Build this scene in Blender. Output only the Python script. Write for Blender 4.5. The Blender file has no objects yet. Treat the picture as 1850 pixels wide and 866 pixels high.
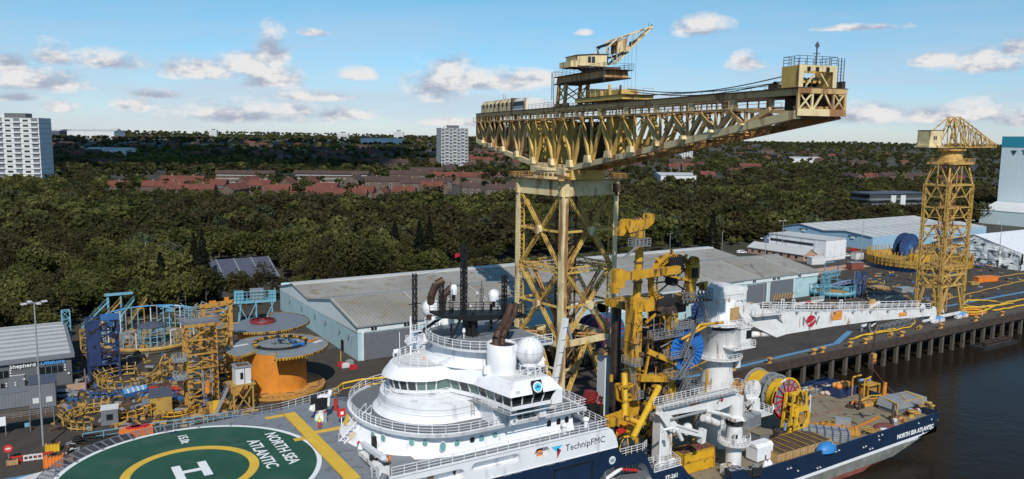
import bpy,bmesh,math,random
import numpy as np
from mathutils import Vector,Matrix,noise
R=math.radians
PI=math.pi
rnd=random.Random(7)
S=bpy.context.scene
COL=S.collection

# ------------------------------------------------------------------ camera
YAW,PITCH,ROLL=R(32),R(7.3),R(.68)
_f=Vector((math.sin(YAW)*math.cos(PITCH),math.cos(YAW)*math.cos(PITCH),-math.sin(PITCH)))
_r=Vector((math.cos(YAW),-math.sin(YAW),0))
_u=_r.cross(_f)
_r2=_r*math.cos(ROLL)+_u*math.sin(ROLL)
_u2=-_r*math.sin(ROLL)+_u*math.cos(ROLL)
cam=bpy.data.objects.new('camera',bpy.data.cameras.new('camera'))
COL.objects.link(cam)
mw=Matrix((_r2,_u2,-_f)).transposed().to_4x4()
mw.translation=Vector((0,0,50))
cam.matrix_world=mw
cam.data.sensor_width=36
cam.data.lens=36*1440/1850
cam.data.clip_start=.5
cam.data.clip_end=40000
S.camera=cam

# ------------------------------------------------------------------ light
SUN_EL,SHADOW_AZ=R(42),R(26)          # shadows run towards azimuth 23 deg (from +Y to +X)
sd=Vector((math.sin(SHADOW_AZ)*math.cos(SUN_EL),math.cos(SHADOW_AZ)*math.cos(SUN_EL),-math.sin(SUN_EL)))
sun=bpy.data.objects.new('sun',bpy.data.lights.new('sun','SUN'))
COL.objects.link(sun)
sun.data.energy=3.9
sun.data.angle=R(.5)
sun.data.color=(1,.95,.87)
sun.rotation_euler=sd.to_track_quat('-Z','Y').to_euler()
w=bpy.data.worlds.new('World');S.world=w;w.use_nodes=True
nt=w.node_tree;N=nt.nodes;LK=nt.links;N.clear()
def nd(t,**k):
    n=N.new(t)
    for a,b in k.items():setattr(n,a,b)
    return n
def mth(op,a,b=None,c=None,clamp=False):
    n=nd('ShaderNodeMath',operation=op,use_clamp=clamp)
    for i,x in enumerate((a,b,c)):
        if x is None:continue
        if isinstance(x,(int,float)):n.inputs[i].default_value=x
        else:LK.new(x,n.inputs[i])
    return n.outputs[0]
out=nd('ShaderNodeOutputWorld');bg=nd('ShaderNodeBackground')
bg.inputs[1].default_value=.1
sky=nd('ShaderNodeTexSky',sky_type='NISHITA',sun_disc=False,sun_elevation=SUN_EL,
         sun_rotation=SHADOW_AZ+PI,altitude=50,air_density=1.0,dust_density=.15,ozone_density=3.0)
tc=nd('ShaderNodeTexCoord');sx=nd('ShaderNodeSeparateXYZ');LK.new(tc.outputs['Generated'],sx.inputs[0])
# clouds: noise over azimuth / elevation, flat bases, denser near the horizon
az=mth('ARCTAN2',sx.outputs[0],sx.outputs[1]);el=mth('ARCSINE',sx.outputs[2])
cx=nd('ShaderNodeCombineXYZ')
LK.new(mth('MULTIPLY',az,1.0),cx.inputs[0]);LK.new(mth('MULTIPLY',el,1.9),cx.inputs[1])
def nz(scale,detail,rough,off):
    v=nd('ShaderNodeVectorMath',operation='ADD');LK.new(cx.outputs[0],v.inputs[0]);v.inputs[1].default_value=off
    n=nd('ShaderNodeTexNoise');n.inputs['Scale'].default_value=scale;n.inputs['Detail'].default_value=detail
    n.inputs['Roughness'].default_value=rough;LK.new(v.outputs[0],n.inputs['Vector']);return n.outputs['Fac']
fine=nz(17,9,.62,(3.1,.4,0));fine_lo=nz(17,9,.62,(3.1,.375,0))
cx2_=nd('ShaderNodeCombineXYZ');LK.new(az,cx2_.inputs[0]);LK.new(mth('MULTIPLY',el,7.0),cx2_.inputs[1]);cx_keep=cx;cx=cx2_
wisp=nz(3.4,7,.6,(9.3,2.2,0));cx=cx_keep
# each cumulus: azimuth (deg), elevation of its base (deg), width, height (deg)
CL=[(45.1,7.3,2.1,1.4),(48.0,5.0,1.4,1.2),(27.0,3.4,2.7,3.3),(29.7,3.6,4.5,1.6),(32.7,3.8,3.0,1.2),(11.5,3.9,3.2,1.5),(13.4,4.3,2.5,1.7),(15.4,5.3,1.2,2.6),(15.0,3.5,2.7,1.6),(2.4,4.4,1.7,1.5),(1.3,2.9,3.5,1.7),(0.2,3.7,1.5,1.6),(0.3,2.0,1.5,0.6),(5.6,4.3,2.5,1.2),(2.7,1.4,1.2,0.8),(6.7,1.6,1.5,0.9),(13.8,1.1,5.5,1.6),(12.1,1.2,2.0,1.1),(16.7,1.5,2.2,1.1),(20.9,4.0,1.5,0.9),(20.1,1.3,3.0,0.8),(8.1,2.4,2.0,0.6),(34.8,2.1,2.5,0.8),(27.8,0.9,2.5,0.5),(55.5,1.5,3.0,1.3),(60.5,1.5,3.5,0.9),(62.3,1.6,2.5,1.4),(64.1,1.3,2.0,1.2),(59.7,4.9,1.7,0.9),(61.6,4.6,2.5,1.5),(63.6,5.5,1.0,1.0),(55.1,7.2,3.0,0.4),(18.3,6.8,1.2,0.5),(36.9,7.2,0.7,0.4),(17.9,2.5,3.0,0.7),(-14,3,8,3),(-40,4,12,4),(90,4,12,4),(140,5,15,5),(-80,5,14,5),(-130,4,15,4)]
tot=None;under=None
for a,e,wd,h in CL:
    dx=mth('MULTIPLY',mth('SUBTRACT',az,R(a)),1/R(wd*1.2))
    dy=mth('MULTIPLY',mth('SUBTRACT',el,R(e)),1/R(h))
    dyy=mth('MAXIMUM',dy,mth('MULTIPLY',dy,-2.6))
    g=mth('MAXIMUM',mth('SUBTRACT',1.0,mth('SQRT',mth('ADD',mth('MULTIPLY',dx,dx),mth('MULTIPLY',dyy,dyy)))),0.0)
    tot=g if tot is None else mth('MAXIMUM',tot,g)
dens=mth('ADD',tot,mth('MULTIPLY',mth('SUBTRACT',fine,.5),2.1))
gate=mth('MULTIPLY',tot,12,clamp=True)
cov=nd('ShaderNodeMapRange');LK.new(dens,cov.inputs[0]);cov.inputs[1].default_value=.10;cov.inputs[2].default_value=.66
cum=mth('MULTIPLY',cov.outputs[0],gate)
# lit tops, grey bases: a cloud is bright where its density falls off upwards
lit=nd('ShaderNodeMapRange');LK.new(mth('SUBTRACT',fine,fine_lo),lit.inputs[0]);lit.inputs[1].default_value=-.09;lit.inputs[2].default_value=.07
# thin veil low in the sky
ve=nd('ShaderNodeMapRange');LK.new(el,ve.inputs[0]);ve.inputs[1].default_value=R(12);ve.inputs[2].default_value=R(2.5)
vv=nd('ShaderNodeMapRange');LK.new(wisp,vv.inputs[0]);vv.inputs[1].default_value=.36;vv.inputs[2].default_value=.62
veil=mth('MULTIPLY',mth('MULTIPLY',ve.outputs[0],vv.outputs[0]),.62)
def mixc(f,a,b):
    n=nd('ShaderNodeMix',data_type='RGBA')
    for i,x in ((0,f),(6,a),(7,b)):
        if isinstance(x,tuple):n.inputs[i].default_value=x
        elif isinstance(x,(int,float)):n.inputs[i].default_value=x
        else:LK.new(x,n.inputs[i])
    return n.outputs[2]
tint=nd('ShaderNodeMix',data_type='RGBA',blend_type='MULTIPLY');tint.inputs[0].default_value=1
LK.new(sky.outputs[0],tint.inputs[6]);tr=nd('ShaderNodeMapRange');LK.new(el,tr.inputs[0]);tr.inputs[1].default_value=R(0);tr.inputs[2].default_value=R(11)
LK.new(mixc(tr.outputs[0],(.74,.85,1.14,1),(.62,1.04,1.08,1)),tint.inputs[7])
c0=mixc(veil,tint.outputs[2],(5.4,6.1,7.2,1))
ccol=mixc(lit.outputs[0],(4.0,4.4,5.5,1),(8.4,8.2,8.1,1))
c1=mixc(mth('MULTIPLY',cum,.93),c0,ccol)
LK.new(c1,bg.inputs[0]);LK.new(bg.outputs[0],out.inputs[0])
S.view_settings.view_transform='Standard';S.view_settings.look='None'
S.view_settings.exposure=0.0;S.view_settings.gamma=1.0
S.render.engine='CYCLES'

# ------------------------------------------------------------------ materials
M={}
def mat(name,col,rough=.6,metal=0.,var=.12,vs=.6,rust=0.,rcol=(.16,.06,.02),rs=1.2,streak=False,bump=0.,bs=8.,spec=.5,col2=None):
    m=bpy.data.materials.new(name);m.use_nodes=True;t=m.node_tree;b=t.nodes['Principled BSDF']
    b.inputs['Roughness'].default_value=rough;b.inputs['Metallic'].default_value=metal
    b.inputs['Specular IOR Level'].default_value=spec
    g=t.nodes.new('ShaderNodeNewGeometry')
    def noi(sc,det=4,stretch=None):
        n=t.nodes.new('ShaderNodeTexNoise');n.inputs['Scale'].default_value=sc;n.inputs['Detail'].default_value=det
        if stretch:
            mp=t.nodes.new('ShaderNodeMapping');mp.inputs['Scale'].default_value=stretch
            t.links.new(g.outputs['Position'],mp.inputs[0]);t.links.new(mp.outputs[0],n.inputs['Vector'])
        else:t.links.new(g.outputs['Position'],n.inputs['Vector'])
        return n.outputs['Fac']
    def mix(f,a,c):
        n=t.nodes.new('ShaderNodeMix');n.data_type='RGBA'
        for i,x in ((0,f),(6,a),(7,c)):
            if isinstance(x,(tuple,list)):n.inputs[i].default_value=(*x[:3],1)
            elif isinstance(x,(int,float)):n.inputs[i].default_value=x
            else:t.links.new(x,n.inputs[i])
        return n.outputs[2]
    def rng(x,a,c):
        n=t.nodes.new('ShaderNodeMapRange');t.links.new(x,n.inputs[0]);n.inputs[1].default_value=a;n.inputs[2].default_value=c;return n.outputs[0]
    lo=tuple(x*(1-var) for x in col);hi=col2 or tuple(min(1,x*(1+var)) for x in col)
    c=mix(rng(noi(vs,5),.3,.7),lo,hi)
    if rust > 0:
        st=(1,1,.22) if streak else None
        c=mix(rng(noi(rs,9,st),.64-.17*rust,.71-.13*rust),c,rcol)
    t.links.new(c,b.inputs['Base Color'])
    if bump:
        bp=t.nodes.new('ShaderNodeBump');bp.inputs['Strength'].default_value=bump;bp.inputs['Distance'].default_value=.1
        t.links.new(noi(bs,3),bp.inputs['Height']);t.links.new(bp.outputs[0],b.inputs['Normal'])
    M[name]=m
    return m
mat('white_paint',(.78,.78,.80),.42,var=.05,rust=.3,rcol=(.60,.60,.62),rs=.7,streak=True)
mat('white_worn',(.72,.71,.70),.5,var=.08,rust=.22,rcol=(.35,.24,.16),rs=.9,streak=True)
mat('crane_paint',(.62,.43,.19),.65,vs=.09,rust=.62,rcol=(.26,.12,.045),rs=.6,streak=True,col2=(.62,.38,.15))
mat('crane_old',(.52,.29,.10),.75,var=.18,rust=.72,rcol=(.20,.085,.03),rs=.7,streak=True)
mat('crane_cream',(.72,.58,.32),.7,var=.16,rust=.6,rcol=(.30,.15,.06),rs=.5,streak=True)
mat('crane_yellow',(.62,.41,.10),.6,var=.15,rust=.5,rcol=(.25,.12,.04),rs=.6,streak=True)
mat('crane_far',(.56,.35,.09),.7,var=.15,rust=.6,rcol=(.20,.09,.035),rs=.6)
mat('rusty_steel',(.11,.065,.04),.85,var=.4,vs=1)
mat('dark_rust',(.05,.033,.025),.85,var=.4,vs=1)
mat('yellow',(.56,.30,.022),.5,var=.2,rust=.62,rcol=(.15,.065,.02),rs=1.1,streak=True)
mat('tower_orange',(.48,.25,.045),.65,var=.25,rust=.55,rcol=(.15,.07,.03),rs=1.2)
mat('yellow_clean',(.68,.41,.025),.45,var=.1,rust=.15,rcol=(.3,.15,.03),rs=.8)
mat('yellow_line',(.68,.43,.04),.6,var=.08)
mat('orange',(.62,.22,.022),.6,var=.12,rust=.3,rcol=(.22,.10,.03),rs=.5,streak=True)
mat('orange_plastic',(.75,.20,.03),.5,var=.06)
mat('orange_rust',(.50,.25,.055),.7,var=.2,rust=.5,rcol=(.16,.08,.035),rs=.8)
mat('yard_yellow',(.40,.25,.06),.7,var=.2,rust=.45,rcol=(.2,.1,.04),rs=1)
mat('cyan_steel',(.15,.36,.46),.6,var=.12,rust=.25,rcol=(.12,.15,.16))
mat('lilac_steel',(.22,.30,.52),.6,var=.12)
mat('navy_steel',(.02,.038,.115),.55,var=.25)
mat('blue',(.02,.17,.55),.5,var=.08)
mat('blue_dull',(.03,.12,.32),.6,var=.2)
mat('navy',(.011,.026,.06),.35,var=.15,vs=.3)
mat('hull_grey',(.20,.20,.18),.6,var=.3,vs=.5,rust=.4,rcol=(.12,.13,.10),streak=True)
mat('antifoul',(.22,.06,.045),.7,var=.25)
mat('deck_grey',(.20,.215,.235),.6,var=.1,vs=.4,rust=.5,rcol=(.14,.14,.15),rs=.8)
mat('deck_dark',(.14,.15,.16),.65,var=.08)
mat('deck_work',(.22,.185,.125),.85,var=.16,vs=.35,rust=.45,rcol=(.11,.085,.055),rs=.7)
mat('helideck_green',(.018,.075,.038),.6,var=.2,vs=.25,rust=.6,rcol=(.035,.085,.05),rs=.35)
mat('glass_dark',(.015,.02,.022),.06,var=.1,spec=.8)
mat('glass_teal',(.16,.38,.36),.12,var=.1,spec=.8)
mat('glass_tint',(.10,.17,.15),.1,var=.2,spec=.8)
mat('black',(.012,.012,.013),.5,var=.2)
mat('soot',(.018,.016,.016),.7,var=.3)
mat('copper_pipe',(.08,.042,.026),.5,.3,var=.4,vs=1.5)
mat('red',(.5,.025,.02),.5,var=.1)
mat('crimson',(.45,.02,.04),.5,var=.1)
mat('grey_steel',(.25,.26,.27),.5,.3,var=.15)
mat('galv',(.38,.39,.40),.5,.4,var=.12)
mat('grey_reel',(.22,.24,.25),.55,var=.12)
mat('ground',(.055,.05,.036),.95,var=.3,vs=.06,rust=.5,rcol=(.035,.035,.018),rs=.02)
mat('concrete',(.085,.072,.06),.9,var=.18,vs=.6,rust=.5,rcol=(.05,.043,.036))
mat('pile',(.10,.085,.065),.9,var=.25,rust=.5,rcol=(.05,.045,.035),rs=.6)
mat('wood',(.42,.26,.11),.8,var=.2,vs=2)
mat('hiviz',(.6,.8,.05),.6,var=.05)
mat('skin',(.5,.32,.24),.6)
mat('tarp_blue',(.03,.2,.5),.5,var=.1)
mat('sack',(.5,.4,.3),.9,var=.15)
mat('tarmac',(.054,.043,.034),.9,var=.2,vs=.3,rust=.3,rcol=(.034,.029,.026),rs=.15)
mat('blue_line',(.10,.25,.42),.7,var=.15)
mat('wall_blue',(.40,.57,.62),.6,var=.05,vs=.3,rust=.12,rcol=(.30,.42,.42),rs=.5)
mat('wall_pale',(.66,.72,.72),.6,var=.05)
mat('shutter',(.17,.18,.20),.5,var=.06)
mat('shed_blue',(.30,.47,.60),.6,var=.05)
mat('shed_roof',(.50,.50,.49),.6,var=.06,vs=.05)
mat('brick',(.28,.13,.085),.85,var=.15,vs=3)
mat('pinkbrick',(.45,.28,.20),.85,var=.12,vs=3)
mat('brick_dark',(.11,.115,.125),.8,var=.2,vs=6,bump=.3)
mat('roof_grey',(.45,.45,.44),.7,var=.08)
mat('slate_blue',(.075,.082,.115),.6,var=.12)
mat('letter_white',(.8,.8,.8),.5,var=.02)
mat('letter_blue',(.10,.38,.8),.5,var=.02)
mat('letter_dark',(.03,.04,.07),.5,var=.02)
mat('skyblue',(.08,.52,.80),.5,var=.02)
mat('red_tile',(.135,.042,.028),.85,var=.22,vs=.2)
mat('brown_tile',(.065,.038,.032),.85,var=.2,vs=.2)
mat('house_wall',(.12,.085,.065),.85,var=.2,vs=.15)
mat('tower_white',(.62,.62,.62),.7,var=.05,vs=.2)
mat('tower_grey',(.38,.38,.37),.7,var=.05,vs=.2)
mat('teal_band',(.03,.27,.36),.5,var=.04)
mat('tech_wall',(.62,.72,.75),.5,var=.03)
mat('plastic_wrap',(.6,.62,.62),.3,var=.2,vs=1.2,bump=.8,bs=1.3)
mat('shade_cloud_white',(.85,.85,.87),1,var=.02)
mat('bark',(.09,.075,.055),.9,var=.3,vs=2)

# ------------------------------------------------------------------ mesh builder
class MB:
    def __init__(s):
        s.v=[];s.f=[];s.mi=[];s.sm=[];s.ms=[];s.X=None
    def _m(s,m):
        if m not in s.ms:s.ms.append(m)
        return s.ms.index(m)
    def add(s,vs,fs,m,smooth=False):
        k=len(s.v);i=s._m(m)
        if s.X is not None:vs=[s.X @ Vector(v) for v in vs]
        s.v += [tuple(v) for v in vs]
        for f in fs:
            s.f.append([a+k for a in f]);s.mi.append(i);s.sm.append(smooth)
    def bx(s,x0,x1,y0,y1,z0,z1,m):
        if x0 > x1:x0,x1=x1,x0
        if y0 > y1:y0,y1=y1,y0
        if z0 > z1:z0,z1=z1,z0
        s.add([(x0,y0,z0),(x1,y0,z0),(x1,y1,z0),(x0,y1,z0),(x0,y0,z1),(x1,y0,z1),(x1,y1,z1),(x0,y1,z1)],
              [(3,2,1,0),(4,5,6,7),(0,1,5,4),(1,2,6,5),(2,3,7,6),(3,0,4,7)],m)
    def box(s,c,sz,m,rz=0):
        if rz:
            o=s.X;T=Matrix.Translation(c) @ Matrix.Rotation(rz,4,'Z');s.X=T if o is None else o @ T
            s.bx(-sz[0]/2,sz[0]/2,-sz[1]/2,sz[1]/2,-sz[2]/2,sz[2]/2,m);s.X=o
        else:s.bx(c[0]-sz[0]/2,c[0]+sz[0]/2,c[1]-sz[1]/2,c[1]+sz[1]/2,c[2]-sz[2]/2,c[2]+sz[2]/2,m)
    def beam(s,p,q,w,h,m,up=(0,0,1)):
        p=Vector(p);q=Vector(q);d=(q-p).normalized();u=Vector(up)
        if abs(d.dot(u)) > .98:u=Vector((1,0,0)) if abs(d.x) < .9 else Vector((0,1,0))
        a=d.cross(u).normalized();b=a.cross(d).normalized()
        vs=[]
        for e in (p,q):
            for i,j in ((-1,-1),(1,-1),(1,1),(-1,1)):vs.append(e+a*(i*w/2)+b*(j*h/2))
        s.add(vs,[(3,2,1,0),(4,5,6,7),(0,1,5,4),(1,2,6,5),(2,3,7,6),(3,0,4,7)],m)
    def tube(s,p,q,r,m,n=8,r2=None,cap=True,smooth=True):
        p=Vector(p);q=Vector(q);d=(q-p).normalized();r2=r if r2 is None else r2
        u=Vector((0,0,1)) if abs(d.z) < .9 else Vector((1,0,0))
        a=d.cross(u).normalized();b=a.cross(d)
        vs=[p+(a*math.cos(2*PI*i/n)+b*math.sin(2*PI*i/n))*r for i in range(n)]
        vs += [q+(a*math.cos(2*PI*i/n)+b*math.sin(2*PI*i/n))*r2 for i in range(n)]
        s.add(vs,[(i,(i+1) % n,(i+1) % n+n,i+n) for i in range(n)],m,smooth)
        if cap:s.add(vs,[tuple(range(n))[::-1],tuple(range(n,2*n))],m)
    def path(s,pts,r,m,n=6):
        for a,b in zip(pts,pts[1:]):s.tube(a,b,r,m,n)
    def lathe(s,prof,c,m,n=32,a0=0.,a1=2*PI,ax='Z',smooth=True,sy=1.):
        full=abs(a1-a0-2*PI) < 1e-4;k=n if full else n+1
        vs=[]
        for r,z in prof:
            for i in range(k):
                t=a0+(a1-a0)*i/n;x,y=r*math.cos(t),r*math.sin(t)*sy
                if ax == 'Z':vs.append((c[0]+x,c[1]+y,c[2]+z))
                elif ax == 'Y':vs.append((c[0]+x,c[1]+z,c[2]+y))
                else:vs.append((c[0]+z,c[1]+x,c[2]+y))
        fs=[]
        for j in range(len(prof)-1):
            for i in range(n):
                a,b=i,(i+1) % k
                f=(j*k+a,j*k+b,(j+1)*k+b,(j+1)*k+a)
                fs.append(f if ax != 'Y' else f[::-1])
        s.add(vs,fs,m,smooth)
    def disc(s,c,r,th,m,n=32,ax='Z',r0=0.):
        s.lathe([(r0,0),(r,0),(r,th),(r0,th)]+ ([(r0,0)] if r0 else []),c,m,n,ax=ax,smooth=False)
    def prism(s,pts,z0,z1,m,cap=True):
        n=len(pts)
        vs=[(x,y,z0) for x,y in pts]+[(x,y,z1) for x,y in pts]
        fs=[(i,(i+1) % n,(i+1) % n+n,i+n) for i in range(n)]
        if cap:fs += [tuple(range(n))[::-1],tuple(range(n,2*n))]
        s.add(vs,fs,m)
    def slab(s,pts,o,ux,uz,th,m,cap=True):
        """outline pts (a,b) in the plane o + a*ux + b*uz, extruded th along ux x uz"""
        o=Vector(o);ux=Vector(ux);uz=Vector(uz);nn=ux.cross(uz).normalized()*th;n=len(pts)
        vs=[o+ux*a+uz*b for a,b in pts];vs += [v+nn for v in vs]
        fs=[(i,(i+1) % n,(i+1) % n+n,i+n) for i in range(n)]
        if cap:fs += [tuple(range(n))[::-1],tuple(range(n,2*n))]
        s.add(vs,fs,m)
    def lace(s,p,q,w,h,m,bay=None,c=.14,t=.08,up=(0,0,1),dbl=False):
        """lattice girder: four chords, zig-zag lacing on its sides"""
        p=Vector(p);q=Vector(q);L=(q-p).length;d=(q-p)/L;u=Vector(up)
        if abs(d.dot(u)) > .98:u=Vector((0,1,0))
        a=d.cross(u).normalized();b=a.cross(d).normalized()
        cs=[a*(i*w/2)+b*(j*h/2) for i,j in ((-1,-1),(1,-1),(1,1),(-1,1))]
        for k in cs:s.beam(p+k,q+k,c,c,m,up)
        nb=max(2,int(L/(bay or max(w,h)*1.1)))
        for k in range(4):
            if min(w,h) < .25 and (k in (1,3)) != (w < h):continue
            A,B=cs[k],cs[(k+1) % 4]
            for i in range(nb):
                x,y=p+d*L*i/nb,p+d*L*(i+1)/nb
                if i % 2:s.beam(x+A,y+B,t,t,m)
                else:s.beam(x+B,y+A,t,t,m)
                if dbl:
                    if i % 2:s.beam(x+B,y+A,t,t,m)
                    else:s.beam(x+A,y+B,t,t,m)
    def rail(s,pts,m,h=1.05,sp=1.6,t=.06,closed=False,rails=3):
        pts=[Vector(p) for p in pts]
        if closed:pts.append(pts[0])
        for a,b in zip(pts,pts[1:]):
            L=(b-a).length
            if L < .05:continue
            for k in range(rails):
                z=Vector((0,0,h*(rails-k)/rails));s.beam(a+z,b+z,t if k == 0 else t*.7,t if k == 0 else t*.7,m)
            n=max(1,round(L/sp))
            for i in range(n+1 if (b-pts[-1]).length < .01 and not closed else n):
                x=a+(b-a)*i/n;s.beam(x,x+Vector((0,0,h)),t,t,m)
    def stair(s,p,q,w,m,rail=True):
        p=Vector(p);q=Vector(q);h=Vector((q.x-p.x,q.y-p.y,0));side=Vector((-h.y,h.x,0)).normalized()*w/2
        for k in (-1,1):
            s.beam(p+side*k,q+side*k,.06,.22,m)
            if rail:
                s.beam(p+side*k+Vector((0,0,1)),q+side*k+Vector((0,0,1)),.05,.05,m)
                for i in range(4):
                    x=p+(q-p)*i/3+side*k;s.beam(x,x+Vector((0,0,1)),.045,.045,m)
        n=max(2,int(abs(q.z-p.z)/.3))
        for i in range(n):
            x=p+(q-p)*(i+.5)/n;s.beam(x-side,x+side,.22,.04,m)
    def ladder(s,p,h,m,w=.45,dx=(1,0,0)):
        p=Vector(p);d=Vector(dx)*w/2
        for k in (-1,1):s.beam(p+d*k,p+d*k+Vector((0,0,h)),.06,.06,m)
        for i in range(int(h/.4)):
            z=Vector((0,0,.2+i*.4));s.beam(p-d+z,p+d+z,.04,.04,m)
    def build(s,name,parent=None,loc=None,label=None,cat=None,group=None,kind=None):
        root=parent
        while root is not None and root.parent is not None:root=root.parent
        o0=Vector(root['o0']) if root is not None else Vector(loc or (0,0,0))
        me=bpy.data.meshes.new(name)
        me.from_pydata([(a-o0.x,b-o0.y,c-o0.z) for a,b,c in s.v],[],s.f)
        me.polygons.foreach_set('material_index',s.mi);me.polygons.foreach_set('use_smooth',s.sm)
        for m in s.ms:me.materials.append(M[m])
        me.update()
        o=bpy.data.objects.new(name,me);COL.objects.link(o)
        if parent is not None:o.parent=parent
        else:o.location=o0
        if label:o['label']=label
        if cat:o['category']=cat
        if group:o['group']=group
        if kind:o['kind']=kind
        return o

def thing(name,label,cat,loc=(0,0,0),group=None,rz=0):
    """Empty at the thing's base; its parts are built in world coordinates round loc (rz turns it afterwards)"""
    o=bpy.data.objects.new(name,None);COL.objects.link(o);o.location=loc;o['o0']=tuple(float(a) for a in loc)
    o.empty_display_size=.5;o.rotation_euler=(0,0,rz)
    o['label']=label;o['category']=cat
    if group:o['group']=group
    return o
def dup(root,loc,rz=None,label=None,group=None,scale=None):
    def cp(o,par):
        c=o.copy();COL.objects.link(c);c.parent=par
        for ch in o.children:cp(ch,c)
        return c
    c=cp(root,None);c.location=loc
    if rz is not None:c.rotation_euler=(0,0,rz)
    if label:c['label']=label
    if group:c['group']=group
    if scale:c.scale=scale if hasattr(scale,'__len__') else (scale,)*3
    return c
def struct(mb,name):return mb.build(name,kind='structure')
_fontcache={}
def text(s,size,o,ux,uy,m,parent,name='lettering',th=.02,align='LEFT',bold=.0,label=None):
    """flat lettering with its baseline along ux from o"""
    cu=bpy.data.curves.new('t','FONT');cu.body=s;cu.size=size;cu.extrude=th/2;cu.align_x=align;cu.offset=bold;cu.resolution_u=2
    ob=bpy.data.objects.new('t',cu);COL.objects.link(ob)
    dg=bpy.context.evaluated_depsgraph_get();me=bpy.data.meshes.new_from_object(ob.evaluated_get(dg))
    bpy.data.objects.remove(ob);bpy.data.curves.remove(cu)
    ux=Vector(ux).normalized();uy=Vector(uy).normalized();uz=ux.cross(uy)
    root=parent
    while root is not None and root.parent is not None:root=root.parent
    o0=Vector(root['o0'])
    T=Matrix((ux,uy,uz)).transposed().to_4x4();T.translation=Vector(o)-o0
    me.transform(T);me.materials.clear();me.materials.append(M[m])
    r=bpy.data.objects.new(name,me);COL.objects.link(r);r.parent=parent
    if label:r['label']=label
    return r
def arc(cx,cy,z,rx,ry,a0,a1,n):
    return [(cx+rx*math.cos(a0+(a1-a0)*i/n),cy+ry*math.sin(a0+(a1-a0)*i/n),z) for i in range(n+1)]
# ------------------------------------------------------------------ ground, river, quay
def hgt(x,y):
    """terrain: flat yards by the river, then slowly rising land"""
    d=max(0,y-232-max(0,x-240)*.35)
    h=10*(1-math.exp(-d/260))+min(d,7000)*.0042
    if d > 900:h += (noise.noise((x*.0009,y*.0009,3.3))+.25)*min(14,(d-900)*.008)
    return max(-.004 if d <= 0 else 0,h if d > 0 else 0)
QY=116.5
mb=MB()
xs=[-9000,-5000,-3000,-1800,-1100,-700,-450,-300,-200,-100,0,100,200,300,400,500,650,850,1100,1500,2100,3000,4300,6500,10000]
ys=[QY,170,220,232,245,260,280,300,330,370,420,480,550,640,750,900,1050,1250,1500,1800,2200,2700,3300,4000,5000,6200,7800,10500,16000]
def hg2(x,y):
    h=hgt(x,y)
    return h if y < 12000 else h-60
V=[(x,y,hg2(x,y)) for y in ys for x in xs];nx=len(xs)
mb.add(V,[(j*nx+i,j*nx+i+1,(j+1)*nx+i+1,(j+1)*nx+i) for j in range(len(ys)-1) for i in range(nx-1)],'ground')
struct(mb,'ground')
mb=MB()
mb.bx(-400,1500,QY+2,232,-1,.006,'tarmac')
struct(mb,'yard_pavement')
# concrete deck of the quay with its kerb beam, standing on piles
qa=thing('quay','long concrete quay with a dark edge beam carried on piles above the river','quay',(100,QY,-7))
mb=MB();mb.bx(-400,1500,QY,QY+5,-1.3,.012,'concrete');mb.bx(-400,1500,QY-.25,QY+.5,-1.7,.22,'dark_rust');mb.build('quay_deck',qa)
mb=MB();mb.bx(-400,1500,QY+9,QY+10,-12,-.01,'pile');mb.build('back_wall',qa)
n=0
mb0=MB()
for i in range(-30,90):
    x=60+i*5.2
    if 60 <= x <= 420 and n < 72:
        mb=MB();mb.bx(x-.45,x+.45,QY+.1,QY+.9,-12,-1.7,'pile');mb.beam((x,QY+.6,-1.8),(x,QY+8,-1.8),.7,.9,'pile');mb.build('pile',qa);n += 1
    else:mb0.bx(x-.45,x+.45,QY+.1,QY+.9,-12,-1.7,'pile')
o=mb0.build('pile_row',qa);o['kind']='stuff'
for i in range(5):
    x=262+i*14
    mb=MB();mb.bx(x-.4,x+.4,QY-1.2,QY-.3,-9,-.3,'concrete');mb.build('fender_pile',qa)
# water
m=bpy.data.materials.new('river');m.use_nodes=True;t=m.node_tree;b=t.nodes['Principled BSDF']
b.inputs['Base Color'].default_value=(.018,.013,.009,1);b.inputs['Roughness'].default_value=.16;b.inputs['IOR'].default_value=1.15;b.inputs['Specular IOR Level'].default_value=.3
g=t.nodes.new('ShaderNodeNewGeometry');bp=t.nodes.new('ShaderNodeBump');bp.inputs['Strength'].default_value=.55;bp.inputs['Distance'].default_value=.35
n1=t.nodes.new('ShaderNodeTexNoise');n1.inputs['Scale'].default_value=.55;n1.inputs['Detail'].default_value=5
n2=t.nodes.new('ShaderNodeTexNoise');n2.inputs['Scale'].default_value=.06;n2.inputs['Detail'].default_value=3
mm=t.nodes.new('ShaderNodeMath');mm.operation='MULTIPLY'
for q in (n1,n2):t.links.new(g.outputs['Position'],q.inputs['Vector'])
t.links.new(n1.outputs['Fac'],mm.inputs[0]);t.links.new(n2.outputs['Fac'],mm.inputs[1])
t.links.new(mm.outputs[0],bp.inputs['Height']);t.links.new(bp.outputs[0],b.inputs['Normal']);M['river']=m
mb=MB();mb.add([(-9000,-3000,-6.5),(10000,-3000,-6.5),(10000,QY+10,-6.5),(-9000,QY+10,-6.5)],[(0,1,2,3)],'river');struct(mb,'river')
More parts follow.
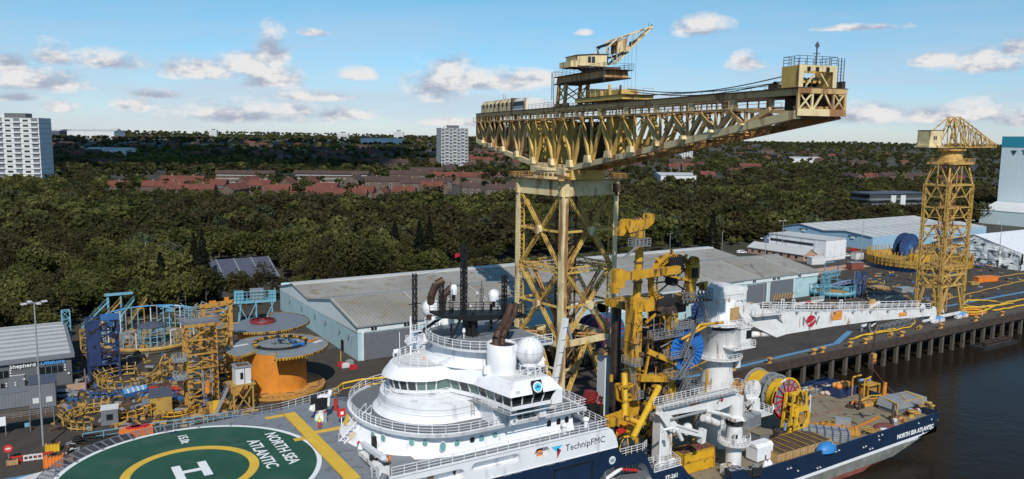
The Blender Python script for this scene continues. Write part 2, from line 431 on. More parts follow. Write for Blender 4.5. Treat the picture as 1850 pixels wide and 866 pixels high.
# painted lines and roads in the yard
mb=MB()
def strip(pts,wd,z,m):
    for (a,b),(c,d) in zip(pts,pts[1:]):
        L=math.hypot(c-a,d-b);px,py=-(d-b)/L*wd/2,(c-a)/L*wd/2
        mb.add([(a+px,b+py,z),(a-px,b-py,z),(c-px,d-py,z),(c+px,d+py,z)],[(3,2,1,0)],m)
strip([(98,119.2),(131.9,119),(172,121.5)],1.1,.03,'blue_line');strip([(171.5,121.4),(186,127.8)],1.4,.034,'blue_line')
strip([(-20,132),(12,131.5)],.9,.03,'blue_line');strip([(232,133.2),(330,134)],1.3,.03,'blue_line')
mb.build('painted_line',kind='structure')
mb=MB();strip([(-30,168),(8,167),(40,175),(62,182)],7,.02,'concrete');strip([(200,180),(262,196),(330,198)],8,.02,'pinkbrick')
mb.build('road',kind='structure')
mb=MB()
for y0 in (118.3,132.8):strip([(90,y0),(420,y0)],.18,.05,'rusty_steel')
mb.build('crane_rails',kind='structure')

# ------------------------------------------------------------------ vegetation
def leafmat(name,c1,c2,c3):
    m=bpy.data.materials.new(name);m.use_nodes=True;t=m.node_tree;b=t.nodes['Principled BSDF']
    b.inputs['Roughness'].default_value=.8;b.inputs['Specular IOR Level'].default_value=.15
    g=t.nodes.new('ShaderNodeNewGeometry')
    a=t.nodes.new('ShaderNodeTexNoise');a.inputs['Scale'].default_value=.05;a.inputs['Detail'].default_value=3
    d=t.nodes.new('ShaderNodeTexNoise');d.inputs['Scale'].default_value=.9;d.inputs['Detail'].default_value=2
    cr=t.nodes.new('ShaderNodeValToRGB');ad=t.nodes.new('ShaderNodeMath');ad.operation='MULTIPLY_ADD'
    for q in (a,d):t.links.new(g.outputs['Position'],q.inputs['Vector'])
    t.links.new(d.outputs['Fac'],ad.inputs[0]);ad.inputs[1].default_value=.45
    sb=t.nodes.new('ShaderNodeMath');sb.operation='MULTIPLY_ADD';sb.inputs[1].default_value=1.3;sb.inputs[2].default_value=-.38
    vo=t.nodes.new('ShaderNodeTexVoronoi');vo.inputs['Scale'].default_value=.11;t.links.new(g.outputs['Position'],vo.inputs['Vector']);sp_=t.nodes.new('ShaderNodeSeparateColor');t.links.new(vo.outputs['Color'],sp_.inputs[0]);v2=t.nodes.new('ShaderNodeMath');v2.operation='MULTIPLY_ADD';v2.inputs[1].default_value=.34;t.links.new(sp_.outputs[0],v2.inputs[0]);v3=t.nodes.new('ShaderNodeMath');v3.operation='ADD';v3.inputs[1].default_value=-.17;t.links.new(a.outputs['Fac'],v3.inputs[0]);t.links.new(v3.outputs[0],v2.inputs[2])
    t.links.new(v2.outputs[0],sb.inputs[0]);t.links.new(sb.outputs[0],ad.inputs[2])
    t.links.new(ad.outputs[0],cr.inputs[0]);e=cr.color_ramp.elements
    e[0].position=.25;e[0].color=(*c1,1);e[1].position=.75;e[1].color=(*c3,1);k=e.new(.5);k.color=(*c2,1)
    t.links.new(cr.outputs[0],b.inputs['Base Color']);M[name]=m
    tl=t.nodes.new('ShaderNodeBsdfTranslucent');mx=t.nodes.new('ShaderNodeMixShader');mx.inputs[0].default_value=.5;t.links.new(cr.outputs[0],tl.inputs[0])
    t.links.new(b.outputs[0],mx.inputs[1]);t.links.new(tl.outputs[0],mx.inputs[2]);t.links.new(mx.outputs[0],t.nodes['Material Output'].inputs[0])
leafmat('leaf_dark',(.048,.052,.019),(.080,.080,.028),(.112,.102,.038))
leafmat('leaf_brown',(.060,.049,.024),(.088,.072,.031),(.10,.09,.036))
leafmat('leaf_green',(.078,.086,.025),(.128,.130,.038),(.19,.185,.06))
leafmat('leaf_pale',(.07,.085,.045),(.11,.125,.065),(.16,.17,.09))
leafmat('leaf_pine',(.014,.018,.012),(.022,.026,.015),(.03,.034,.019))
nr=np.random.default_rng(5)
def crown_arrays(kind,nq,size):
    """quads of a crown about 10 m high and 8 m wide standing on z=0"""
    if kind == 'pine':
        zc=nr.random(nq)**1.3;r=(1-zc)*3.0*(.55+.5*nr.random(nq));th=nr.random(nq)*2*PI
        P=np.stack([r*np.cos(th),r*np.sin(th),.8+zc*11],1);P[:,2] -= r*.25
        size=size*.8
    else:
        nc=22
        d=nr.normal(size=(nc,3));d /= np.linalg.norm(d,axis=1)[:,None];d[:,2]=np.abs(d[:,2])*1.0-.35
        cc=d*np.array([3.1,3.1,3.4])*(.65+.5*nr.random((nc,1)))+np.array([0,0,6.0]);cr=.9+1.2*nr.random(nc)
        k=nr.integers(0,nc,nq);e=nr.normal(size=(nq,3));e /= np.linalg.norm(e,axis=1)[:,None]
        P=cc[k]+e*(cr[k]*(.75+.35*nr.random(nq)))[:,None]
    a=nr.normal(size=(nq,3));a[:,2] *= .6;a /= np.linalg.norm(a,axis=1)[:,None]
    b=np.cross(a,nr.normal(size=(nq,3)));b /= np.linalg.norm(b,axis=1)[:,None]
    s=size*(.5+.8*nr.random((nq,1)))
    return np.stack([P-a*s-b*s*.7,P+a*s-b*s*.6,P+a*s*.8+b*s*.7,P-a*s*.9+b*s*.6],1).reshape(-1,3)
def npmesh(name,V,m):
    n=len(V)//4;me=bpy.data.meshes.new(name);me.vertices.add(len(V));me.vertices.foreach_set('co',V.astype(np.float32).ravel())
    me.loops.add(len(V));me.loops.foreach_set('vertex_index',np.arange(len(V),dtype=np.int32))
    me.polygons.add(n);me.polygons.foreach_set('loop_start',np.arange(0,len(V),4,dtype=np.int32));me.polygons.foreach_set('loop_total',np.full(n,4,np.int32))
    me.update(calc_edges=True)
    for q in (m if isinstance(m,list) else [m]):me.materials.append(M[q])
    return me
KINDS=[('dark','leaf_dark'),('brown','leaf_brown'),('green','leaf_green'),('pale','leaf_pale'),('pine','leaf_pine')]
TL={'dark':('broadleaf_tree','dark green rounded tree growing in the dense wood behind the yard','dark rounded trees of the wood'),
      'brown':('broadleaf_tree','brownish sparse tree just coming into leaf in the wood behind the yard','brownish trees of the wood'),
      'green':('broadleaf_tree','fresh mid green tree with a bushy crown in the wood behind the yard','fresh green trees of the wood'),
      'pale':('blossom_tree','pale grey-green blossoming tree standing out in the dark wood','pale blossoming trees of the wood'),
      'pine':('conifer_tree','tall blackish pointed conifer at the front edge of the wood','dark conifers at the edge of the wood')}
PROTO={}
def trunk_mb(kind):
    mb=MB();mb.tube((0,0,-.5),(.1,0,5.5 if kind != 'pine' else 11),.24,'bark',6,.1,cap=False)
    if kind != 'pine':
        for i in range(5):
            a=i*1.3;mb.tube((.05,0,2.4+i*.5),(1.9*math.cos(a),1.9*math.sin(a),5.2+i*.45),.1,'bark',4,.03,cap=False)
    return mb
for kind,lm in KINDS:
    PROTO[kind]=[]
    for v in range(3):
        nm,lb,gp=TL[kind]
        root=thing(nm,lb,'tree',(0,0,0),gp)
        nq={'pale':700,'brown':800,'pine':1100}.get(kind,1300)
        c=bpy.data.objects.new('crown',npmesh('crown',crown_arrays(kind,nq,.34 if kind != 'brown' else .28),lm));COL.objects.link(c);c.parent=root
        trunk_mb(kind).build('trunk',root)
        PROTO[kind].append([root,False])
def plant(kind,x,y,s,z=None):
    pr=PROTO[kind][rnd.randrange(3)];z=hgt(x,y) if z is None else z
    sc=(s*rnd.uniform(.9,1.15),s*rnd.uniform(.9,1.15),s*rnd.uniform(.9,1.2))
    if not pr[1]:
        o=pr[0];pr[1]=True;o.location=(x,y,z);o.scale=sc;o.rotation_euler=(0,0,rnd.random()*6.28)
    else:o=dup(pr[0],(x,y,z),rnd.random()*6.28,scale=sc)
    return o
def seen(x,y,z=8,mx=60):
    v=Vector((x,y,z-50));d=v.dot(_f)
    if d < 30:return None
    u=925+1440*v.dot(_r2)/d;vv=433-1440*v.dot(_u2)/d
    return (u,vv,d) if -mx < u < 1850+mx else None
BLD=[]      # footprints kept clear of trees: x0,x1,y0,y1
BLD += [(-60,9,170,217),(9,232,115,234),(205,262,150,250),(262,345,150,262),(345,600,110,262),(42,76,240,292)]
def clear(x,y):return not any(a < x < b and c < y < d for a,b,c,d in BLD)
near=[];far=[]
# the wood: jittered grid
x=-260
step=6.6
cand=[]
for j in range(0,70):
    for i in range(-45,124):
        X=i*step+rnd.uniform(-3,3);Y=232+j*step-13+rnd.uniform(-3,3)
        if not clear(X,Y) or not seen(X,Y):continue
        if Y < 262 and X > 120:continue
        if X > 120 and Y < 262+12*noise.noise((X*.03,0,0)):continue
        if rnd.random() < .08:continue
        su=seen(X,Y)
        if 190 < su[0] < 970 and su[2] > 492:continue
        if X > 262 and Y > 300+.35*(X-262)+90:continue
        cand.append((seen(X,Y)[2],X,Y))
cand.sort()
def kind_of(X,Y):
    q=noise.noise((X*.012,Y*.012,1.7));r=rnd.random()
    if r < .045:return 'pale'
    if r < .16:return 'green'
    if q > .16:return 'brown'
    if q <-.08 and r < .75:return 'green'
    return 'dark' if r < .72 else 'brown'
for k,(d,X,Y) in enumerate(cand):
    kd=kind_of(X,Y)
    if k < 250:plant(kd,X,Y,rnd.choice([.8,.95,1.1,1.3])*rnd.uniform(.9,1.1))
    else:far.append((X,Y,kd,(rnd.choice([.8,.95,1.1,1.35]) if Y < 420 else rnd.choice([.7,.8,.95]))*rnd.uniform(.9,1.1)))
for px,d in ((282,250),(362,246),(360,262),(712,300),(757,292),(640,300),(775,300),(1290,370),(345,254)):
    a=YAW+math.atan((px-925)/1440);X,Y=d*math.sin(a),d*math.cos(a)
    o_=plant('pine',X,Y,rnd.uniform(1.25,1.5))
    o_['label']={282:'blackish conifer left of the gap with the white van',362:'front blackish conifer below the slate blue depot',360:'rear blackish conifer below the slate blue depot',712:'blackish conifer left of the taller one beyond the long warehouse',757:'tall blackish conifer behind the ships black mast',640:'blackish conifer beyond the left end of the warehouse roof',775:'blackish conifer just right of the one behind the mast',1290:'blackish conifer behind the earth bank',345:'smallest blackish conifer right of the white van'}[px];o_['group']=''
    del o_['group']
def woodmass(name,lst,nq,size,label,cat,mats):
    ks=[k for k in mats];V=[];MI=[]
    protos={k:[crown_arrays(k,nq,size) for _ in range(4)] for k in ks}
    for X,Y,kd,s in lst:
        if kd not in protos:kd='dark'
        P=protos[kd][rnd.randrange(4)];a=rnd.random()*6.28;c,q=math.cos(a)*s,math.sin(a)*s
        W=np.empty_like(P);W[:,0]=P[:,0]*c-P[:,1]*q+X;W[:,1]=P[:,0]*q+P[:,1]*c+Y;W[:,2]=P[:,2]*s+hgt(X,Y)
        V.append(W);MI += [ks.index(kd)]*nq
    me=npmesh(name,np.concatenate(V),[dict(KINDS)[k] for k in ks]);me.polygons.foreach_set('material_index',np.array(MI,np.int32))
    o=bpy.data.objects.new(name,me);COL.objects.link(o);o['kind']='stuff';o['label']=label;o['category']=cat
    return o
print('wood',len(far))
woodmass('wood',far,250,.66,'dense mixed wood of dark green and brownish trees filling the middle distance','wood',['dark','brown','green','pale'])

und=[]
for k in range(900):
    X=rnd.uniform(-90,330);Y=rnd.uniform(228,262) if X < 9 or 9 < X < 120 and rnd.random() < .5 else (rnd.uniform(234,262) if X < 232 else rnd.uniform(262,292))
    if X < 9:Y -= 14
    if clear(X,Y) and not (70 < X < 232 and Y < 246):und.append((X,Y,rnd.choice(['dark','green','brown','green']),rnd.uniform(.2,.42)))
woodmass('undergrowth',und,120,1.0,'scrubby bushes and undergrowth along the front edge of the wood','bushes',['dark','green','brown'])
# ------------------------------------------------------------------ the far town
def pt(px,d,z=None):
    a=YAW+math.atan((px-925)/1440);D=d/math.cos(a-YAW)
    x,y=D*math.sin(a),D*math.cos(a)
    return x,y,(hgt(x,y) if z is None else z)
belt=[]
for k in range(13000):
    d=520*math.exp(rnd.random()*2.65);px=rnd.uniform(-60,1910)
    x,y,z=pt(px,d)
    if d < 800 and not clear(x,y):continue
    if 520 < d < 740 and 190 < px < 970 and rnd.random() < .72:continue
    q=noise.noise((x*.003,y*.003,8.8))
    if q <-.12 and rnd.random() < .6:continue
    belt.append((x,y,'green' if q > .3 or rnd.random() < .12 else ('brown' if rnd.random() < .35 else 'dark'),rnd.uniform(.8,1.25)*(1+max(0,d-1500)/3500)))
woodmass('tree_belt',belt,46,1.35,'far belts of dark trees between the streets, reaching the skyline','trees',['dark','brown','green'])
# houses
def house(name,L,D,h,rf,roofm,wallm,parts=True):
    """gabled house lying along local x"""
    return L,D,h,rf,roofm,wallm
HN=[0]
def make_house(x,y,z,L,D,h,rf,roofm,wallm,rz,label,group,wins=True,chimneys=1):
    t=thing('house',label,'house',(x,y,z),group,rz)
    def loc(mb):mb.X=Matrix.Translation((x,y,z));return mb
    mb=loc(MB());mb.bx(-L/2,L/2,-D/2,D/2,-3,h,wallm)
    mb.slab([(-D/2,h),(D/2,h),(0,h+rf)],(-L/2,0,0),(0,1,0),(0,0,1),L,wallm);mb.build('wall',t)
    mb=loc(MB());o=.35
    for s in (-1,1):
        mb.add([(-L/2-o,s*(D/2+o),h-.2),(L/2+o,s*(D/2+o),h-.2),(L/2+o,0,h+rf+.12),(-L/2-o,0,h+rf+.12),
                (-L/2-o,s*(D/2+o),h-.05),(L/2+o,s*(D/2+o),h-.05),(L/2+o,0,h+rf+.3),(-L/2-o,0,h+rf+.3)],
               [(0,1,2,3),(4,5,6,7),(0,1,5,4),(1,2,6,5),(3,0,4,7)],roofm)
    rfo=mb.build('roof',t)
    mb=loc(MB())
    for c in range(chimneys):
        cx_=-L/2+L*(c+.5)/chimneys;mb.bx(cx_-.5,cx_+.5,-.4,.4,h+rf-1,h+rf+1.3,'brick')
    mb.build('chimney',rfo)
    if wins:
        nw=max(2,int(L/4))
        for r_ in range(2):
            for i in range(nw):
                if nw > 6 and i % 2:continue
                cx_=-L/2+L*(i+.5)/nw;mb=loc(MB());mb.bx(cx_-.8,cx_+.8,-D/2-.06,-D/2+.02,.9+r_*2.6,2.2+r_*2.6,'white_paint');mb.bx(cx_-.68,cx_+.68,-D/2-.09,-D/2+.0,1.0+r_*2.6,2.1+r_*2.6,'glass_dark');mb.build('window',t)
    return t
# three rows of red roofed terraces beyond the wood, brown roofed rows behind them
rows=[]
protoH={}
NTH=['leftmost','second','third','fourth','fifth','sixth','seventh','eighth','ninth','tenth','eleventh','twelfth','thirteenth','fourteenth','fifteenth','sixteenth','seventeenth']
def where(px,L_=(215,295,330,345,390,425,450,470,500,520,545,560,590,620,655,690,730)):
    k=L_.index(px);return NTH[k]+(' in the row' if k == 0 else ' from the left')
def put_house(kind,x,y,z,rz,label,group):
    if kind not in protoH:
        a={'red_long':(30,9,5.2,3.4,'red_tile','house_wall'),'red_short':(15,9,5.2,3.6,'red_tile','house_wall'),
             'brown_long':(34,10,6.5,3.2,'brown_tile','house_wall'),'brown_short':(14,9,5.5,3.2,'brown_tile','house_wall')}[kind]
        protoH[kind]=make_house(x,y,z,*a,rz,label,group,wins=kind != 'red_long',chimneys=2 if 'long' in kind else 1)
        return
    dup(protoH[kind],(x,y,z),rz,label,group)
for px,d,kind,dz in [(215,545,'red_short',.5),(295,535,'red_long',2),(345,520,'red_long',1.5),(390,545,'red_short',3),(425,525,'red_long',2),(470,540,'red_short',3.5),(500,520,'red_short',2),
                        (330,575,'red_long',3),(450,580,'red_long',3),(545,525,'red_long',1),(590,545,'red_short',2),(620,520,'red_long',1),(655,530,'red_short',1.5),(690,525,'red_short',1),
                        (560,590,'red_short',3),(730,540,'red_short',1),(520,570,'red_short',3)]:
    x,y,z=pt(px,d);put_house(kind,x,y,z+dz-1.2,R(rnd.choice([-35,-28,55,-40])),('long' if 'long' in kind else 'short')+' red tiled house row beyond the wood, '+where(px),'red roofed houses beyond the wood')
TR=[(640,610,'brown_long'),(700,600,'brown_long'),(765,590,'brown_long'),(800,620,'brown_short'),(850,570,'brown_short'),(895,560,'brown_short'),(930,590,'brown_short'),(852,700,'red_long'),(900,690,'red_long'),(800,700,'red_long'),(780,570,'red_short'),(950,680,'red_long'),(740,690,'brown_long')]
for px,d,kind in TR:
    x,y,z=pt(px,d);put_house(kind,x,y,z+1.5,R(rnd.choice([-30,-25,60])),'roofed terrace left of the giant crane, '+where(px,sorted(a[0] for a in TR) if TR[-1][0] else ()),'terraces left of the giant crane')
n=0
while n < 170:
    px=rnd.uniform(0,1850)*rnd.random()**.35;d=800*math.exp(rnd.random()*1.65)
    x,y,z=pt(px,d)
    if noise.noise((x*.003,y*.003,8.8)) > .25:continue
    put_house(rnd.choice(['red_short','brown_short','brown_long','brown_long','red_long','red_short']),x,y,z+rnd.uniform(1,4),R(rnd.choice([-30,-20,60,-45,10])),'small house with a tiled roof in the far town below the skyline','houses of the far town');n += 1
# long low flats with white balconies
for px,d,L in ((445,640,46),(20,700,40),(600,660,60),(770,745,30)):
    x,y,z=pt(px,d)
    t=thing('low_flats',{445:'long three storey flats with a brown roof and white balcony bands, left half',20:'three storey flats right behind the foot of the left tower block',600:'longest low flats with brown roof among the dark trees',770:'short white walled flats left of the grey tower block'}[px],'flats',(x,y,z),None,R(-30))
    mb=MB();mb.X=Matrix.Translation((x,y,z));mb.bx(-L/2,L/2,-5,5,-2,9,'house_wall');mb.build('wall',t)
    for k in range(3):
        mb=MB();mb.X=Matrix.Translation((x,y,z));mb.bx(-L/2+1,L/2-1,-5.6,-5,1.6+k*2.9,2.3+k*2.9,'tower_grey');mb.build('balcony',t)
    mb=MB();mb.X=Matrix.Translation((x,y,z));mb.slab([(-6,9),(6,9),(3,11.5),(-3,11.5)],(-L/2-.5,0,0),(0,1,0),(0,0,1),L+1,'brown_tile');mb.build('roof',t)
# unseen cloud blobs, added above the view to shade the far left suburbs
mb=MB()
back=Vector((-math.sin(SHADOW_AZ),-math.cos(SHADOW_AZ),0))*1200/math.tan(SUN_EL)
crn=random.Random(3)
for k in range(62):
    px=crn.uniform(-250,690);d=860+crn.random()**1.3*1900;x,y,z=pt(px,d,0);q=crn.uniform(60,120)*(1+d/2600)
    c=Vector((x,y,1200+rnd.uniform(-30,60)))+back
    mb.lathe([(q*math.sin(R(i*22.5)),-q*.35*math.cos(R(i*22.5))) for i in range(9)],c,'shade_cloud_white',14,sy=rnd.uniform(.7,1.2))
mb.build('shade_cloud',loc=(-500,300,1200),kind='structure')
# tower blocks
def tower(name,x,y,z,L,D,H,fl,rz,label,ncol,bay=False,m='tower_white'):
    t=thing(name,label,'tower block',(x,y,z),None,rz);T=Matrix.Translation((x,y,z))
    def mk():q=MB();q.X=T;return q
    mb=mk();mb.bx(-L/2,L/2,-D/2,D/2,-6,H,m)
    for k in range(fl+1):mb.bx(-L/2-.12,L/2+.12,-D/2-.12,D/2+.12,k*H/fl-.22,k*H/fl+.12,'tower_grey')
    mb.build('wall',t)
    mb=mk();mb.bx(-L*.2,L*.2,-D*.25,D*.25,H,H+3.2,'slate_blue' if not bay else 'brick_dark');mb.bx(-L*.3,-L*.22,-2,2,H,H+2,'tower_white');mb.build('plant_room',t)
    cnt=0
    for side in ((0,-1),(-1,0)):
        W=L if side[1] else D;nc=ncol if side[1] else max(3,int(ncol*D/L))
        for c in range(nc):
            u=-W/2+W*(c+.5)/nc;w2=W/nc*.3
            for k in range(fl):
                cnt += 1
                if cnt > 96:break
                z0=k*H/fl+1.0;z1=z0+1.35;mb=mk()
                if side[1]:
                    if bay and c % 2 == 1:
                        mb.bx(u-w2*1.2,u+w2*1.2,-D/2-.05,-D/2+.3,k*H/fl+.15,(k+1)*H/fl-.25,'shutter');mb.bx(u-w2*1.3,u+w2*1.3,-D/2-1.1,-D/2-1.0,k*H/fl+.1,k*H/fl+1.1,'tower_white')
                    else:mb.bx(u-w2,u+w2,-D/2-.05,-D/2+.1,z0,z1,'glass_dark')
                else:mb.bx(-L/2-.05,-L/2+.1,u-w2,u+w2,z0,z1,'glass_dark')
                mb.build('window' if not (bay and side[1] and c % 2 == 1) else 'balcony',t)
    return t
x,y,z=pt(40,560);tower('tower_block',x,y,z-3,34,20,52.5,15,R(-24),'tall white tower block with balcony columns at the left edge',6,True)
x,y,z=pt(816,900);tower('tower_block',x,y,z,32,16,46-z*.5+8,13,R(-8),'grey tower block with rows of balconies left of the giant crane',7,True,'tower_grey')
x,y,z=pt(1232,1500);tower('tower_block',x,y,z-6,26,20,44,14,R(-20),'slim white tower block seen through and under the crane jib',5)
for px,d,H,W,lb in ((388,4200,44,40,'tiny white block on the skyline above the red roofs'),(620,3900,36,55,'pale slab block on the skyline left of centre'),(720,3800,42,45,'small white high-rise on the skyline left of the grey tower')):
    x,y,z=pt(px,d);t=thing('distant_block',lb,'building',(x,y,z),None,R(-30))
    mb=MB();mb.X=Matrix.Translation((x,y,z));mb.bx(-W/2,W/2,-12,12,-5,H,'tower_white')
    for k in range(1,8):mb.bx(-W/2-.3,W/2+.3,-12.3,12.3,k*H/8-1.2,k*H/8+.9,'tower_grey')
    mb.build('wall',t)
    mb=MB();mb.X=Matrix.Translation((x,y,z));mb.bx(-W/5,W/5,-6,6,H,H+5,'slate_blue');mb.build('plant_room',t)
# stadium-like white shed and other pale sheds
for px,d,W,D,H,lb in ((178,3000,170,90,30,'wide white stand roof on the left skyline'),(105,3300,60,60,32,'bluish block left of the wide white stand on the skyline'),(212,3000,26,40,34,'white stair block at the right end of the wide white stand'),
                           (690,2600,130,60,18,'long white shed roof on the skyline left of centre'),(1215,780,34,40,9,'white flat shed roof in the trees under the crane jib'),(1447,1500,60,30,9,'low pale shed among trees right of the jib end'),
                           (203,1150,60,30,12,'grey curved barrel roof among the dark left hand trees'),(1590,640,40,26,8,'white flat roof behind the dark glass office')):
    x,y,z=pt(px,d);t=thing('distant_shed',lb,'building',(x,y,z),None,R(-30));T=Matrix.Translation((x,y,z))
    mb=MB();mb.X=T;mb.bx(-W/2,W/2,-D/2,D/2,-5,H,'tower_white' if px != 105 else 'slate_blue');mb.build('wall',t)
    mb=MB();mb.X=T;mb.slab([(-D/2-.5,H),(D/2+.5,H),(0,H*1.22)],(-W/2-.6,0,0),(0,1,0),(0,0,1),W+1.2,'shed_roof');mb.build('roof',t)
# dark glazed office among trees, right
x,y,z=pt(1604,520);z += 7;t=thing('office_block','dark flat-roofed glazed office with pale stair cores standing among trees','office',(x,y,z),None,R(-12));T=Matrix.Translation((x,y,z))
mb=MB();mb.X=T;mb.bx(-23,23,-8,8,-9,10,'shutter')
for k in range(3):mb.bx(-23.1,23.1,-8.1,8.1,.8+k*3.3,2.7+k*3.3,'glass_dark')
mb.build('wall',t)
mb=MB();mb.X=T;mb.bx(-24,24,-9,9,10,10.5,'slate_blue');mb.build('roof',t)
for u in (-6,2):mb=MB();mb.X=T;mb.bx(u,u+4,-8.6,-7.9,-4,9,'tower_white');mb.build('stair_core',t)
# blue roofed depot in the wood, left
t=thing('depot_building','low depot with a slate blue ribbed roof half hidden by the wood','building',(65,275,1));
mb=MB();mb.bx(50.5,71.5,263,287,0,3.6,'grey_reel');mb.build('wall',t)
mb=MB();mb.slab([(261.5,3.4),(288,3.4),(275,8.4)],(49.5,0,0),(0,1,0),(0,0,1),23.5,'slate_blue')
for k in range(5):
    xx=49.8+k*5.7;mb.beam((xx,261.6,3.55),(xx,275,8.5),.35,.1,'grey_reel')
mb.build('roof',t)
# ------------------------------------------------------------------ giant hammerhead crane
cc=thing('hammerhead_crane','giant yellow cantilever crane with a lattice tower and long tapering truss jib','crane',(94.45,130.47,0))
TA=Matrix.Translation((94.45,130.47,0)) @ Matrix.Rotation(R(6),4,'Z')
def tw():q=MB();q.X=TA;return q
hb=7.25-.55
CP='crane_cream'
for sx_,sy_ in ((-1,-1),(1,-1),(1,1),(-1,1)):
    mb=tw();x,y=sx_*hb,sy_*hb;w=.62
    mb.bx(x-w*(1 if sx_ < 0 else -1),x-(w-.12)*(1 if sx_ < 0 else -1),y-w,y+w,0,41,CP)
    mb.bx(x-w,x+w,y-w*(1 if sy_ < 0 else -1)*1.02,y-(w-.12)*(1 if sy_ < 0 else -1),0,41,CP)
    ix,iy=-sx_,-sy_
    mb.beam((x+ix*w,y+iy*w,0),(x+ix*w,y+iy*w,41),.22,.22,'crane_yellow')
    n=44
    for i in range(n):
        z0,z1=41*i/n,41*(i+1)/n;a,b=(-1,1) if i % 2 else (1,-1)
        mb.beam((x+ix*w,y+a*w,z0),(x+ix*w,y+b*w,z1),.1,.05,'crane_yellow');mb.beam((x+a*w,y+iy*w,z0),(x+b*w,y+iy*w,z1),.05,.1,'crane_yellow')
    mb.bx(x-1.2,x+1.2,y-1.2,y+1.2,0,.9,'concrete');mb.build('leg',cc)
f=[((-hb,-hb),(hb,-hb)),((hb,-hb),(hb,hb)),((hb,hb),(-hb,hb)),((-hb,hb),(-hb,-hb))]
for (ax,ay),(bx_,by_) in f:
    A=lambda u,z:(ax+(bx_-ax)*u,ay+(by_-ay)*u,z)
    nrm=(ay-by_,bx_-ax,0)
    mb=tw()
    for z0,z1 in ((10.4,24.2),(24.9,39.2)):
        zm=(z0+z1)/2
        mb.lace(A(.05,z0),A(.95,z1),.36,.6,'crane_yellow',.9,.13,.06,up=nrm);mb.lace(A(.05,z1),A(.95,z0),.36,.6,'crane_yellow',.9,.13,.06,up=nrm)
        mb.beam(A(.03,zm),A(.97,zm),.3,.42,'crane_yellow')
        d=Vector(nrm).normalized()
        c=Vector(A(.5,zm));u=(Vector(A(1,0))-Vector(A(0,0))).normalized()
        mb.slab([(.95*math.cos(k*PI/4+.39),.95*math.sin(k*PI/4+.39)) for k in range(8)],c-d*.36,u,(0,0,1),.72,CP)
    mb.lace(A(.5,10),A(.16,.4),.4,.65,'crane_yellow',.9,.15,.09,up=nrm);mb.lace(A(.5,10),A(.84,.4),.4,.65,'crane_yellow',.9,.15,.09,up=nrm)
    mb.beam(A(.28,4.8),A(.05,4.8),.25,.3,CP);mb.beam(A(.72,4.8),A(.95,4.8),.25,.3,CP)
    mb.build('cross_bracing',cc)
    mb=tw();mb.beam(A(.03,10),A(.97,10),.7,1.15,CP);mb.build('cross_beam',cc);mb=tw();mb.lace(A(.03,24.5),A(.97,24.5),.5,1.0,'crane_yellow',1,.2,.1);mb.build('cross_beam',cc)
    mb=tw();mb.beam(A(-.07,40.4),A(1.07,40.4),.9,2.9,CP);mb.beam(A(-.09,41.95),A(1.09,41.95),1.5,.18,CP);mb.build('top_girder',cc)
# inner rising shaft, stairs and diagonal inner bracing
mb=tw()
for x,y in ((-1.4,-1.4),(1.4,-1.4),(1.4,1.4),(-1.4,1.4)):mb.beam((x,y,0),(x,y,41),.3,.3,'rusty_steel')
for k in range(13):
    z=1+k*3.1;mb.bx(-1.6,1.6,-1.6,1.6,z-.06,z+.06,'rusty_steel')
    mb.beam((-1.4,-1.4,z),(1.4,-1.4,z+3.1),.12,.12,'crane_old');mb.beam((-1.4,1.4,z+3.1),(-1.4,-1.4,z),.12,.12,'crane_old');mb.stair((-1.2,.4 if k % 2 else -.4,z),(1.2,.4 if k % 2 else -.4,z+3.0),.6,'rusty_steel')
mb.build('central_shaft',cc)
mb=tw()
for z in (10,24.5,39.5):
    mb.lace((-hb,-hb,z),(hb,hb,z),.5,.6,'crane_old',1,.18,.1);mb.lace((-hb,hb,z),(hb,-hb,z),.5,.6,'crane_old',1,.18,.1)
for s in (-1,1):mb.lace((s*3.5,-hb,24.5),(s*1.4,0,12),.4,.5,'crane_old',1,.16,.09);mb.lace((s*3.5,hb,24.5),(s*1.4,0,12),.4,.5,'crane_old',1,.16,.09)
mb.bx(-hb,hb,-hb,hb,39.6,39.75,'rusty_steel');mb.build('inner_bracing',cc)
mb=tw();e=8.3
mb.bx(-e,e,-e,-e+1.2,42.05,42.15,'rusty_steel');mb.bx(-e,e,e-1.2,e,42.05,42.15,'rusty_steel');mb.bx(-e,-e+1.2,-e+1.2,e-1.2,42.05,42.15,'rusty_steel');mb.bx(e-1.2,e,-e+1.2,e-1.2,42.05,42.15,'rusty_steel')
mb.rail([(-e,-e,42.1),(e,-e,42.1),(e,e,42.1),(-e,e,42.1)],'crane_old',closed=True,t=.08);mb.beam((-e-1.2,-e,42.2),(-e,-e,42.2),.3,.3,'crane_yellow');mb.build('tower_walkway',cc)
mb=tw();mb.lathe([(6.6,42),(6.9,42),(6.9,42.5),(6.3,42.6),(6.3,43.6),(6.6,43.7),(6.6,44.2),(0,44.2)],(0,0,0),'crane_cream',40,smooth=False)
for k in range(40):a=k*PI/20;mb.box((6.45*math.cos(a),6.45*math.sin(a),42.9),(.5,.35,.6),'dark_rust',a)
mb.build('slewing_ring',cc)
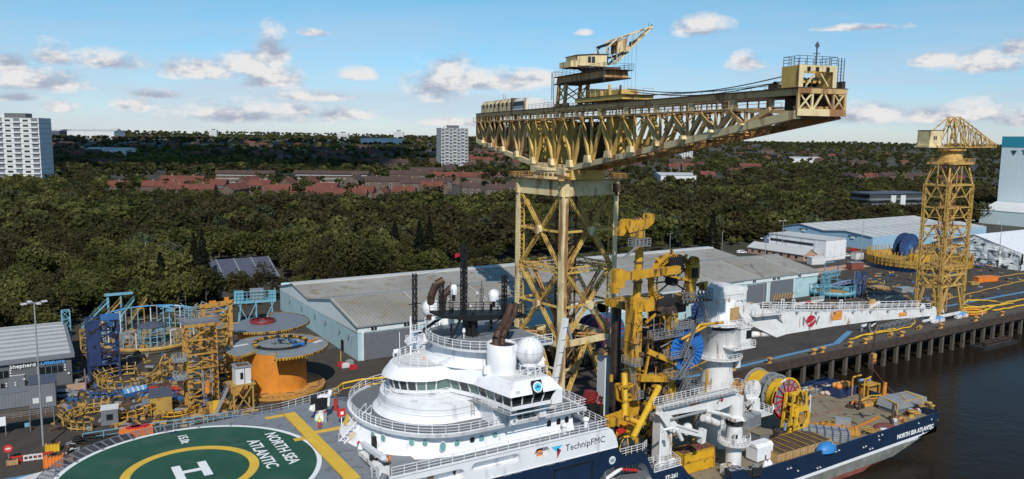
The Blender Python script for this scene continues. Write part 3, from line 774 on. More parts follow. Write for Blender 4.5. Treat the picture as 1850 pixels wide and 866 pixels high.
# jib frame: local s along the jib (towards the river), n across, z up
U=Vector((-.2127,-.9771,0));NN=Vector((.9771,-.2127,0));C0=Vector((94.45,130.47,0))
TJ=Matrix((U,NN,Vector((0,0,1)))).transposed().to_4x4();TJ.translation=C0
def jb():q=MB();q.X=TJ;return q
HS=2.85
def bot(s):
    P=[(-52,49),(-10.5,44.4),(9,44.4),(71.7,53.0)]
    for (a,za),(b,zb) in zip(P,P[1:]):
        if a <= s <= b:return za+(zb-za)*(s-a)/(b-a)
    return 49 if s <-52 else 53
for si in (-1,1):
    y=si*HS
    mb=jb()
    mb.beam((-52.3,y,55.55),(72,y,55.55),.5,.75,'crane_paint');mb.beam((-52.3,y,55.98),(72,y,55.98),1.0,.1,'dark_rust')
    mb.beam((-52,y,53.85),(60,y,53.85),.3,.32,'crane_cream');mb.build('top_chord',cc)
    mb=jb()
    for a,b in ((-52,-10.5),(-10.5,9),(9,71.7)):mb.beam((a,y,bot(a)),(b,y,bot(b)),.75,.95,'crane_cream' if si < 0 else 'crane_old')
    mb.build('bottom_chord',cc)
    mb=jb();nodes=[-52,-45.5,-38,-30,-20.5,-10.5,0,9,17,25,33,41,48.5,55.5,62,71]
    cm=lambda s:'crane_yellow' if -14 < s < 38 else 'crane_paint'
    for i,s in enumerate(nodes[1:-1],1):
        p,q=nodes[i-1],nodes[i+1];zb=bot(s)
        tp,tq=(p+s)/2-.4,(q+s)/2+.4
        mb.beam((s-.35,y,zb+.3),(tp,y,53.7),.55,.6,cm(s));mb.beam((s+.35,y,zb+.3),(tq,y,53.7),.55,.6,cm(s))
        mb.beam((s,y,zb+.3),(s,y,53.7),.32,.4,cm(s))
        # gusset
        gk=min(1,(53.7-zb)/8);mb.slab([(-1.1*gk,.2),(1.1*gk,.2),(.7*gk,1.5*gk),(-.7*gk,1.5*gk)],(s,y-.36,zb),(1,0,0),(0,0,1),.72,'crane_cream')
        # inner lacing of the struts
        if -15 < s < 60:
            n=int((53.7-zb)/1.1)
            for k in range(n):z=zb+1.5+k*1.1;mb.beam((s+.2,y-si*.5,z),(s+1.0+.15*k,y-si*.5,z+.9),.1,.1,cm(s))
    for k in range(46):
        s=-51+k*2.45
        if s > 60:break
        if k % 4 == 1:mb.bx(s-.7,s+.7,y-.12,y+.12,53.9,55.3,'crane_cream')
        else:mb.beam((s,y,53.9),(s,y,55.3),.16,.16,'crane_paint')
    mb.beam((60,y,53.85),(71,y,53.2),.4,.4,'crane_paint');mb.build('web_truss',cc)
    mb=jb();mb.bx(-52.1,60,y+si*.4,y+si*1.2,53.78,53.86,'rusty_steel');mb.rail([(-52,y+si*1.2,53.86),(60,y+si*1.2,53.86)],'crane_paint',sp=2.4,t=.07,rails=2);mb.build('side_walkway',cc)
mb=jb()
for i,s in enumerate(nodes):
    zb=bot(s)
    mb.beam((s,-HS,zb),(s,HS,zb),.3,.45,'crane_old');mb.beam((s,-HS,53.8),(s,HS,53.8),.25,.35,'crane_old');mb.beam((s,-HS,55.5),(s,HS,55.5),.25,.4,'crane_old')
    if i < len(nodes)-1:
        s2=nodes[i+1]
        mb.beam((s,-HS,zb),(s2,HS,bot(s2)),.2,.2,'crane_old');mb.beam((s,HS,zb),(s2,-HS,bot(s2)),.2,.2,'crane_old')
    if 53.7-zb > 3 and i % 2:mb.beam((s,-HS,zb+.5),(s,HS,53.5),.18,.18,'crane_old');mb.beam((s,HS,zb+.5),(s,-HS,53.5),.18,.18,'crane_old')
for s in range(-50,70,2):mb.beam((s,-HS,55.3),(s,HS,55.3),.2,.3,'dark_rust')
mb.bx(-51,70,-.9,.9,53.95,54.02,'dark_rust');mb.build('cross_frames',cc)
mb=jb()
mb.bx(-52.4,-52.1,-HS-.3,HS+.3,49,56,'crane_paint');mb.build('tail_plate',cc)
for q_ in ((-51,-44,-1.6,1.6,50.3,53.4,'dark_rust'),(-40,-30,-1.5,1.5,48.6,52.5,'dark_rust'),(-30.5,-28.6,-2,2,47.5,53.5,'crane_paint'),(-16,-13.2,-2.2,2.2,45.5,53.5,'crane_yellow'),(-3,-.8,-2.3,2.3,45,53.5,'crane_yellow'),(8,16,-1.8,1.8,45.5,53,'dark_rust'),(21,23,-2,2,46.8,53.5,'crane_yellow')):mb=jb();mb.bx(*q_);mb.build('inner_machinery',cc)
mb=jb()
for k,(s0,s1) in enumerate(((-49.8,-14.8),)):
    pr=[(-2.6,56.05),(-2.6,57.9),(-1.9,58.8),(1.9,58.8),(2.6,57.9),(2.6,56.05)]
    mb.slab(pr,(s0,0,0),(0,1,0),(0,0,1),23.5,'crane_cream');mb.slab([(a*.97,z*.995+.2) for a,z in pr],(s0+23.5,0,0),(0,1,0),(0,0,1),8.5,'white_worn')
    for i in range(7):mb.bx(s0+1.5+i*3,s0+2.6+i*3,-2.66,-2.55,57.2,58.1,'dark_rust')
    mb.bx(s0+24.5,s0+31,-2.7,-2.45,57.1,58.0,'black')
    for i in range(12):mb.bx(s0+i*2,s0+.25+i*2,-1.9,1.9,58.8,58.92,'rusty_steel')
    mb.bx(s0+23,s0+24,-2.7,2.7,56,58.9,'rusty_steel')
mb.beam((-17,-HS,56),(-17,-HS,58.6),.3,.3,'crane_yellow');mb.beam((-40,0,58.9),(-40,0,60.5),.07,.07,'rusty_steel');mb.beam((-38.5,0,58.9),(-38.5,0,60.3),.07,.07,'rusty_steel')
mb.build('machinery_house',cc)
mb=jb()
for si in (-1,1):mb.rail([(-15,si*HS,56),(-2,si*HS,56)],'galv',sp=2,t=.06)
mb.rail([(34,HS,56),(70,HS,56)],'rusty_steel',sp=3,t=.05,rails=2);mb.build('jib_railing',cc)
# undercarriage between ring and jib
mb=jb();mb.bx(-9.5,9.5,-4.4,4.4,43.9,44.05,'crane_old')
for s in (-8.5,8.5):mb.bx(s-.5,s+.5,-4,4,42.7,44.1,'crane_yellow')
mb.bx(-9,9,-4.5,-3.8,42.9,44.3,CP);mb.bx(-9,9,3.8,4.5,42.9,44.3,CP);mb.bx(-4,10,-3.5,3.5,42.2,44,'crane_yellow');mb.build('turntable',cc)
# end box of the jib
mb=jb();s0,s1=66,71.9
for y in (-3.05,3.55):mb.beam((s1,y,52.9),(s1,y,56),.3,.3,'crane_paint')
mb.beam((s1,-3.2,55.7),(s1,3.7,55.7),.35,.6,'crane_paint');mb.beam((s1+.02,-3.2,53.25),(s1+.02,3.7,53.25),.35,.8,CP)
for a,b in ((-2.9,-1.2),(2.0,3.4)):
    mb.beam((s1,a,53.6),(s1,b,55.4),.16,.16,CP);mb.beam((s1,b,53.6),(s1,a,55.4),.16,.16,CP)
for yy in (-1.1,1.9):mb.beam((s1,yy,53.5),(s1,yy,55.5),.22,.22,CP)
mb.beam((s1,-.9,53.6),(s1,.3,55.4),.2,.2,CP);mb.beam((s1,1.8,53.6),(s1,.6,55.4),.2,.2,CP)
mb.slab([(66,55.4),(71.9,55.4),(71.9,53),(66,52.3)],(0,3.5,0),(1,0,0),(0,0,1),.12,'crane_old')
mb.bx(66,71.7,-2.9,3.4,52.6,52.75,'rusty_steel');mb.bx(67,70.5,-1,1.5,53,55,'dark_rust');mb.bx(66,72.1,-3.3,3.8,55.98,56.08,'rusty_steel');mb.build('jib_end_frame',cc)
mb=jb();s=71.2   # sheave portal on the jib end
mb.bx(s-3,s,-2.6,-1.9,56.1,58.6,'crane_yellow');mb.bx(s-3,s,2.2,2.7,56.1,58.6,'crane_yellow');mb.beam((s-3,-2.2,58.3),(s-3,2.4,58.3),.4,.5,'crane_yellow');mb.bx(s-.3,s+.05,-2.6,2.7,57.95,58.65,CP);mb.bx(s-.3,s+.1,-2.6,-2.0,56.1,58.6,CP);mb.bx(s-.3,s+.1,2.2,2.7,56.1,58.6,CP)
for yy in (-1.5,-.3,1.2):mb.bx(s-.32,s+.12,yy,yy+.45,58.0,58.45,'black')
mb.beam((s,-1.5,56.3),(s,-.4,57.7),.16,.16,CP);mb.beam((s,1.6,56.3),(s,.5,57.7),.16,.16,CP);mb.bx(s-2,s-1,-1.2,1.4,56.7,57.2,'crane_yellow')
for yy in (-.8,0,.8):mb.lathe([(.55,0),(.55,.2),(0,.2)],(s-1.4,yy,56.8),'dark_rust',16,ax='Y')
mb.build('sheave_portal',cc)
mb=jb();mb.rail([(s-3,-2.4,58.65),(s-.2,-2.4,58.65),(s-.2,2.9,58.65),(s-3,2.9,58.65),(s-3,-2.4,58.65)],'slate_blue',sp=1.1,t=.055)
mb.beam((s-1,.6,58.6),(s-1,.6,60.9),.12,.12,'slate_blue');mb.beam((s-1,.1,60.1),(s-1,1.1,60.1),.08,.08,'slate_blue')
mb.slab([(0,60.6),(.35,61),(0,61.5),(-.35,61)],(s-1,.6,0),(0,1,0),(0,0,1),.04,'slate_blue')
mb.ladder((s+.2,3.0,56.2),3.4,'slate_blue',dx=(0,1,0));mb.ladder((s+.2,3.4,56.2),3.4,'slate_blue',dx=(0,1,0));mb.build('mast_platform',cc)
mb=jb()
mb.lathe([(.5,0),(.5,.3),(0,.3)],(67,-2.6,56.5),'dark_rust',14,ax='Y');mb.bx(66.2,68,-2.9,-2.4,56.1,56.6,'dark_rust');mb.bx(70.9,71.8,3.1,3.6,56.1,56.9,'dark_rust')
mb.build('rope_sheaves',cc)
mb=jb()
for yy,z0,z1 in ((-.6,58.3,57.9),(-.1,57.9,57.4)):
    P=[(26+ (68-26)*k/10,yy,z0+(z1-z0)*k/10-math.sin(PI*k/10)*1.3) for k in range(11)];mb.path(P,.07,'soot',4)
for yy in (1.2,2.2):mb.path([(28,yy,57.2),(50,yy,56.9),(70,yy,57.4)],.035,'soot',4)
mb.build('hoist_rope',cc)
# main hook block under the turntable
mb=tw();mb.tube((5.2,-8.8,42.5),(5.2,-8.8,41.2),.06,'soot',5);mb.bx(4.5,5.9,-9.2,-8.4,39.6,41.3,'rusty_steel');mb.tube((5.2,-8.8,39.7),(5.2,-8.8,38.9),.25,'dark_rust');mb.build('hook_block',cc)

# travelling luffing crane on top of the jib
tc_=thing('jib_top_crane','small old cream luffing crane with a boxy cab on top of the giant jib','crane',tuple(TJ @ Vector((4,0,56))),None)
mb=jb()
for s in (.6,4.2):
    for y in (-2.3,2.3):
        mb.beam((s-.9,y,56.5),(s-.2,y,60.6),.5,.7,'crane_old');mb.bx(s-1.8,s+.6,y-.3,y+.3,56.05,56.7,'crane_old')
    mb.beam((s-.8,-2.3,57.2),(s-.6,2.3,60),.18,.18,'crane_old');mb.beam((s-.8,2.3,57.2),(s-.6,-2.3,60),.18,.18,'crane_old')
for y in (-2.3,2.3):mb.beam((-.4,y,57),(3.4,y,60.3),.18,.18,'crane_old');mb.beam((3.4,y,57),(-.4,y,60.3),.18,.18,'crane_old')
mb.build('portal_leg',tc_)
mb=jb();mb.bx(-1.5,21,-2.6,2.6,60.4,60.6,'dark_rust');mb.slab([(-.8,60.6),(20.5,60.6),(20,61.8),(-.4,61.8)],(0,2.4,0),(1,0,0),(0,0,1),4.8,'crane_old');mb.bx(-1.5,21.3,-2.9,2.9,61.8,61.92,'dark_rust')
mb.rail([(-2,-2.9,61.9),(21.3,-2.9,61.9),(21.3,2.9,61.9),(-2,2.9,61.9)],'slate_blue',closed=True,sp=1.8,t=.05)
mb.ladder((-1.9,-2.9,57.5),5.2,'slate_blue');mb.ladder((21.6,-2.9,59.8),3.2,'slate_blue');mb.beam((-1.9,-2.5,56),(-1.9,-2.5,62),.1,.1,'soot');mb.build('platform',tc_)
# its upper works are swung square to the giant jib
TU=Matrix((NN,-U,Vector((0,0,1)))).transposed().to_4x4();TU.translation=C0+U*10
TU=TU @ Matrix.Diagonal((.48,1.25,1,1)) @ Matrix.Translation((-7.6,0,0))
def ub():q=MB();q.X=TU;return q
mb=ub();mb.lathe([(3.2,61.9),(3.2,62.1),(2.6,62.5),(3.4,62.8),(0,62.8)],(7.6,0,0),'dark_rust',24,smooth=False);mb.build('turntable',tc_)
mb=ub();mb.bx(-2.5,18,-2,2,62.8,63.1,'rusty_steel');mb.slab([(-.6,63.1),(11.6,63.1),(11.6,65.3),(6,65.2),(-.6,64.9)],(0,2.1,0),(1,0,0),(0,0,1),4.2,'crane_cream');mb.bx(-3.4,-.6,-2.1,2.1,62.85,63.9,'crane_cream')
mb.slab([(-1,64.9),(6,65.2),(11.7,65.3),(11.7,65.4),(6,65.3),(-1,65.02)],(0,2.25,0),(1,0,0),(0,0,1),4.5,'dark_rust')
for k in range(2):mb.bx(3.6+k*1.7,4.9+k*1.7,-2.16,-2.05,63.7,64.8,'glass_dark')
for s in (2.9,7.8):mb.bx(s,s+.08,-2.15,-2.08,63.1,65.1,'crane_old')
hse=mb.build('machinery_cab',tc_)
TU=TU @ Matrix(((1,0,0,0),(0,1,0,0),(.17,0,1,-.17*11.8),(0,0,0,1)))
mb=ub()
for y in (-1.5,1.5):
    mb.beam((12,y,63),(12.2,y,66.6),.2,.2,'crane_cream');mb.beam((16.5,y,63),(16.8,y,67.6),.24,.24,'crane_cream');mb.beam((6,y,65.2),(16.5,y,67.4),.18,.18,'crane_cream');mb.beam((12,y,66.4),(16,y,63),.16,.16,'crane_cream');mb.beam((12.2,y,66.6),(16.8,y,67.6),.18,.18,'crane_cream')
mb.bx(11.5,16.8,-1.5,1.5,66.8,67.2,'soot');mb.build('a_frame',tc_)
mb=ub();mb.bx(17.2,21.5,-1,1,64.8,67,'crane_cream');mb.bx(16,22,-1.3,1.3,64.2,64.5,'soot');mb.build('driver_cab',tc_)
mb=ub()
tip=Vector((33.5,0,67.4))
for y in (-1.2,1.2):
    mb.beam((16.5,y,63.1),tip+Vector((0,y*.15,0)),.5,.36,'crane_cream');mb.beam((17,y,67.4),tip+Vector((0,y*.15,.15)),.4,.28,'crane_cream')
    for k in range(6):
        t0,t1=k/6,(k+.7)/6
        a=Vector((16.5,y*(1-t0*.85),63.1)).lerp(Vector((tip.x,y*(1-t0*.85),tip.z)),t0+.08);b=Vector((17,y*(1-t1*.85),67.4)).lerp(Vector((tip.x,y*(1-t1*.85),tip.z+.15)),t1)
        mb.beam(a,b,.13,.13,'crane_cream')
for k in range(8):t0=k/8;p=Vector((16.5,0,63.1)).lerp(tip,t0);wd=1.2*(1-t0*.85);mb.beam(p+Vector((0,-wd,0)),p+Vector((0,wd,0)),.12,.12,'crane_cream')
mb.bx(24.5,27.5,-.5,.5,65.5,66,'soot');mb.lathe([(.5,0),(.5,.2),(0,.2)],(tip.x,-.1,tip.z),'soot',14,ax='Y');mb.beam(tip+Vector((-1,0,0)),tip+Vector((-1.6,0,1)),.07,.07,'soot');mb.build('luffing_jib',tc_)
mb=ub()
for s in (22.2,23.6,25.2,27.1):mb.beam((s,0,65.0),(s,0,56.5),.045,.045,'slate_blue')
mb.build('hanging_rope',tc_)
# yellow trolley beside it
tr=thing('jib_trolley','bright yellow winch trolley sitting on the jib rails just right of the small luffing crane','trolley',tuple(TJ @ Vector((19,0,56))),None)
mb=jb();mb.bx(9.5,28.5,-2.9,2.9,56.5,57.2,'crane_yellow');mb.bx(9,29,-3.0,3.0,57.2,57.3,'rusty_steel')
for s in (12,17,22,26):
    for y in (-2.85,2.6):mb.lathe([(.4,0),(.4,.25),(0,.25)],(s,y,56.35),'dark_rust',12,ax='Y')
mb.build('chassis',tr)
mb=jb();mb.slab([(13.5,57.3),(19,57.3),(18.6,58.6),(14.2,58.9),(13.5,58.4)],(0,2,0),(1,0,0),(0,0,1),4,'crane_yellow');mb.bx(19.2,25.2,-1.8,1.8,57.3,58.3,'crane_yellow');mb.beam((22,-2,57),(22,-2,59.2),.35,.35,'crane_yellow');mb.beam((26,-2,57),(26,-2,58.9),.25,.25,'dark_rust');mb.build('winch_house',tr)
mb=jb();mb.rail([(10,-2.9,57.3),(28.5,-2.9,57.3),(28.5,2.9,57.3)],'crane_cream',sp=2,t=.05,rails=2);mb.build('railing',tr)

# ------------------------------------------------------------------ the second, slimmer tower crane on quay rails
c2=thing('quay_tower_crane','slim weathered yellow tower crane on bogies at the quay edge, far right','crane',(223.6,125.6,0))
X0,X1,Y0,Y1=217.0,228.8,122,128.6;m2='crane_far'
X=lambda u:X0+(X1-X0)*u
Yy=lambda u:Y0+(Y1-Y0)*u
for (a,b) in ((0,0),(1,0),(1,1),(0,1)):
    mb=MB();mb.lace((X(a),Yy(b),1.6),(X(a),Yy(b),38.5),.65,.65,m2,1,.18,.1);tx,ty=X(.5+(a-.5)*.75),Yy(.5+(b-.5)*.75);mb.beam((X(a),Yy(b),38.5),(tx,ty,44),.4,.4,m2);mb.build('leg',c2)
    mb=MB();s=-1 if b == 0 else 1
    for k in (-1.6,1.6):mb.bx(X(a)+k-1.1,X(a)+k+1.1,Yy(b)-.5,Yy(b)+.5,.15,1.1,'white_worn');mb.lathe([(.42,-.56),(.42,.56)],(X(a)+k,Yy(b),.5),'red',12,ax='Y')
    mb.bx(X(a)-1.6,X(a)+1.6,Yy(b)-.4,Yy(b)+.4,1.1,1.8,'letter_blue' if b == 0 else m2);mb.build('bogie',c2)
for (a,b),(c,d) in (((0,0),(1,0)),((1,0),(1,1)),((1,1),(0,1)),((0,1),(0,0))):
    mb=MB();P=lambda u,z:(X(a)+(X(c)-X(a))*u,Yy(b)+(Yy(d)-Yy(b))*u,z)
    zs=[10,15.5,21,26.5,32,38]
    for z0,z1 in zip(zs,zs[1:]):
        mb.beam(P(0,z0),P(1,z0),.22,.3,m2);mb.beam(P(0,z0),P(.5,z1),.22,.28,m2);mb.beam(P(1,z0),P(.5,z1),.22,.28,m2);mb.beam(P(.25,(z0+z1)/2),P(.75,(z0+z1)/2),.2,.2,m2);mb.beam(P(0,z1-.4),P(.25,(z0+z1)/2),.2,.2,m2);mb.beam(P(1,z1-.4),P(.75,(z0+z1)/2),.2,.2,m2)
    mb.beam(P(0,38.3),P(1,38.3),.35,.5,m2)
    for z in (10,13):mb.beam(P(0,z),P(1,z),.5,.5,m2)
    mb.beam(P(.5,10),P(.12,13),.4,.4,m2);mb.beam(P(.5,10),P(.88,13),.4,.4,m2);mb.beam(P(.3,10),P(.04,2),.5,.5,m2);mb.beam(P(.7,10),P(.96,2),.5,.5,m2)
    mb.beam(P(.5,38.4),P(.5,44),.25,.25,m2);mb.beam(P(0,38.5),P(.4,43.5),.2,.2,m2);mb.beam(P(1,38.5),P(.6,43.5),.2,.2,m2);mb.build('lattice_side',c2)
mb=MB();mb.lace(((X0+X1)/2,(Y0+Y1)/2,2),((X0+X1)/2,(Y0+Y1)/2,44),2.6,2.6,'crane_old',2.4,.3,.16)
for z in (10,15.5,21,26.5,32,38):mb.bx(X0+2,X1-2,Y0+2,Y1-2,z-.1,z+.1,'crane_old')
mb.build('inner_shaft',c2)
mb=MB();mb.beam((X0,Y0,1.7),(X1,Y0,1.7),.5,.7,'white_worn');mb.beam((X0,Y1,1.7),(X1,Y1,1.7),.5,.7,m2);mb.build('sill_beam',c2)
cx2,cy2=(X0+X1)/2,(Y0+Y1)/2
mb=MB();mb.box((cx2,cy2,44.3),(11,7.5,.6),m2);mb.rail([(cx2-5.5,cy2-3.7,44.6),(cx2+5.5,cy2-3.7,44.6),(cx2+5.5,cy2+3.7,44.6),(cx2-5.5,cy2+3.7,44.6)],m2,closed=True,t=.08)
mb.lathe([(3.6,44.6),(3,45.5),(2.4,47.4),(3.6,47.8),(3.6,48.2)],(cx2,cy2,0),m2,20,smooth=False);mb.build('turntable',c2)
d2=Vector((math.cos(R(-14)),math.sin(R(-14)),0));q2=Vector((-d2.y,d2.x,0))
T2=Matrix((d2,q2,Vector((0,0,1)))).transposed().to_4x4();T2.translation=(cx2,cy2,0);T2=T2 @ Matrix.Diagonal((.66,.9,1,1))
def c2b():q=MB();q.X=T2;return q
mb=c2b();mb.bx(-15.5,-9,-2.4,2.4,49.2,53.2,'crane_cream');mb.bx(-16.3,-8.6,-2.8,2.8,48.6,49.2,'crane_cream');mb.bx(-15.6,-8.9,-2.5,2.5,53.2,53.35,'rusty_steel')
for s in (-13.6,-12.6):mb.bx(s,s+.7,-2.45,-2.3,50.7,51.7,'glass_dark')
mb.build('winch_cab',c2)
mb=c2b()
for y in (-1.9,1.9):
    mb.beam((-15.5,y,48.7),(23.5,y*.25,49),.4,.5,m2)
    for a,b in (((-4.5,49),(-1.5,57)),((4.5,49),(1.5,57)),((-9,53),(-1.5,57)),((-1.5,57),(2,57)),((-4.5,49),(1.5,57)),((0,49),(-1.5,57)),((4.5,49),(-1.5,57))):
        mb.beam((a[0],y,a[1]),(b[0],y*.6,b[1]),.28,.28,m2)
    tp=lambda s:57-(s-1.5)*(57-49.6)/22
    yy=lambda s:y*(1-.75*max(0,s)/23.5)
    mb.beam((1.5,y*.6,57),(23.5,y*.25,49.5),.3,.3,m2)
    for k in range(8):
        s=1.5+k*2.7;mb.beam((s,yy(s),49),(s+1.35,yy(s+1.35),tp(s+1.35)),.2,.2,m2);mb.beam((s+1.35,yy(s+1.35),tp(s+1.35)),(s+2.7,yy(s+2.7),49),.2,.2,m2)
for k in range(10):s=k*2.4;w_=1.9*(1-.75*s/23.5);mb.beam((s,-w_,49),(s,w_,49),.2,.2,m2)
mb.rail([(-8,-2.6,49),(23,-1.2,49)],m2,sp=2.2,t=.08,rails=2);mb.build('jib',c2)
# ------------------------------------------------------------------ warehouses
wh=thing('warehouse','very long pale blue warehouse with a grey corrugated roof behind the ships crane and reels','warehouse',(62.9,165,0))
XE=221
mb=MB()
mb.bx(62.9,XE,165,165.3,0,6.4,'wall_blue');mb.bx(62.9,63.2,165.3,226,0,6.0,'wall_blue');mb.bx(XE-.3,XE,165.3,226,0,6.4,'wall_blue');mb.bx(63.2,XE-.3,225.7,226,0,7.8,'wall_blue')
mb.slab([(165.05,6.4),(199,5.9),(199,8.0),(182,10.9),(165.05,7.9)],(62.85,0,0),(0,1,0),(0,0,1),.33,'wall_pale')
mb.slab([(199,5.9),(226,5.9),(226,7),(213,9.6),(199,8.0)],(62.85,0,0),(0,1,0),(0,0,1),.33,'wall_pale')
mb.slab([(165.05,6.4),(199,6.4),(199,8.0),(182,10.9),(165.05,7.9)],(XE-.35,0,0),(0,1,0),(0,0,1),.33,'wall_blue')
mb.slab([(199,6.4),(226,6.4),(226,7),(213,9.6),(199,8.0)],(XE-.35,0,0),(0,1,0),(0,0,1),.33,'wall_blue');mb.build('wall',wh)
m=mat('corrugated',(.31,.285,.245),.8,var=.12,vs=.05,rust=.45,rcol=(.27,.23,.17),rs=.3,col2=(.40,.39,.37))
t=m.node_tree;b=t.nodes['Principled BSDF'];g=t.nodes.new('ShaderNodeNewGeometry');wv=t.nodes.new('ShaderNodeTexWave');wv.bands_direction='X';wv.inputs['Scale'].default_value=.9;wv.inputs['Distortion'].default_value=0
bp=t.nodes.new('ShaderNodeBump');bp.inputs['Strength'].default_value=.5;bp.inputs['Distance'].default_value=.15
w2=t.nodes.new('ShaderNodeTexWave');w2.bands_direction='X';w2.inputs['Scale'].default_value=.32;w2.inputs['Distortion'].default_value=.6;t.links.new(g.outputs['Position'],w2.inputs['Vector'])
m3=t.nodes.new('ShaderNodeMix');m3.data_type='RGBA';m3.blend_type='MULTIPLY';m3.inputs[7].default_value=(.80,.79,.77,1);src=b.inputs['Base Color'].links[0].from_socket;t.links.new(src,m3.inputs[6]);t.links.new(w2.outputs['Fac'],m3.inputs[0]);t.links.new(m3.outputs[2],b.inputs['Base Color'])
t.links.new(g.outputs['Position'],wv.inputs['Vector']);t.links.new(wv.outputs['Fac'],bp.inputs['Height']);t.links.new(bp.outputs[0],b.inputs['Normal'])
mb=MB()
def roofq(x0,x1,y0,z0,y1,z1,m_,th=.12):
    mb.add([(x0,y0,z0),(x1,y0,z0),(x1,y1,z1),(x0,y1,z1),(x0,y0,z0-th),(x1,y0,z0-th),(x1,y1,z1-th),(x0,y1,z1-th)],[(0,1,2,3),(7,6,5,4),(0,4,5,1),(2,6,7,3),(1,5,6,2),(3,7,4,0)],m_)
roofq(62.4,XE+.5,164.6,7.95,182,11.1,'corrugated');roofq(62.4,XE+.5,182,11.1,199.2,8.1,'corrugated');roofq(62.4,XE+.5,199.2,8.1,213,9.8,'corrugated');roofq(62.4,XE+.5,213,9.8,226.4,7.0,'shed_roof');mb.bx(62.4,XE+.5,211.5,214.5,9.62,9.95,'shed_roof')
for k in range(26):x=63+k*6.2;mb.beam((x,164.9,8.02),(x,181.8,11.1),.12,.08,'galv' if k % 3 else 'tower_white')
mb.bx(62.4,XE+.5,181.7,182.3,11.08,11.3,'galv');mb.bx(62.4,XE+.5,164.4,164.65,7.7,7.98,'galv')
mb.build('roof',wh)
mb=MB();mb.bx(62.9,78,164.85,165.05,6.4,7.7,'wall_pale');mb.bx(186,XE,164.7,165.05,6.5,7.75,'wall_pale');mb.bx(78,186,164.9,165.05,6.6,7.75,'wall_pale');mb.build('fascia',wh)
for x0,x1,h in ((64.2,76,6.2),(187.5,196.5,6.1),(198,209,6.3)):
    mb=MB();mb.bx(x0,x1,164.8,165.1,.05,h,'shutter')
    for k in range(16):mb.bx(x0,x1,164.76,164.82,.3+k*h/17,.36+k*h/17,'slate_blue')
    mb.bx(x0-.4,x0,164.7,165.02,0,h+.2,'wall_pale');mb.bx(x1,x1+.4,164.7,165.02,0,h+.2,'wall_pale');mb.build('roller_door',wh)
for x0 in (66,74,190,199,201,211):
    mb=MB();mb.bx(x0,x0+1.3,164.6,164.9,6.8,7.4,'black');mb.bx(x0+.6,x0+.7,164.55,164.9,6.8,7.4,'wall_pale');mb.build('vent',wh)
mb=MB();mb.bx(130,176,160,164.85,0,6.6,'wall_blue');mb.bx(130,176,159.9,164.85,4.2,6.7,'wall_pale');roofq(129.6,176.4,159.6,6.75,164.9,7.2,'shed_roof');mb.build('lean_to',wh)
for y0 in (170,176,186,194,205,216):
    mb=MB();mb.bx(62.5,62.9,y0,y0+.35,4.4,5.0,'shutter');mb.bx(62.3,62.55,y0+.05,y0+.3,4.3,4.7,'galv');mb.build('floodlight',wh)
mb=MB();mb.bx(62.75,62.92,174,175.6,.05,2.6,'black');mb.build('side_door',wh)
for x0 in (137,160,181):mb=MB();mb.box((x0,159.7 if x0 < 176 else 164.7,3.2),(.8,.3,1.3),'shutter');mb.build('wall_unit',wh)
# barrier stripes in front of the far roller door
mb=MB()
for k in range(8):mb.slab([(0,.3),(.55,.3),(1.35,2.2),(.8,2.2)],(199+k*1.25,164.4,0),(1,0,0),(0,0,1),.08,'wood')
tg=mb.build('striped_barrier',loc=(204,164.3,0),label='cream and black striped barrier panel leaning in front of the right hand roller door',cat='barrier')

sh=thing('blue_shed','wide twin-gabled light blue factory shed with white roofs beyond the long warehouse','warehouse',(325,215,0))
mb=MB();gp=[(215,-.5),(267,-.5),(267,7.2),(254,9.8),(240.5,7.9),(229,9.0),(215,7.6)]
mb.slab(gp,(325,0,0),(0,1,0),(0,0,1),.3,'shed_blue');mb.bx(325.3,420,215,215.3,-.5,7.6,'shed_blue');mb.bx(325.3,420,266.7,267,-.5,7.2,'shed_blue');mb.bx(324.9,420,214.9,267.1,-.5,1.6,'brick');mb.build('wall',sh)
mb=MB()
for (a,za),(b,zb) in zip(gp[2:],gp[3:]):roofq(324.4,420,b,zb+.15,a,za+.15,'shed_roof')
for k in range(12):mb.beam((332+k*7,229,9.25),(332+k*7,215,7.85),.15,.1,'galv');mb.beam((332+k*7,254,10.05),(332+k*7,241,8.15),.15,.1,'galv')
mb.build('roof',sh)
for y0 in (225,252):mb=MB();mb.box((324.8,y0,7.1 if y0 < 240 else 7.6),(.3,4.5,.35),'slate_blue');mb.box((324.8,y0,6.3 if y0 < 240 else 6.8),(.3,2.0,1.1),'tech_wall');mb.build('sign',sh)
mb=MB()
for x0 in (352,372):mb.bx(x0,x0+3.5,214.7,215.05,3.2,6.2,'tower_white');mb.bx(x0+.5,x0+1.5,214.6,214.9,4,5.4,'glass_dark');mb.bx(x0+2,x0+3,214.6,214.9,4,5.4,'glass_dark')
mb.build('window_block',sh)

of=thing('white_office','white two storey office with a long dark window band before the blue shed','office',(290,225,0))
A=Vector((286,240,0));B=Vector((287,211,0));d=(B-A);d.normalize()
TO=Matrix((d,Vector((-d.y,d.x,0)),Vector((0,0,1)))).transposed().to_4x4();TO.translation=A
def ob():q=MB();q.X=TO;return q
mb=ob();mb.bx(0,29,0,14,0,8.6,'white_paint');mb.bx(23.5,29.1,-.1,14.1,1.5,8.7,'white_paint');mb.build('wall',of)
mb=ob();mb.bx(.8,23,-.12,.1,5.7,6.8,'glass_dark')
for k in range(22):mb.bx(1+k*1.02,1.1+k*1.02,-.16,.0,5.7,6.8,'shutter')
mb.bx(.5,23.4,-.2,0,4.1,4.25,'black');mb.bx(.5,23.4,-.2,0,2.9,3.0,'black');mb.build('window_band',of)
mb=ob();mb.bx(-.3,29.3,-.3,14.3,8.6,8.85,'shed_roof');mb.build('roof',of)
an=thing('brick_annexe','low pinkish brick annexe with a grey pitched roof along the foot of the white office','building',(281,226,0))
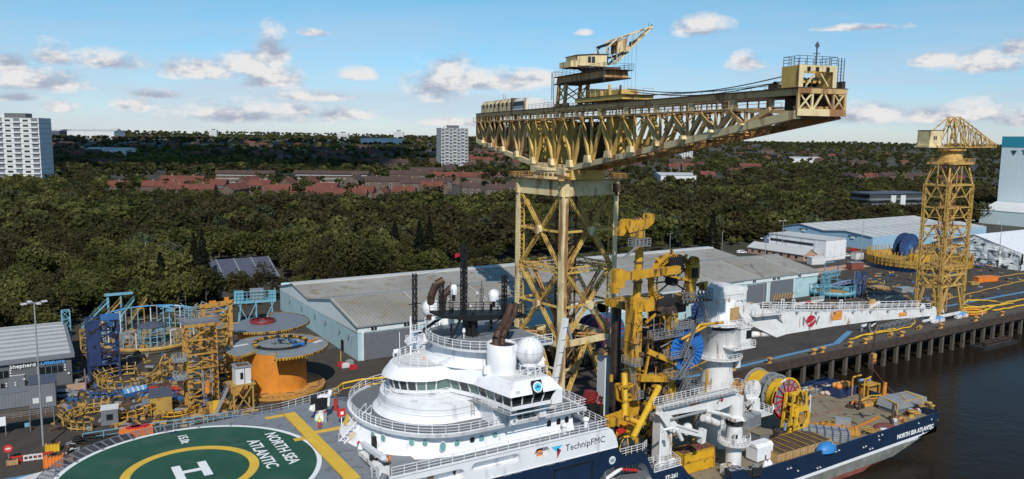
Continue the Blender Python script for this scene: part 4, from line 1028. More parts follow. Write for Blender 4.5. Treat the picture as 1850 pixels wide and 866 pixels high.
mb=ob();mb.bx(-4,25,-9,-.4,0,2.6,'pinkbrick');mb.slab([(-9,2.6),(-.4,2.6),(-4.5,4.5)],(-4,0,0),(0,1,0),(0,0,1),29,'pinkbrick');mb.build('wall',an)
mb=ob()
for s in ((-9.4,2.5,-4.6,4.75),(-.1,2.5,-4.6,4.75)):mb.add([(-4.4,s[0],s[1]),(25.4,s[0],s[1]),(25.4,s[2],s[3]),(-4.4,s[2],s[3]),(-4.4,s[0],s[1]+.2),(25.4,s[0],s[1]+.2),(25.4,s[2],s[3]+.2),(-4.4,s[2],s[3]+.2)],[(0,1,2,3),(4,5,6,7),(0,1,5,4),(1,2,6,5),(0,3,7,4)],'shed_roof')
mb.build('roof',an)
for k in range(7):mb=ob();mb.bx(-2+k*3.8,-.8+k*3.8,-9.1,-8.9,.9,2.0,'glass_dark');mb.build('window',an)
for k in range(3):mb=ob();mb.bx(24.9,25.1,-8+k*2.5,-7+k*2.5,.9,2.0,'glass_dark');mb.build('window',an)

tt=thing('tall_factory_building','very tall plain pale blue factory tower with a teal top band at the right edge','building',(535,269,0))
mb=MB();mb.bx(535.5,640,185,269,-1,47.6,'tech_wall')
for k in range(33):mb.bx(535.45,535.5,186+k*2.5,186.1+k*2.5,0,47,'tower_white')
mb.build('wall',tt);mb=MB();mb.bx(535.3,640.2,184.8,269.2,47.6,54.3,'teal_band');mb.build('top_band',tt)
mb=MB();mb.slab([(0,0),(3.4,0),(1.7,-3)],(535.3,263,45.6),(0,-1,0),(0,0,1),.15,'letter_dark');mb.build('emblem',tt)
text('TechnipFMC',4.2,(535.3,257,43),(0,-1,0),(0,0,1),'letter_dark',tt,th=.1,bold=.01)
lb=thing('low_white_annexe','low white flat annexe at the foot of the tall pale blue factory tower','building',(530,262,0))
mb=MB();mb.bx(515,535,190,268.6,-1,8.5,'tech_wall');mb.build('wall',lb);mb=MB();mb.slab([(0,8.5),(20.3,8.5),(20.3,13)],(514.7,269,0),(1,0,0),(0,0,1),80,'tower_white');mb.build('roof',lb)

# shrink-wrapped shed
tn=thing('wrapped_shed','white storage shed with a plain roof and torn crinkled plastic sheeting over its wall','shed',(330,172,0))
mb=MB();mb.slab([(158,-.2),(196,-.2),(196,6.5),(177,12),(158,6.5)],(338,0,0),(0,1,0),(0,0,1),.3,'galv');mb.bx(338,420,158,158.3,0,6.5,'galv');mb.build('wall',tn)
mb=MB();roofq(337,420,157.5,6.6,177,12.3,'white_paint');roofq(337,420,177,12.3,196.5,6.6,'white_paint');mb.build('roof',tn)
def wrap(P,nx_,nz_,amp):
    """crumpled sheet between four corners"""
    a,b_,c_,d_=[Vector(p) for p in P];nn=(b_-a).cross(d_-a).normalized();vs=[];fs=[]
    for j in range(nz_+1):
        for i in range(nx_+1):
            u,v=i/nx_,j/nz_;p=a.lerp(b_,u).lerp(d_.lerp(c_,u),v);q=noise.noise(p*.35)+.5*noise.noise(p*1.1)
            vs.append(p+nn*q*amp)
    for j in range(nz_):
        for i in range(nx_):
            if noise.noise(Vector((i*.33,j*.5,4.4))) < .42:fs.append((j*(nx_+1)+i,j*(nx_+1)+i+1,(j+1)*(nx_+1)+i+1,(j+1)*(nx_+1)+i))
    return vs,fs
mb=MB();mb.add(*wrap([(337,196,0),(336,158,0),(337,158,6.6),(337.2,177,11.8)],40,14,.7),'plastic_wrap');mb.add(*wrap([(336,157.6,0),(400,157.6,0),(400,157.4,6.6),(337,157.4,6.6)],50,10,.7),'plastic_wrap');mb.build('plastic_sheeting',tn)
tn2=thing('wrapped_stack','bulky goods shrouded in crinkled white plastic behind the slim tower crane','wrapped goods',(330,186,0))
mb=MB()
mb.add(*wrap([(337,192,0),(335,166,0),(335,166,7),(337,192,7.5)],36,12,.8),'plastic_wrap');mb.add(*wrap([(335,166,0),(350,166,0),(350,166,8),(335,166,7)],14,12,.8),'plastic_wrap')
mb.add(*wrap([(337,192,7.4),(335,166,6.9),(350,166,8),(352,192,8)],30,14,.6),'plastic_wrap');mb.build('plastic_sheeting',tn2)
mb=MB();mb.bx(337.5,350,168,190,0,6.2,'grey_steel');mb.build('cargo',tn2)

# dark brick office at the left edge with its lettering
so=thing('brick_office','dark brick two storey office with a white ribbed roof at the left edge','office',(-6,178,0))
mb=MB();mb.bx(-42,7.6,178,208,0,5.5,'brick_dark');mb.build('wall',so)
mb=MB()
roofq(-42.5,8.1,177.5,5.9,208.5,6.4,'shed_roof')
for k in range(9):roofq(-42.5,7.9,178+k*3.5,6.08+k*.055,178.5+k*3.5,6.2+k*.055,'galv')
mb.bx(-42.4,8.2,177.4,177.9,5.45,6.3,'shutter');mb.bx(7.6,8.2,177.9,208.6,5.3,6.6,'shutter');mb.build('roof',so)
for x0,w_,z0 in ((-6.8,3.8,2.9),(-1.9,4.2,.4),(2.0,4.2,2.75),(1.6,2.6,.4),(-13,3.8,2.9),(-13,3.8,.4),(-6.8,3,.4)):
    x0 += 0;mb=MB();mb.bx(x0,x0+w_,177.85,178.1,z0,z0+1.3,'glass_dark')
    for k in range(5):mb.bx(x0+w_*k/4-.05,x0+w_*k/4+.05,177.8,178.05,z0,z0+1.5,'shutter')
    for s in (x0-.35,x0+w_+.1):
        for z in (z0+.1,z0+.65,z0+1.15):mb.bx(s,s+.25,177.85,178.05,z,z+.25,'letter_white')
    mb.build('window',so)
text('Shepherd',1.15,(-2.9,177.75,4.5),(1,0,0),(0,0,1),'letter_white',so,th=.08,bold=.02);text('Offshore',1.15,(2.3,177.75,4.5),(1,0,0),(0,0,1),'letter_blue',so,th=.08,bold=.02)
mb=MB()
for k,(x0,z0) in enumerate(((-.6,2.2),(7.0,2.2))):mb.box((x0,177.8,z0),(.3,.25,.3),'letter_white')
mb.build('wall_lamp',so)
mb=MB();mb.bx(2.2,9.5,171.8,172.1,0,1.5,'pinkbrick');mb.slab([(0,0),(2.8,0),(2.8,3.6),(2.2,3.6),(0,1.5)],(9.5,171.9,0),(0,1,0),(0,0,1),.2,'brick_dark');mb.build('garden_wall',loc=(6,172,0),label='low sandy wall in front of the dark brick office',cat='wall')
# ------------------------------------------------------------------ the vessel
def at(px,py,z=0.):
    """point of the horizontal plane z that the photograph shows at (px, py)"""
    d=_f+_r2*((px-925)/1440)-_u2*((py-433)/1440);t_=(z-50)/d.z
    return Vector((d.x*t_,d.y*t_,z))
def atY(px,py,Y):
    d=_f+_r2*((px-925)/1440)-_u2*((py-433)/1440);t_=Y/d.y
    return Vector((d.x*t_,Y,50+d.z*t_))
from mathutils.geometry import tessellate_polygon
YN,YF,YC=79.2,104.2,91.7
sp=thing('offshore_vessel','large white and navy offshore construction ship with a helideck, moored beside the quay','ship',(70,91.7,-6.5))
def sheet(outer,holes,y,m,mb,th=.25,rim=None,depth=.9,back=None):
    """plate in the XZ plane at y with real openings; rims and a back wall inside each opening"""
    polys=[[Vector((a,y,b)) for a,b in P] for P in [outer]+holes]
    flat=[p for P in polys for p in P];tr_=tessellate_polygon(polys)
    mb.add(flat,[tuple(t_) for t_ in tr_],m)
    for P in holes:
        n=len(P);mb.add([(a,y,b) for a,b in P]+[(a,y+depth,b) for a,b in P],[(i,(i+1) % n,(i+1) % n+n,i+n) for i in range(n)]+[tuple(range(n,2*n))],rim or m)
def stadium(x0,x1,z0,z1,n=6,sk=0.):
    r=(z1-z0)/2;P=[]
    for i in range(n+1):a=-PI/2+PI*i/n;P.append((x1-r+r*math.cos(a),z0+r+r*math.sin(a)))
    for i in range(n+1):a=PI/2+PI*i/n;P.append((x0+r+r*math.cos(a),z0+r+r*math.sin(a)))
    return P
def hb_(X):
    if X > 143.4:return 12.5-(X-143.4)*.8
    if X < 35:return 12.5*math.sqrt(max(.0005,1-((35-X)/47)**2.2))
    return 12.5
def zbot(X):return -8.5 if X < 112 else -8.5+(X-112)**1.35*.058
def zw(X):return -4.45+max(0,X-100)*.022
# hull skin (both sides), bottom to white band
XS=[-11.8,-11,-9,-5,0,6,12,20,28,35,50,65,80,95,105,112,118,124,130,136,141,143.4,144.4]
mb=MB()
for s in (-1,1):
    for a,b in zip(XS,XS[1:]):
        rows=[('antifoul',zbot,lambda X:max(zbot(X)+.05,-5.9+max(0,X-105)*.012)),('hull_grey',lambda X:max(zbot(X)+.05,-5.9+max(0,X-105)*.012),zw),('white_paint',zw,lambda X:zw(X)+.55)]
        for m_,f0,f1 in rows:
            P=[(a,YC+s*hb_(a)*(.93 if m_ == 'antifoul' and a > 118 else 1),f0(a)),(b,YC+s*hb_(b)*(.93 if m_ == 'antifoul' and b > 118 else 1),f0(b)),(b,YC+s*hb_(b),f1(b)),(a,YC+s*hb_(a),f1(a))]
            mb.add(P,[(0,1,2,3)],m_,False)
for a,b in zip(XS[13:],XS[14:]):
    mb.add([(a,YC-hb_(a)*.93,zbot(a)),(b,YC-hb_(b)*.93,zbot(b)),(b,YC+hb_(b)*.93,zbot(b)),(a,YC+hb_(a)*.93,zbot(a))],[(3,2,1,0)],'antifoul')
top=[(144.4,.2),(143.4,.15),(130,-.15),(113,-.4),(90,-.4),(85.5,-.1),(83,.45),(81.2,1.3),(79.8,2.4),(78.9,3.5),(78.3,3.9),(73.3,3.9),(72.6,5.0),(71.9,6.6),(71.2,7.4),(67.9,7.5),(67.1,8.1),(66.6,9.1)]
def topz(X):
    P=top[::-1]
    if X < 66.6:return 9.1
    for (a,za),(b,zb) in zip(P,P[1:]):
        if a <= X <= b:return za+(zb-za)*(X-a)/(b-a)
    return .2
# navy side, near: with the recess; far: plain
low=[(x,zw(x)+.55) for x in (35,65,95,105,118,130,141,143.4)]
door=[(63.9,2.2),(63.7,5.3),(64.6,6.1),(66,6.35),(71.2,5.75),(71.8,5.2),(72.3,4.2),(73.4,2.2)]
sheet(low+top[1:]+[(35,9.05)],[door],YN,'navy',mb,rim='white_worn',depth=2.2)
for s in (-1,1):
    y=YC+s*12.5
    mb.add([(143.4,y,zw(143.4)+.55),(144.4,YC+s*11.7,zw(144)+.6),(144.4,YC+s*11.7,.2),(143.4,y,.15)],[(0,1,2,3)],'navy')
    for a,b in zip(XS[:9],XS[1:10]):mb.add([(a,YC+s*hb_(a),zw(a)+.55),(b,YC+s*hb_(b),zw(b)+.55),(b,YC+s*hb_(b),9.05),(a,YC+s*hb_(a),9.05)],[(0,1,2,3)],'navy')
P=low+top[1:]+[(35,9.05)];mb.add([(a,YF,b) for a,b in P],[tuple(t_) for t_ in tessellate_polygon([[Vector((a,b,0)) for a,b in P]])],'navy')
mb.add([(144.4,80,zbot(144)),(144.4,YC+11.7,zbot(144)),(144.4,YC+11.7,.2),(144.4,80,.2)],[(0,1,2,3)],'navy')
hull=mb.build('hull',sp)
# upper white side with its long openings
mb=MB()
H1=stadium(34.2,43.3,9.75,11.15);H2=stadium(44.2,51.0,10.2,11.45);H3=stadium(53.2,55.5,10.2,11.4)
def tilt(P):return P
sheet([(28,9.05),(66.6,9.05),(66.6,9.4),(66.2,10.6),(65.6,11.6),(64.8,12.05),(28,12.05)],[H1,H2,H3],YN,'white_paint',mb,depth=1.1)
for s in (-1,1):
    for a,b in zip(XS[:9],XS[1:10]):mb.add([(a,YC+s*hb_(a),9.05),(b,YC+s*hb_(b),9.05),(b,YC+s*hb_(b),12.05),(a,YC+s*hb_(a),12.05)],[(0,1,2,3)],'white_paint')
mb.bx(28,64.8,YN-.12,YN+.05,11.95,12.15,'white_paint');mb.bx(35,66.6,YN-.06,YN-.005,9.0,9.1,'white_paint')
mb.build('upper_hull_side',sp);mb=MB();mb.bx(28,64.8,YF-.05,YF,9.05,12.05,'white_paint');mb.build('upper_hull_side',sp)
mb=MB();mb.bx(38.9,39.6,YN+.8,YN+1.05,9.8,10.8,'wood');mb.bx(37.0,38,YN+.8,YN+1.05,9.8,10.6,'black');mb.bx(42.3,42.5,YN+.8,YN+1.05,10.2,10.9,'black');mb.bx(54,55,YN+.8,YN+1.05,10.7,11.3,'black');mb.build('inner_doorway',sp)
mb=MB();mb.lathe([(.22,0),(.42,0),(.42,.14),(.22,.14),(.22,0)],(54.3,YN+.4,10.5),'orange_plastic',16,ax='Y');mb.build('lifebuoy',sp)
# closed shell door, framed
mb=MB();mb.bx(56.3,62.3,YN-.05,YN-.01,4.5,7.95,'navy')
for a in ((56.2,4.5,56.35,8.1),(62.2,4.5,62.35,8.1),(56.2,7.95,62.35,8.1)):mb.bx(a[0],a[2],YN-.12,YN-.01,a[1],a[3],'black')
mb.build('shell_door',sp)
# white framed gear inside the big recess
mb=MB()
for k in range(9):mb.bx(68.0+k*.55,68.15+k*.55,YN+1.9,YN+2.15,2.3,5.8,'shutter')
mb.build('recess_ribs',sp)
mb=MB();mb.tube((64.6,YN+.8,4.2),(68,YN+.8,5.4),.28,'white_worn');mb.tube((67.8,YN+.9,5.3),(71,YN+.9,4.4),.2,'red');mb.bx(65.5,67,YN+.5,YN+1.5,2.3,4.1,'white_worn');mb.build('recess_crane',sp)
# draught marks, name
t1=text('NORTH SEA ATLANTIC',1.08,(130.9,YN-.03,-2.55),(1,0,0),(0,0,1),'letter_white',hull,th=.03,bold=.05)
text('BERGEN',.85,(134.3,YN-.03,-3.75),(1,0,0),(0,0,1),'letter_white',hull,th=.03,bold=.03)
text('ST-261',.85,(75.4,YN-.03,2.35),(1,0,0),(0,0,1),'letter_white',hull,th=.03,bold=.03)
text('TechnipFMC',1.25,(57.9,YN-.03,10.2),(1,0,0),(0,0,1),'letter_dark',hull,th=.02)
mb=MB();y=YN-.03
mb.add([(55.7,y,11.2),(57.5,y,11.2),(56.6,y-.0,10.45),(56.6,y,11.2),(56.0,y,10.85)],[(0,3,2,4)],'skyblue');mb.add([(56.6,y,11.2),(57.5,y,11.2),(57.2,y,10.95),(56.6,y,10.5)],[(0,1,2,3)],'skyblue')
mb.add([(56.6,y-.01,10.95),(56.6,y-.01,10.2),(57.05,y-.01,10.65)],[(0,1,2)],'navy');mb.add([(56.6,y-.02,10.2),(57.05,y-.02,10.65),(57.25,y-.02,10.5),(56.65,y-.02,9.55)],[(0,1,2,3)],'crimson');mb.build('emblem',hull)
mb=MB();mb.lathe([(.55,0),(.55,-.04),(0,-.04)],(65.7,YN,7.35),'white_paint',24,ax='Y',smooth=False);mb.lathe([(.4,0),(.4,-.06),(0,-.06)],(65.7,YN,7.35),'tech_wall',24,ax='Y',smooth=False)
for k in range(3):mb.bx(65.35,66.05,YN-.09,YN-.05,7.15+k*.17,7.22+k*.17,'navy')
mb.build('round_emblem',hull)
mb=MB()
for X_,z_ in ((113.5,-1.4),(114.3,-1.35),(121,-2.2),(121.7,-2.15),(125.2,-1.0),(126.2,-.95),(125.4,-1.7),(122.9,-2.9),(123.6,-2.9),(108.9,-3.3),(109.6,-3.3),(101.5,-1.8),(102.2,-1.8),(137.2,-.9),(141.3,-.9),(138.8,-3.0),(141.2,-2.7),(104,-2.7)):
    mb.slab([(0,0),(.42,0),(.42,.12),(.12,.12),(.12,.3),(0,.3)],(X_,YN-.01,z_),(1,0,0),(0,0,1),.03,'letter_white')
mb.build('hull_mark',hull)
for X_ in (48.7,50.2,38.3,39.8,55.2,56.9):mb=MB();mb.bx(X_,X_+1.1,YN-.05,YN+.01,8.85 if X_ > 45 else 8.9,9.0,'shutter');mb.build('side_vent',hull)

# decks
mb=MB();mb.bx(65,144.2,YN+.25,YF-.25,-1.6,-1.1,'deck_work')
mb.build('work_deck',sp)
mb=MB()
for (a,b),(c,d) in (((121.5,80),(121.5,103)),((121.5,92),(143,92)),((130,80),(130,92)),((121.5,84),(130,84)),((121.5,99),(143,99))):
    L_=math.hypot(c-a,d-b);px_,py_=-(d-b)/L_*.06,(c-a)/L_*.06
    mb.add([(a+px_,b+py_,-1.094),(a-px_,b-py_,-1.094),(c-px_,d-py_,-1.094),(c+px_,d+py_,-1.094)],[(3,2,1,0)],'red')
mb.build('deck_line',sp)
mb=MB()
for k in range(46):
    for y in (YN+.02,YF-.3):
        x0=82+k*1.35;z_=topz(x0+.7)
        mb.bx(x0,x0+1.35,y,y+.28,-1.1,z_,'navy')
mb.bx(143.9,144.38,80.2,103.3,-1.1,.2,'navy');mb.build('bulwark',sp)
mb=MB();mb.bx(60,79,YN+2.6,YF-.3,2.6,3.2,'deck_dark');mb.bx(64.6,64.9,YN+.2,YF-.2,-1.1,12,'shutter');mb.bx(66,78.5,YN+.1,YN+2.4,3.5,3.9,'deck_dark');mb.bx(66.4,72.2,YN+.1,YN+2.6,7.2,7.4,'navy');mb.bx(78.6,79,YN+2.5,YF-.3,-1.1,3.2,'shutter');mb.build('middle_deck',sp)
mb=MB();mb.rail([(73.4,YN+.1,3.9),(78.3,YN+.1,3.9),(79.0,YN+2.4,3.9)],'white_paint',sp=1,t=.07);mb.rail([(73.4,YN+2.4,3.9),(79,YN+2.4,3.9)],'white_paint',sp=1,t=.07)
mb.beam((73.4,YN+.15,3.9),(78.6,YN+.15,3.9),.12,.12,'white_paint');mb.rail([(67.2,YN+.2,7.45),(71.2,YN+.2,7.45),(72.6,YN+1,7.45)],'white_paint',sp=1,t=.07);mb.build('side_railing',sp)
mb=MB();mb.path([(74.8,YN+.6,3.9),(74.8,YN+.6,9.3),(75.0,YN+.3,9.7),(76.3,YN-.2,9.9)],.2,'white_paint',8);mb.tube((76.4,YN-.2,9.9),(76.5,YN-.2,9.3),.25,'white_paint');mb.build('boat_davit',sp)
mb=MB()
for X_ in (74.3,76.2):mb.tube((X_,YN+.5,4.5),(X_+1.4,YN+.8,4.5),.45,'white_worn',14);mb.bx(X_,X_+1.2,YN+.3,YN+1.1,3.9,4.2,'galv')
mb.build('liferaft_canister',sp)
mb=MB();mb.bx(77.3,79.7,82.6,84.2,3.2,10.3,'white_worn');mb.build('crane_rest',sp)

# foredeck and helideck
def grate(mb,outline,z0,z1,m):mb.prism(outline,z0,z1,m)
mb=MB()
out_=[(64.8,YN+.02),(64.8,YF-.02),(45,YF-.02),(38.5,108.6),(16,106.0)]
out_ += [(15+14.35*math.cos(R(a)),91.5+14.35*math.sin(R(a))) for a in range(92,300,6)]+ [(22,YN+.02)]
mb.prism(out_,11.9,12.1,'deck_grey');mb.prism([(38,YN+.03),(38,108.4),(16,105.9)]+[(15+14.3*math.cos(R(a)),91.5+14.3*math.sin(R(a))) for a in range(92,300,6)]+[(22,YN+.03)],12.1,12.4,'deck_grey')
fd=mb.build('fore_deck',sp)
hd=MB();zz_=12.404
hd.disc((15,91.5,zz_-.1),14.3,.1,'letter_white',96);hd.disc((15,91.5,zz_-.05),13.75,.054,'helideck_green',96)
hd.lathe([(6.25,zz_+.008),(7.3,zz_+.008)],(15,91.5,0),'yellow_line',72,smooth=False)
helideck=hd.build('helideck',sp)
mb=MB();z_=zz_+.012
def fl(x0,x1,y0,y1,m,z=z_):mb.add([(x0,y0,z),(x1,y0,z),(x1,y1,z),(x0,y1,z)],[(0,1,2,3)],m)
for x0,x1,y0,y1 in ((13.2,14.15,89.3,93.6),(16.0,16.95,89.3,93.6),(14.15,16.0,91.05,91.85)):fl(x0,x1,y0,y1,'letter_white')
mb.build('landing_letter',helideck)
text('NORTH SEA',2.0,(25.0,98.6,zz_+.03),(0,-1,0),(1,0,0),'letter_white',helideck,th=.02,bold=.03)
text('ATLANTIC',2.0,(22.5,97.2,zz_+.03),(0,-1,0),(1,0,0),'letter_white',helideck,th=.02,bold=.03)
text('15.0t',1.5,(15.5,103.4,zz_+.03),(0,-1,0),(1,0,0),'letter_white',helideck,th=.02,bold=.03)
text('22',1.2,(14.9,105.3,zz_+.03),(0,-1,0),(1,0,0),'letter_dark',helideck,th=.02,bold=.03)
mb=MB();z_=zz_+.006
fl(29.0,30.75,80.1,104.7,'yellow_line');fl(26.6,29.0,103.7,104.7,'yellow_line',zz_+.006);fl(30.75,34.6,95.4,96.4,'yellow_line');fl(27.6,29.0,94.2,95.2,'yellow_line');mb.build('walkway_marking',fd)
mb=MB()
for k in range(26):mb.tube(at(507+k*4.45,744+k*4.8,12.42)+Vector((0,0,.05)),at(507+(k+1)*4.45,744+(k+1)*4.8,12.42)+Vector((0,0,.05)),.05,'yard_yellow',4)
mb.build('perimeter_cable',fd)
# safety net frames round the helideck rim
for a0 in range(84,232,4):
    mb=MB();a,b=R(a0+.2),R(a0+3.8);P=lambda r,an,z:(15+r*math.cos(an),91.5+r*math.sin(an),z)
    for p,q in ((P(14.3,a,12.35),P(15.8,a,12.75)),(P(15.8,a,12.75),P(15.8,b,12.75)),(P(15.8,b,12.75),P(14.3,b,12.35))):mb.beam(p,q,.07,.07,'grey_steel')
    for k in range(1,6):mb.beam(P(14.3,a+(b-a)*k/6,12.36),P(15.8,a+(b-a)*k/6,12.73),.025,.025,'slate_blue')
    for k in range(1,5):mb.beam(P(14.3+k*.3,a,12.36+k*.08),P(14.3+k*.3,b,12.36+k*.08),.025,.025,'slate_blue')
    mb.build('safety_net',helideck)
for a0 in range(60,236,16):
    mb=MB();a=R(a0);x,y=15+14.05*math.cos(a),91.5+14.05*math.sin(a);mb.lathe([(.16,12.41),(.16,12.5),(.08,12.58),(0,12.6)],(x,y,0),'shutter',10);mb.build('deck_light',helideck)
mb=MB()
mb.rail([at(508,742,12.4),at(560,727,12.4),at(612,712,12.4)],'tower_white',sp=1.3,t=.06)
mb.rail([(15.5,106,12.4),at(420,757,12.4),at(508,742,12.4)],'galv',sp=1.3,t=.06);mb.build('fore_railing',sp)
mb=MB()
P=[at(640,700,12.9),at(660,685,13.6),at(690,672,14.6),at(700,668,15)]
P=[(36.6,108.2,12.6),(36.8,106,14.2),(37.4,104,15.6),(39.5,102.6,16.2),(43,101.8,16.2),(46,101.2,16.2)]
mb.path(P,.14,'yellow_clean',8);mb.path([(a,b,c-.8) for a,b,c in P[1:]],.09,'yellow',6)
for p in P[1:]:mb.beam(p,(p[0],p[1],p[2]-.8),.08,.08,'yellow')
mb.build('yellow_gangway_frame',sp)

# superstructure, tier by tier
WP='white_paint'
def half(cx,cy,rx,ry,z,xe,n=28):
    """plan outline: half ellipse towards the bow, straight sides back to x = xe"""
    P=[(cx-rx*math.sin(PI*i/n),cy-ry*math.cos(PI*i/n),z) for i in range(n+1)]
    return [(xe,cy-ry,z)]+P+[(xe,cy+ry,z)]
def loft(mb,rings,m,cap=None,close=False):
    n=len(rings[0]);vs=[p for r_ in rings for p in r_];fs=[]
    for j in range(len(rings)-1):
        for i in range(n if close else n-1):fs.append((j*n+i,(j+1)*n+i,(j+1)*n+(i+1) % n,j*n+(i+1) % n))
    mb.add(vs,fs,m,False)
    if cap:mb.add(rings[-1],[tuple(range(n))],cap)
ss=MB()
loft(ss,[half(44.5,YC,12.0,10.9,12.05,60.5),half(44.5,YC,11.0,10.6,12.7,60.5),half(44.5,YC,9.9,10.4,13.6,60.5),half(44.5,YC,9.3,10.4,14.4,60.5),half(44.5,YC,9.3,10.4,14.8,60.5)],WP)
ss.bx(60.3,60.5,YC-10.4,YC+10.4,12.05,14.8,WP)
t1_=ss.build('lower_house',sp)
mb=MB();loft(mb,[half(44.5,YC,9.3,10.4,14.5,60.5),half(44.5,YC,10.0,11.7,14.75,61.6),half(44.5,YC,10.15,11.9,15.25,61.7),half(44.5,YC,9.8,11.6,15.28,61.6),half(44.5,YC,9.8,11.6,15.02,61.6)],WP,'deck_dark');mb.bx(61.5,61.7,YC-11.8,YC+11.8,14.7,15.2,WP)
da=mb.build('bridge_wing_deck',sp)
mb=MB();mb.rail([(a,b,15.25) for a,b,c in half(44.5,YC,9.9,11.75,0,61.6,20)],WP,sp=1.2,t=.07);mb.rail([(61.6,YC-11.75,15.2),(61.6,YC+11.75,15.2)],WP,sp=1.2,t=.07);mb.build('deck_railing',da)
mb=MB();mb.rail([(34,YN+.05,12.12),(64.7,YN+.05,12.12)],WP,sp=1.5,t=.07);mb.rail([(64.7,YN+.05,12.1),(64.7,YN+9,12.1)],WP,sp=1.3,t=.07);mb.build('side_deck_railing',sp)
# windows on the lower house (each with a rim)
def porth(x,z,w_,h_,m,y=YC-10.4,par=None,nx=0,ang=None):
    mb=MB();n=16
    P=[(w_*math.cos(2*PI*i/n),h_*(math.copysign(abs(math.sin(2*PI*i/n))**.8,math.sin(2*PI*i/n)))) for i in range(n)]
    if ang is None:ux=Vector((1,0,0));o_=Vector((x,y-.03,z))
    else:
        a=ang;o_=Vector((44.5-9.85*math.cos(a),YC-10.45*math.sin(a),z));ux=Vector((9.3*math.sin(a),-10.4*math.cos(a),0)).normalized();o_ += Vector((-math.cos(a),-math.sin(a),0))*.12
    mb.slab([(p*1.22,q*1.15) for p,q in P],o_,ux,(0,0,1),.05,WP);mb.slab(P,o_+ux.cross(Vector((0,0,1)))*.06,ux,(0,0,1),.03,m)
    mb.build('porthole',t1_)
for a in (22,31,52,61):porth(0,13.9,.3,.42,'glass_teal',ang=R(a))
porth(41.4,13.45,.38,.58,'glass_teal');porth(43.3,13.5,.34,.36,'glass_teal');porth(45.4,13.5,.34,.36,'black');porth(46.7,13.4,.36,.52,'glass_teal');porth(48.6,13.5,.34,.36,'glass_teal')
for x in (56.7,58.2,59.5):porth(x,13.4,.33,.52,'black')
mb=MB();mb.tube((50.5,YC-11.9,15.4),(50.5,YC-11.2,15.4),.55,WP,16);mb.tube((50.5,YC-12.0,15.4),(50.5,YC-11.9,15.4),.2,'galv',12);mb.build('rope_fairlead',da)
# second tier
s2=MB();loft(s2,[half(45,YC,7.6,7.9,15.03,56),half(45,YC,6.9,7.6,15.5,56),half(45,YC,6.6,7.5,16.1,56),half(45,YC,6.5,7.5,17.1,56),half(45,YC,5.4,5.6,17.38,56),half(45,YC,3,3,17.4,56)],WP,'shed_roof');s2.bx(55.8,56,YC-7.5,YC+7.5,15.03,17.4,WP)
s2.bx(48,51.4,80.6,84.3,15.03,17.4,WP);s2.bx(54.0,55.0,79.4,80.6,15.3,17.4,WP);s2.bx(48,51.4,99.1,102.8,15.03,17.4,WP)
loft(s2,[half(45,YC,6.75,7.6,15.9,56),half(45,YC,6.8,7.65,15.96,56)],'shed_roof');loft(s2,[half(45,YC,6.58,7.55,16.6,56),half(45,YC,6.6,7.57,16.65,56)],'shed_roof');t2_=s2.build('middle_house',sp)
mb=MB();mb.bx(51.45,53.9,84.0,84.2,15.1,17.2,'wood');mb.build('side_door',t2_)
mb=MB();mb.ladder((47,84.0,15.1),2.2,'galv');mb.build('ladder',t2_)
# bridge: plan at the sill
def plan(o):
    n=14;cy=92.3;P=[]
    P.append((56.2+o*.2,cy));P.append((56.2+o*.2,84));P.append((54.6+o,81.5));P.append((54.6+o,77.9-o));P.append((48.9-o*.8,77.9-o));P.append((47.9-o,83.7));P.append((46.1-o,87.9-o*.4))
    for i in range(1,n):a=PI*i/n;P.append((45.2-(5.6+o)*math.sin(a),cy-(4.2+o)*math.cos(a)))
    P.append((46.1-o,96.7+o*.4));P.append((47.9-o,100.9));P.append((48.9-o*.8,106.3+o));P.append((54.6+o,106.3+o));P.append((54.6+o,102.5));P.append((56.2+o*.2,100.6))
    return P
def ring3(o,z):return [(x,y,z) for x,y in plan(o)]
mb=MB();loft(mb,[ring3(-.6,17.25),ring3(.0,17.5),ring3(.0,18.0)],WP,close=True);mb.add(ring3(-.6,17.25),[tuple(range(len(plan(0))))[::-1]],'shed_roof')
loft(mb,[ring3(-.12,18.0),ring3(.33,19.5)],'glass_dark',close=True)
wl=mb.build('bridge',sp)
P0,P1=ring3(0.02,18.0),ring3(.47,19.5);N_=len(P0);cnt=0
for i in range(N_):
    a0,b0,a1,b1=Vector(P0[i]),Vector(P0[(i+1) % N_]),Vector(P1[i]),Vector(P1[(i+1) % N_]);L_=(b0-a0).length;k=max(1,round(L_/1.55))
    if L_ > 1.3 or 1:
        k=max(1,round(L_/1.6))
        for j in range(k):
            u0,u1=j/k,(j+1)/k;mm_=.08/max(.3,L_)*1.1
            mb=MB();p=a0.lerp(b0,u0+mm_);q=a0.lerp(b0,u1-mm_);r_=a1.lerp(b1,u1-mm_);s_=a1.lerp(b1,u0+mm_)
            x_=p.x
            tint_=(42.5 < x_ < 48.8 and p.y < 90 and j % 2 == 0) or (i == 5 and j != 1)
            mb.add([p.lerp(s_,.04),q.lerp(r_,.04),r_.lerp(q,.04),s_.lerp(p,.04)],[(0,1,2,3)],'glass_tint' if tint_ else 'glass_dark');mb.build('window',wl)
            mb=MB();mb.beam(a0.lerp(b0,u0)+Vector((0,0,0)),a1.lerp(b1,u0),.16,.12,WP);mb.build('window_post',wl)
mb=MB();loft(mb,[ring3(.3,19.45),ring3(.95,19.5),ring3(.75,19.85),ring3(-.1,20.95),ring3(-.35,21.0)],WP,'tower_white',close=True);br=mb.build('bridge_roof',sp)
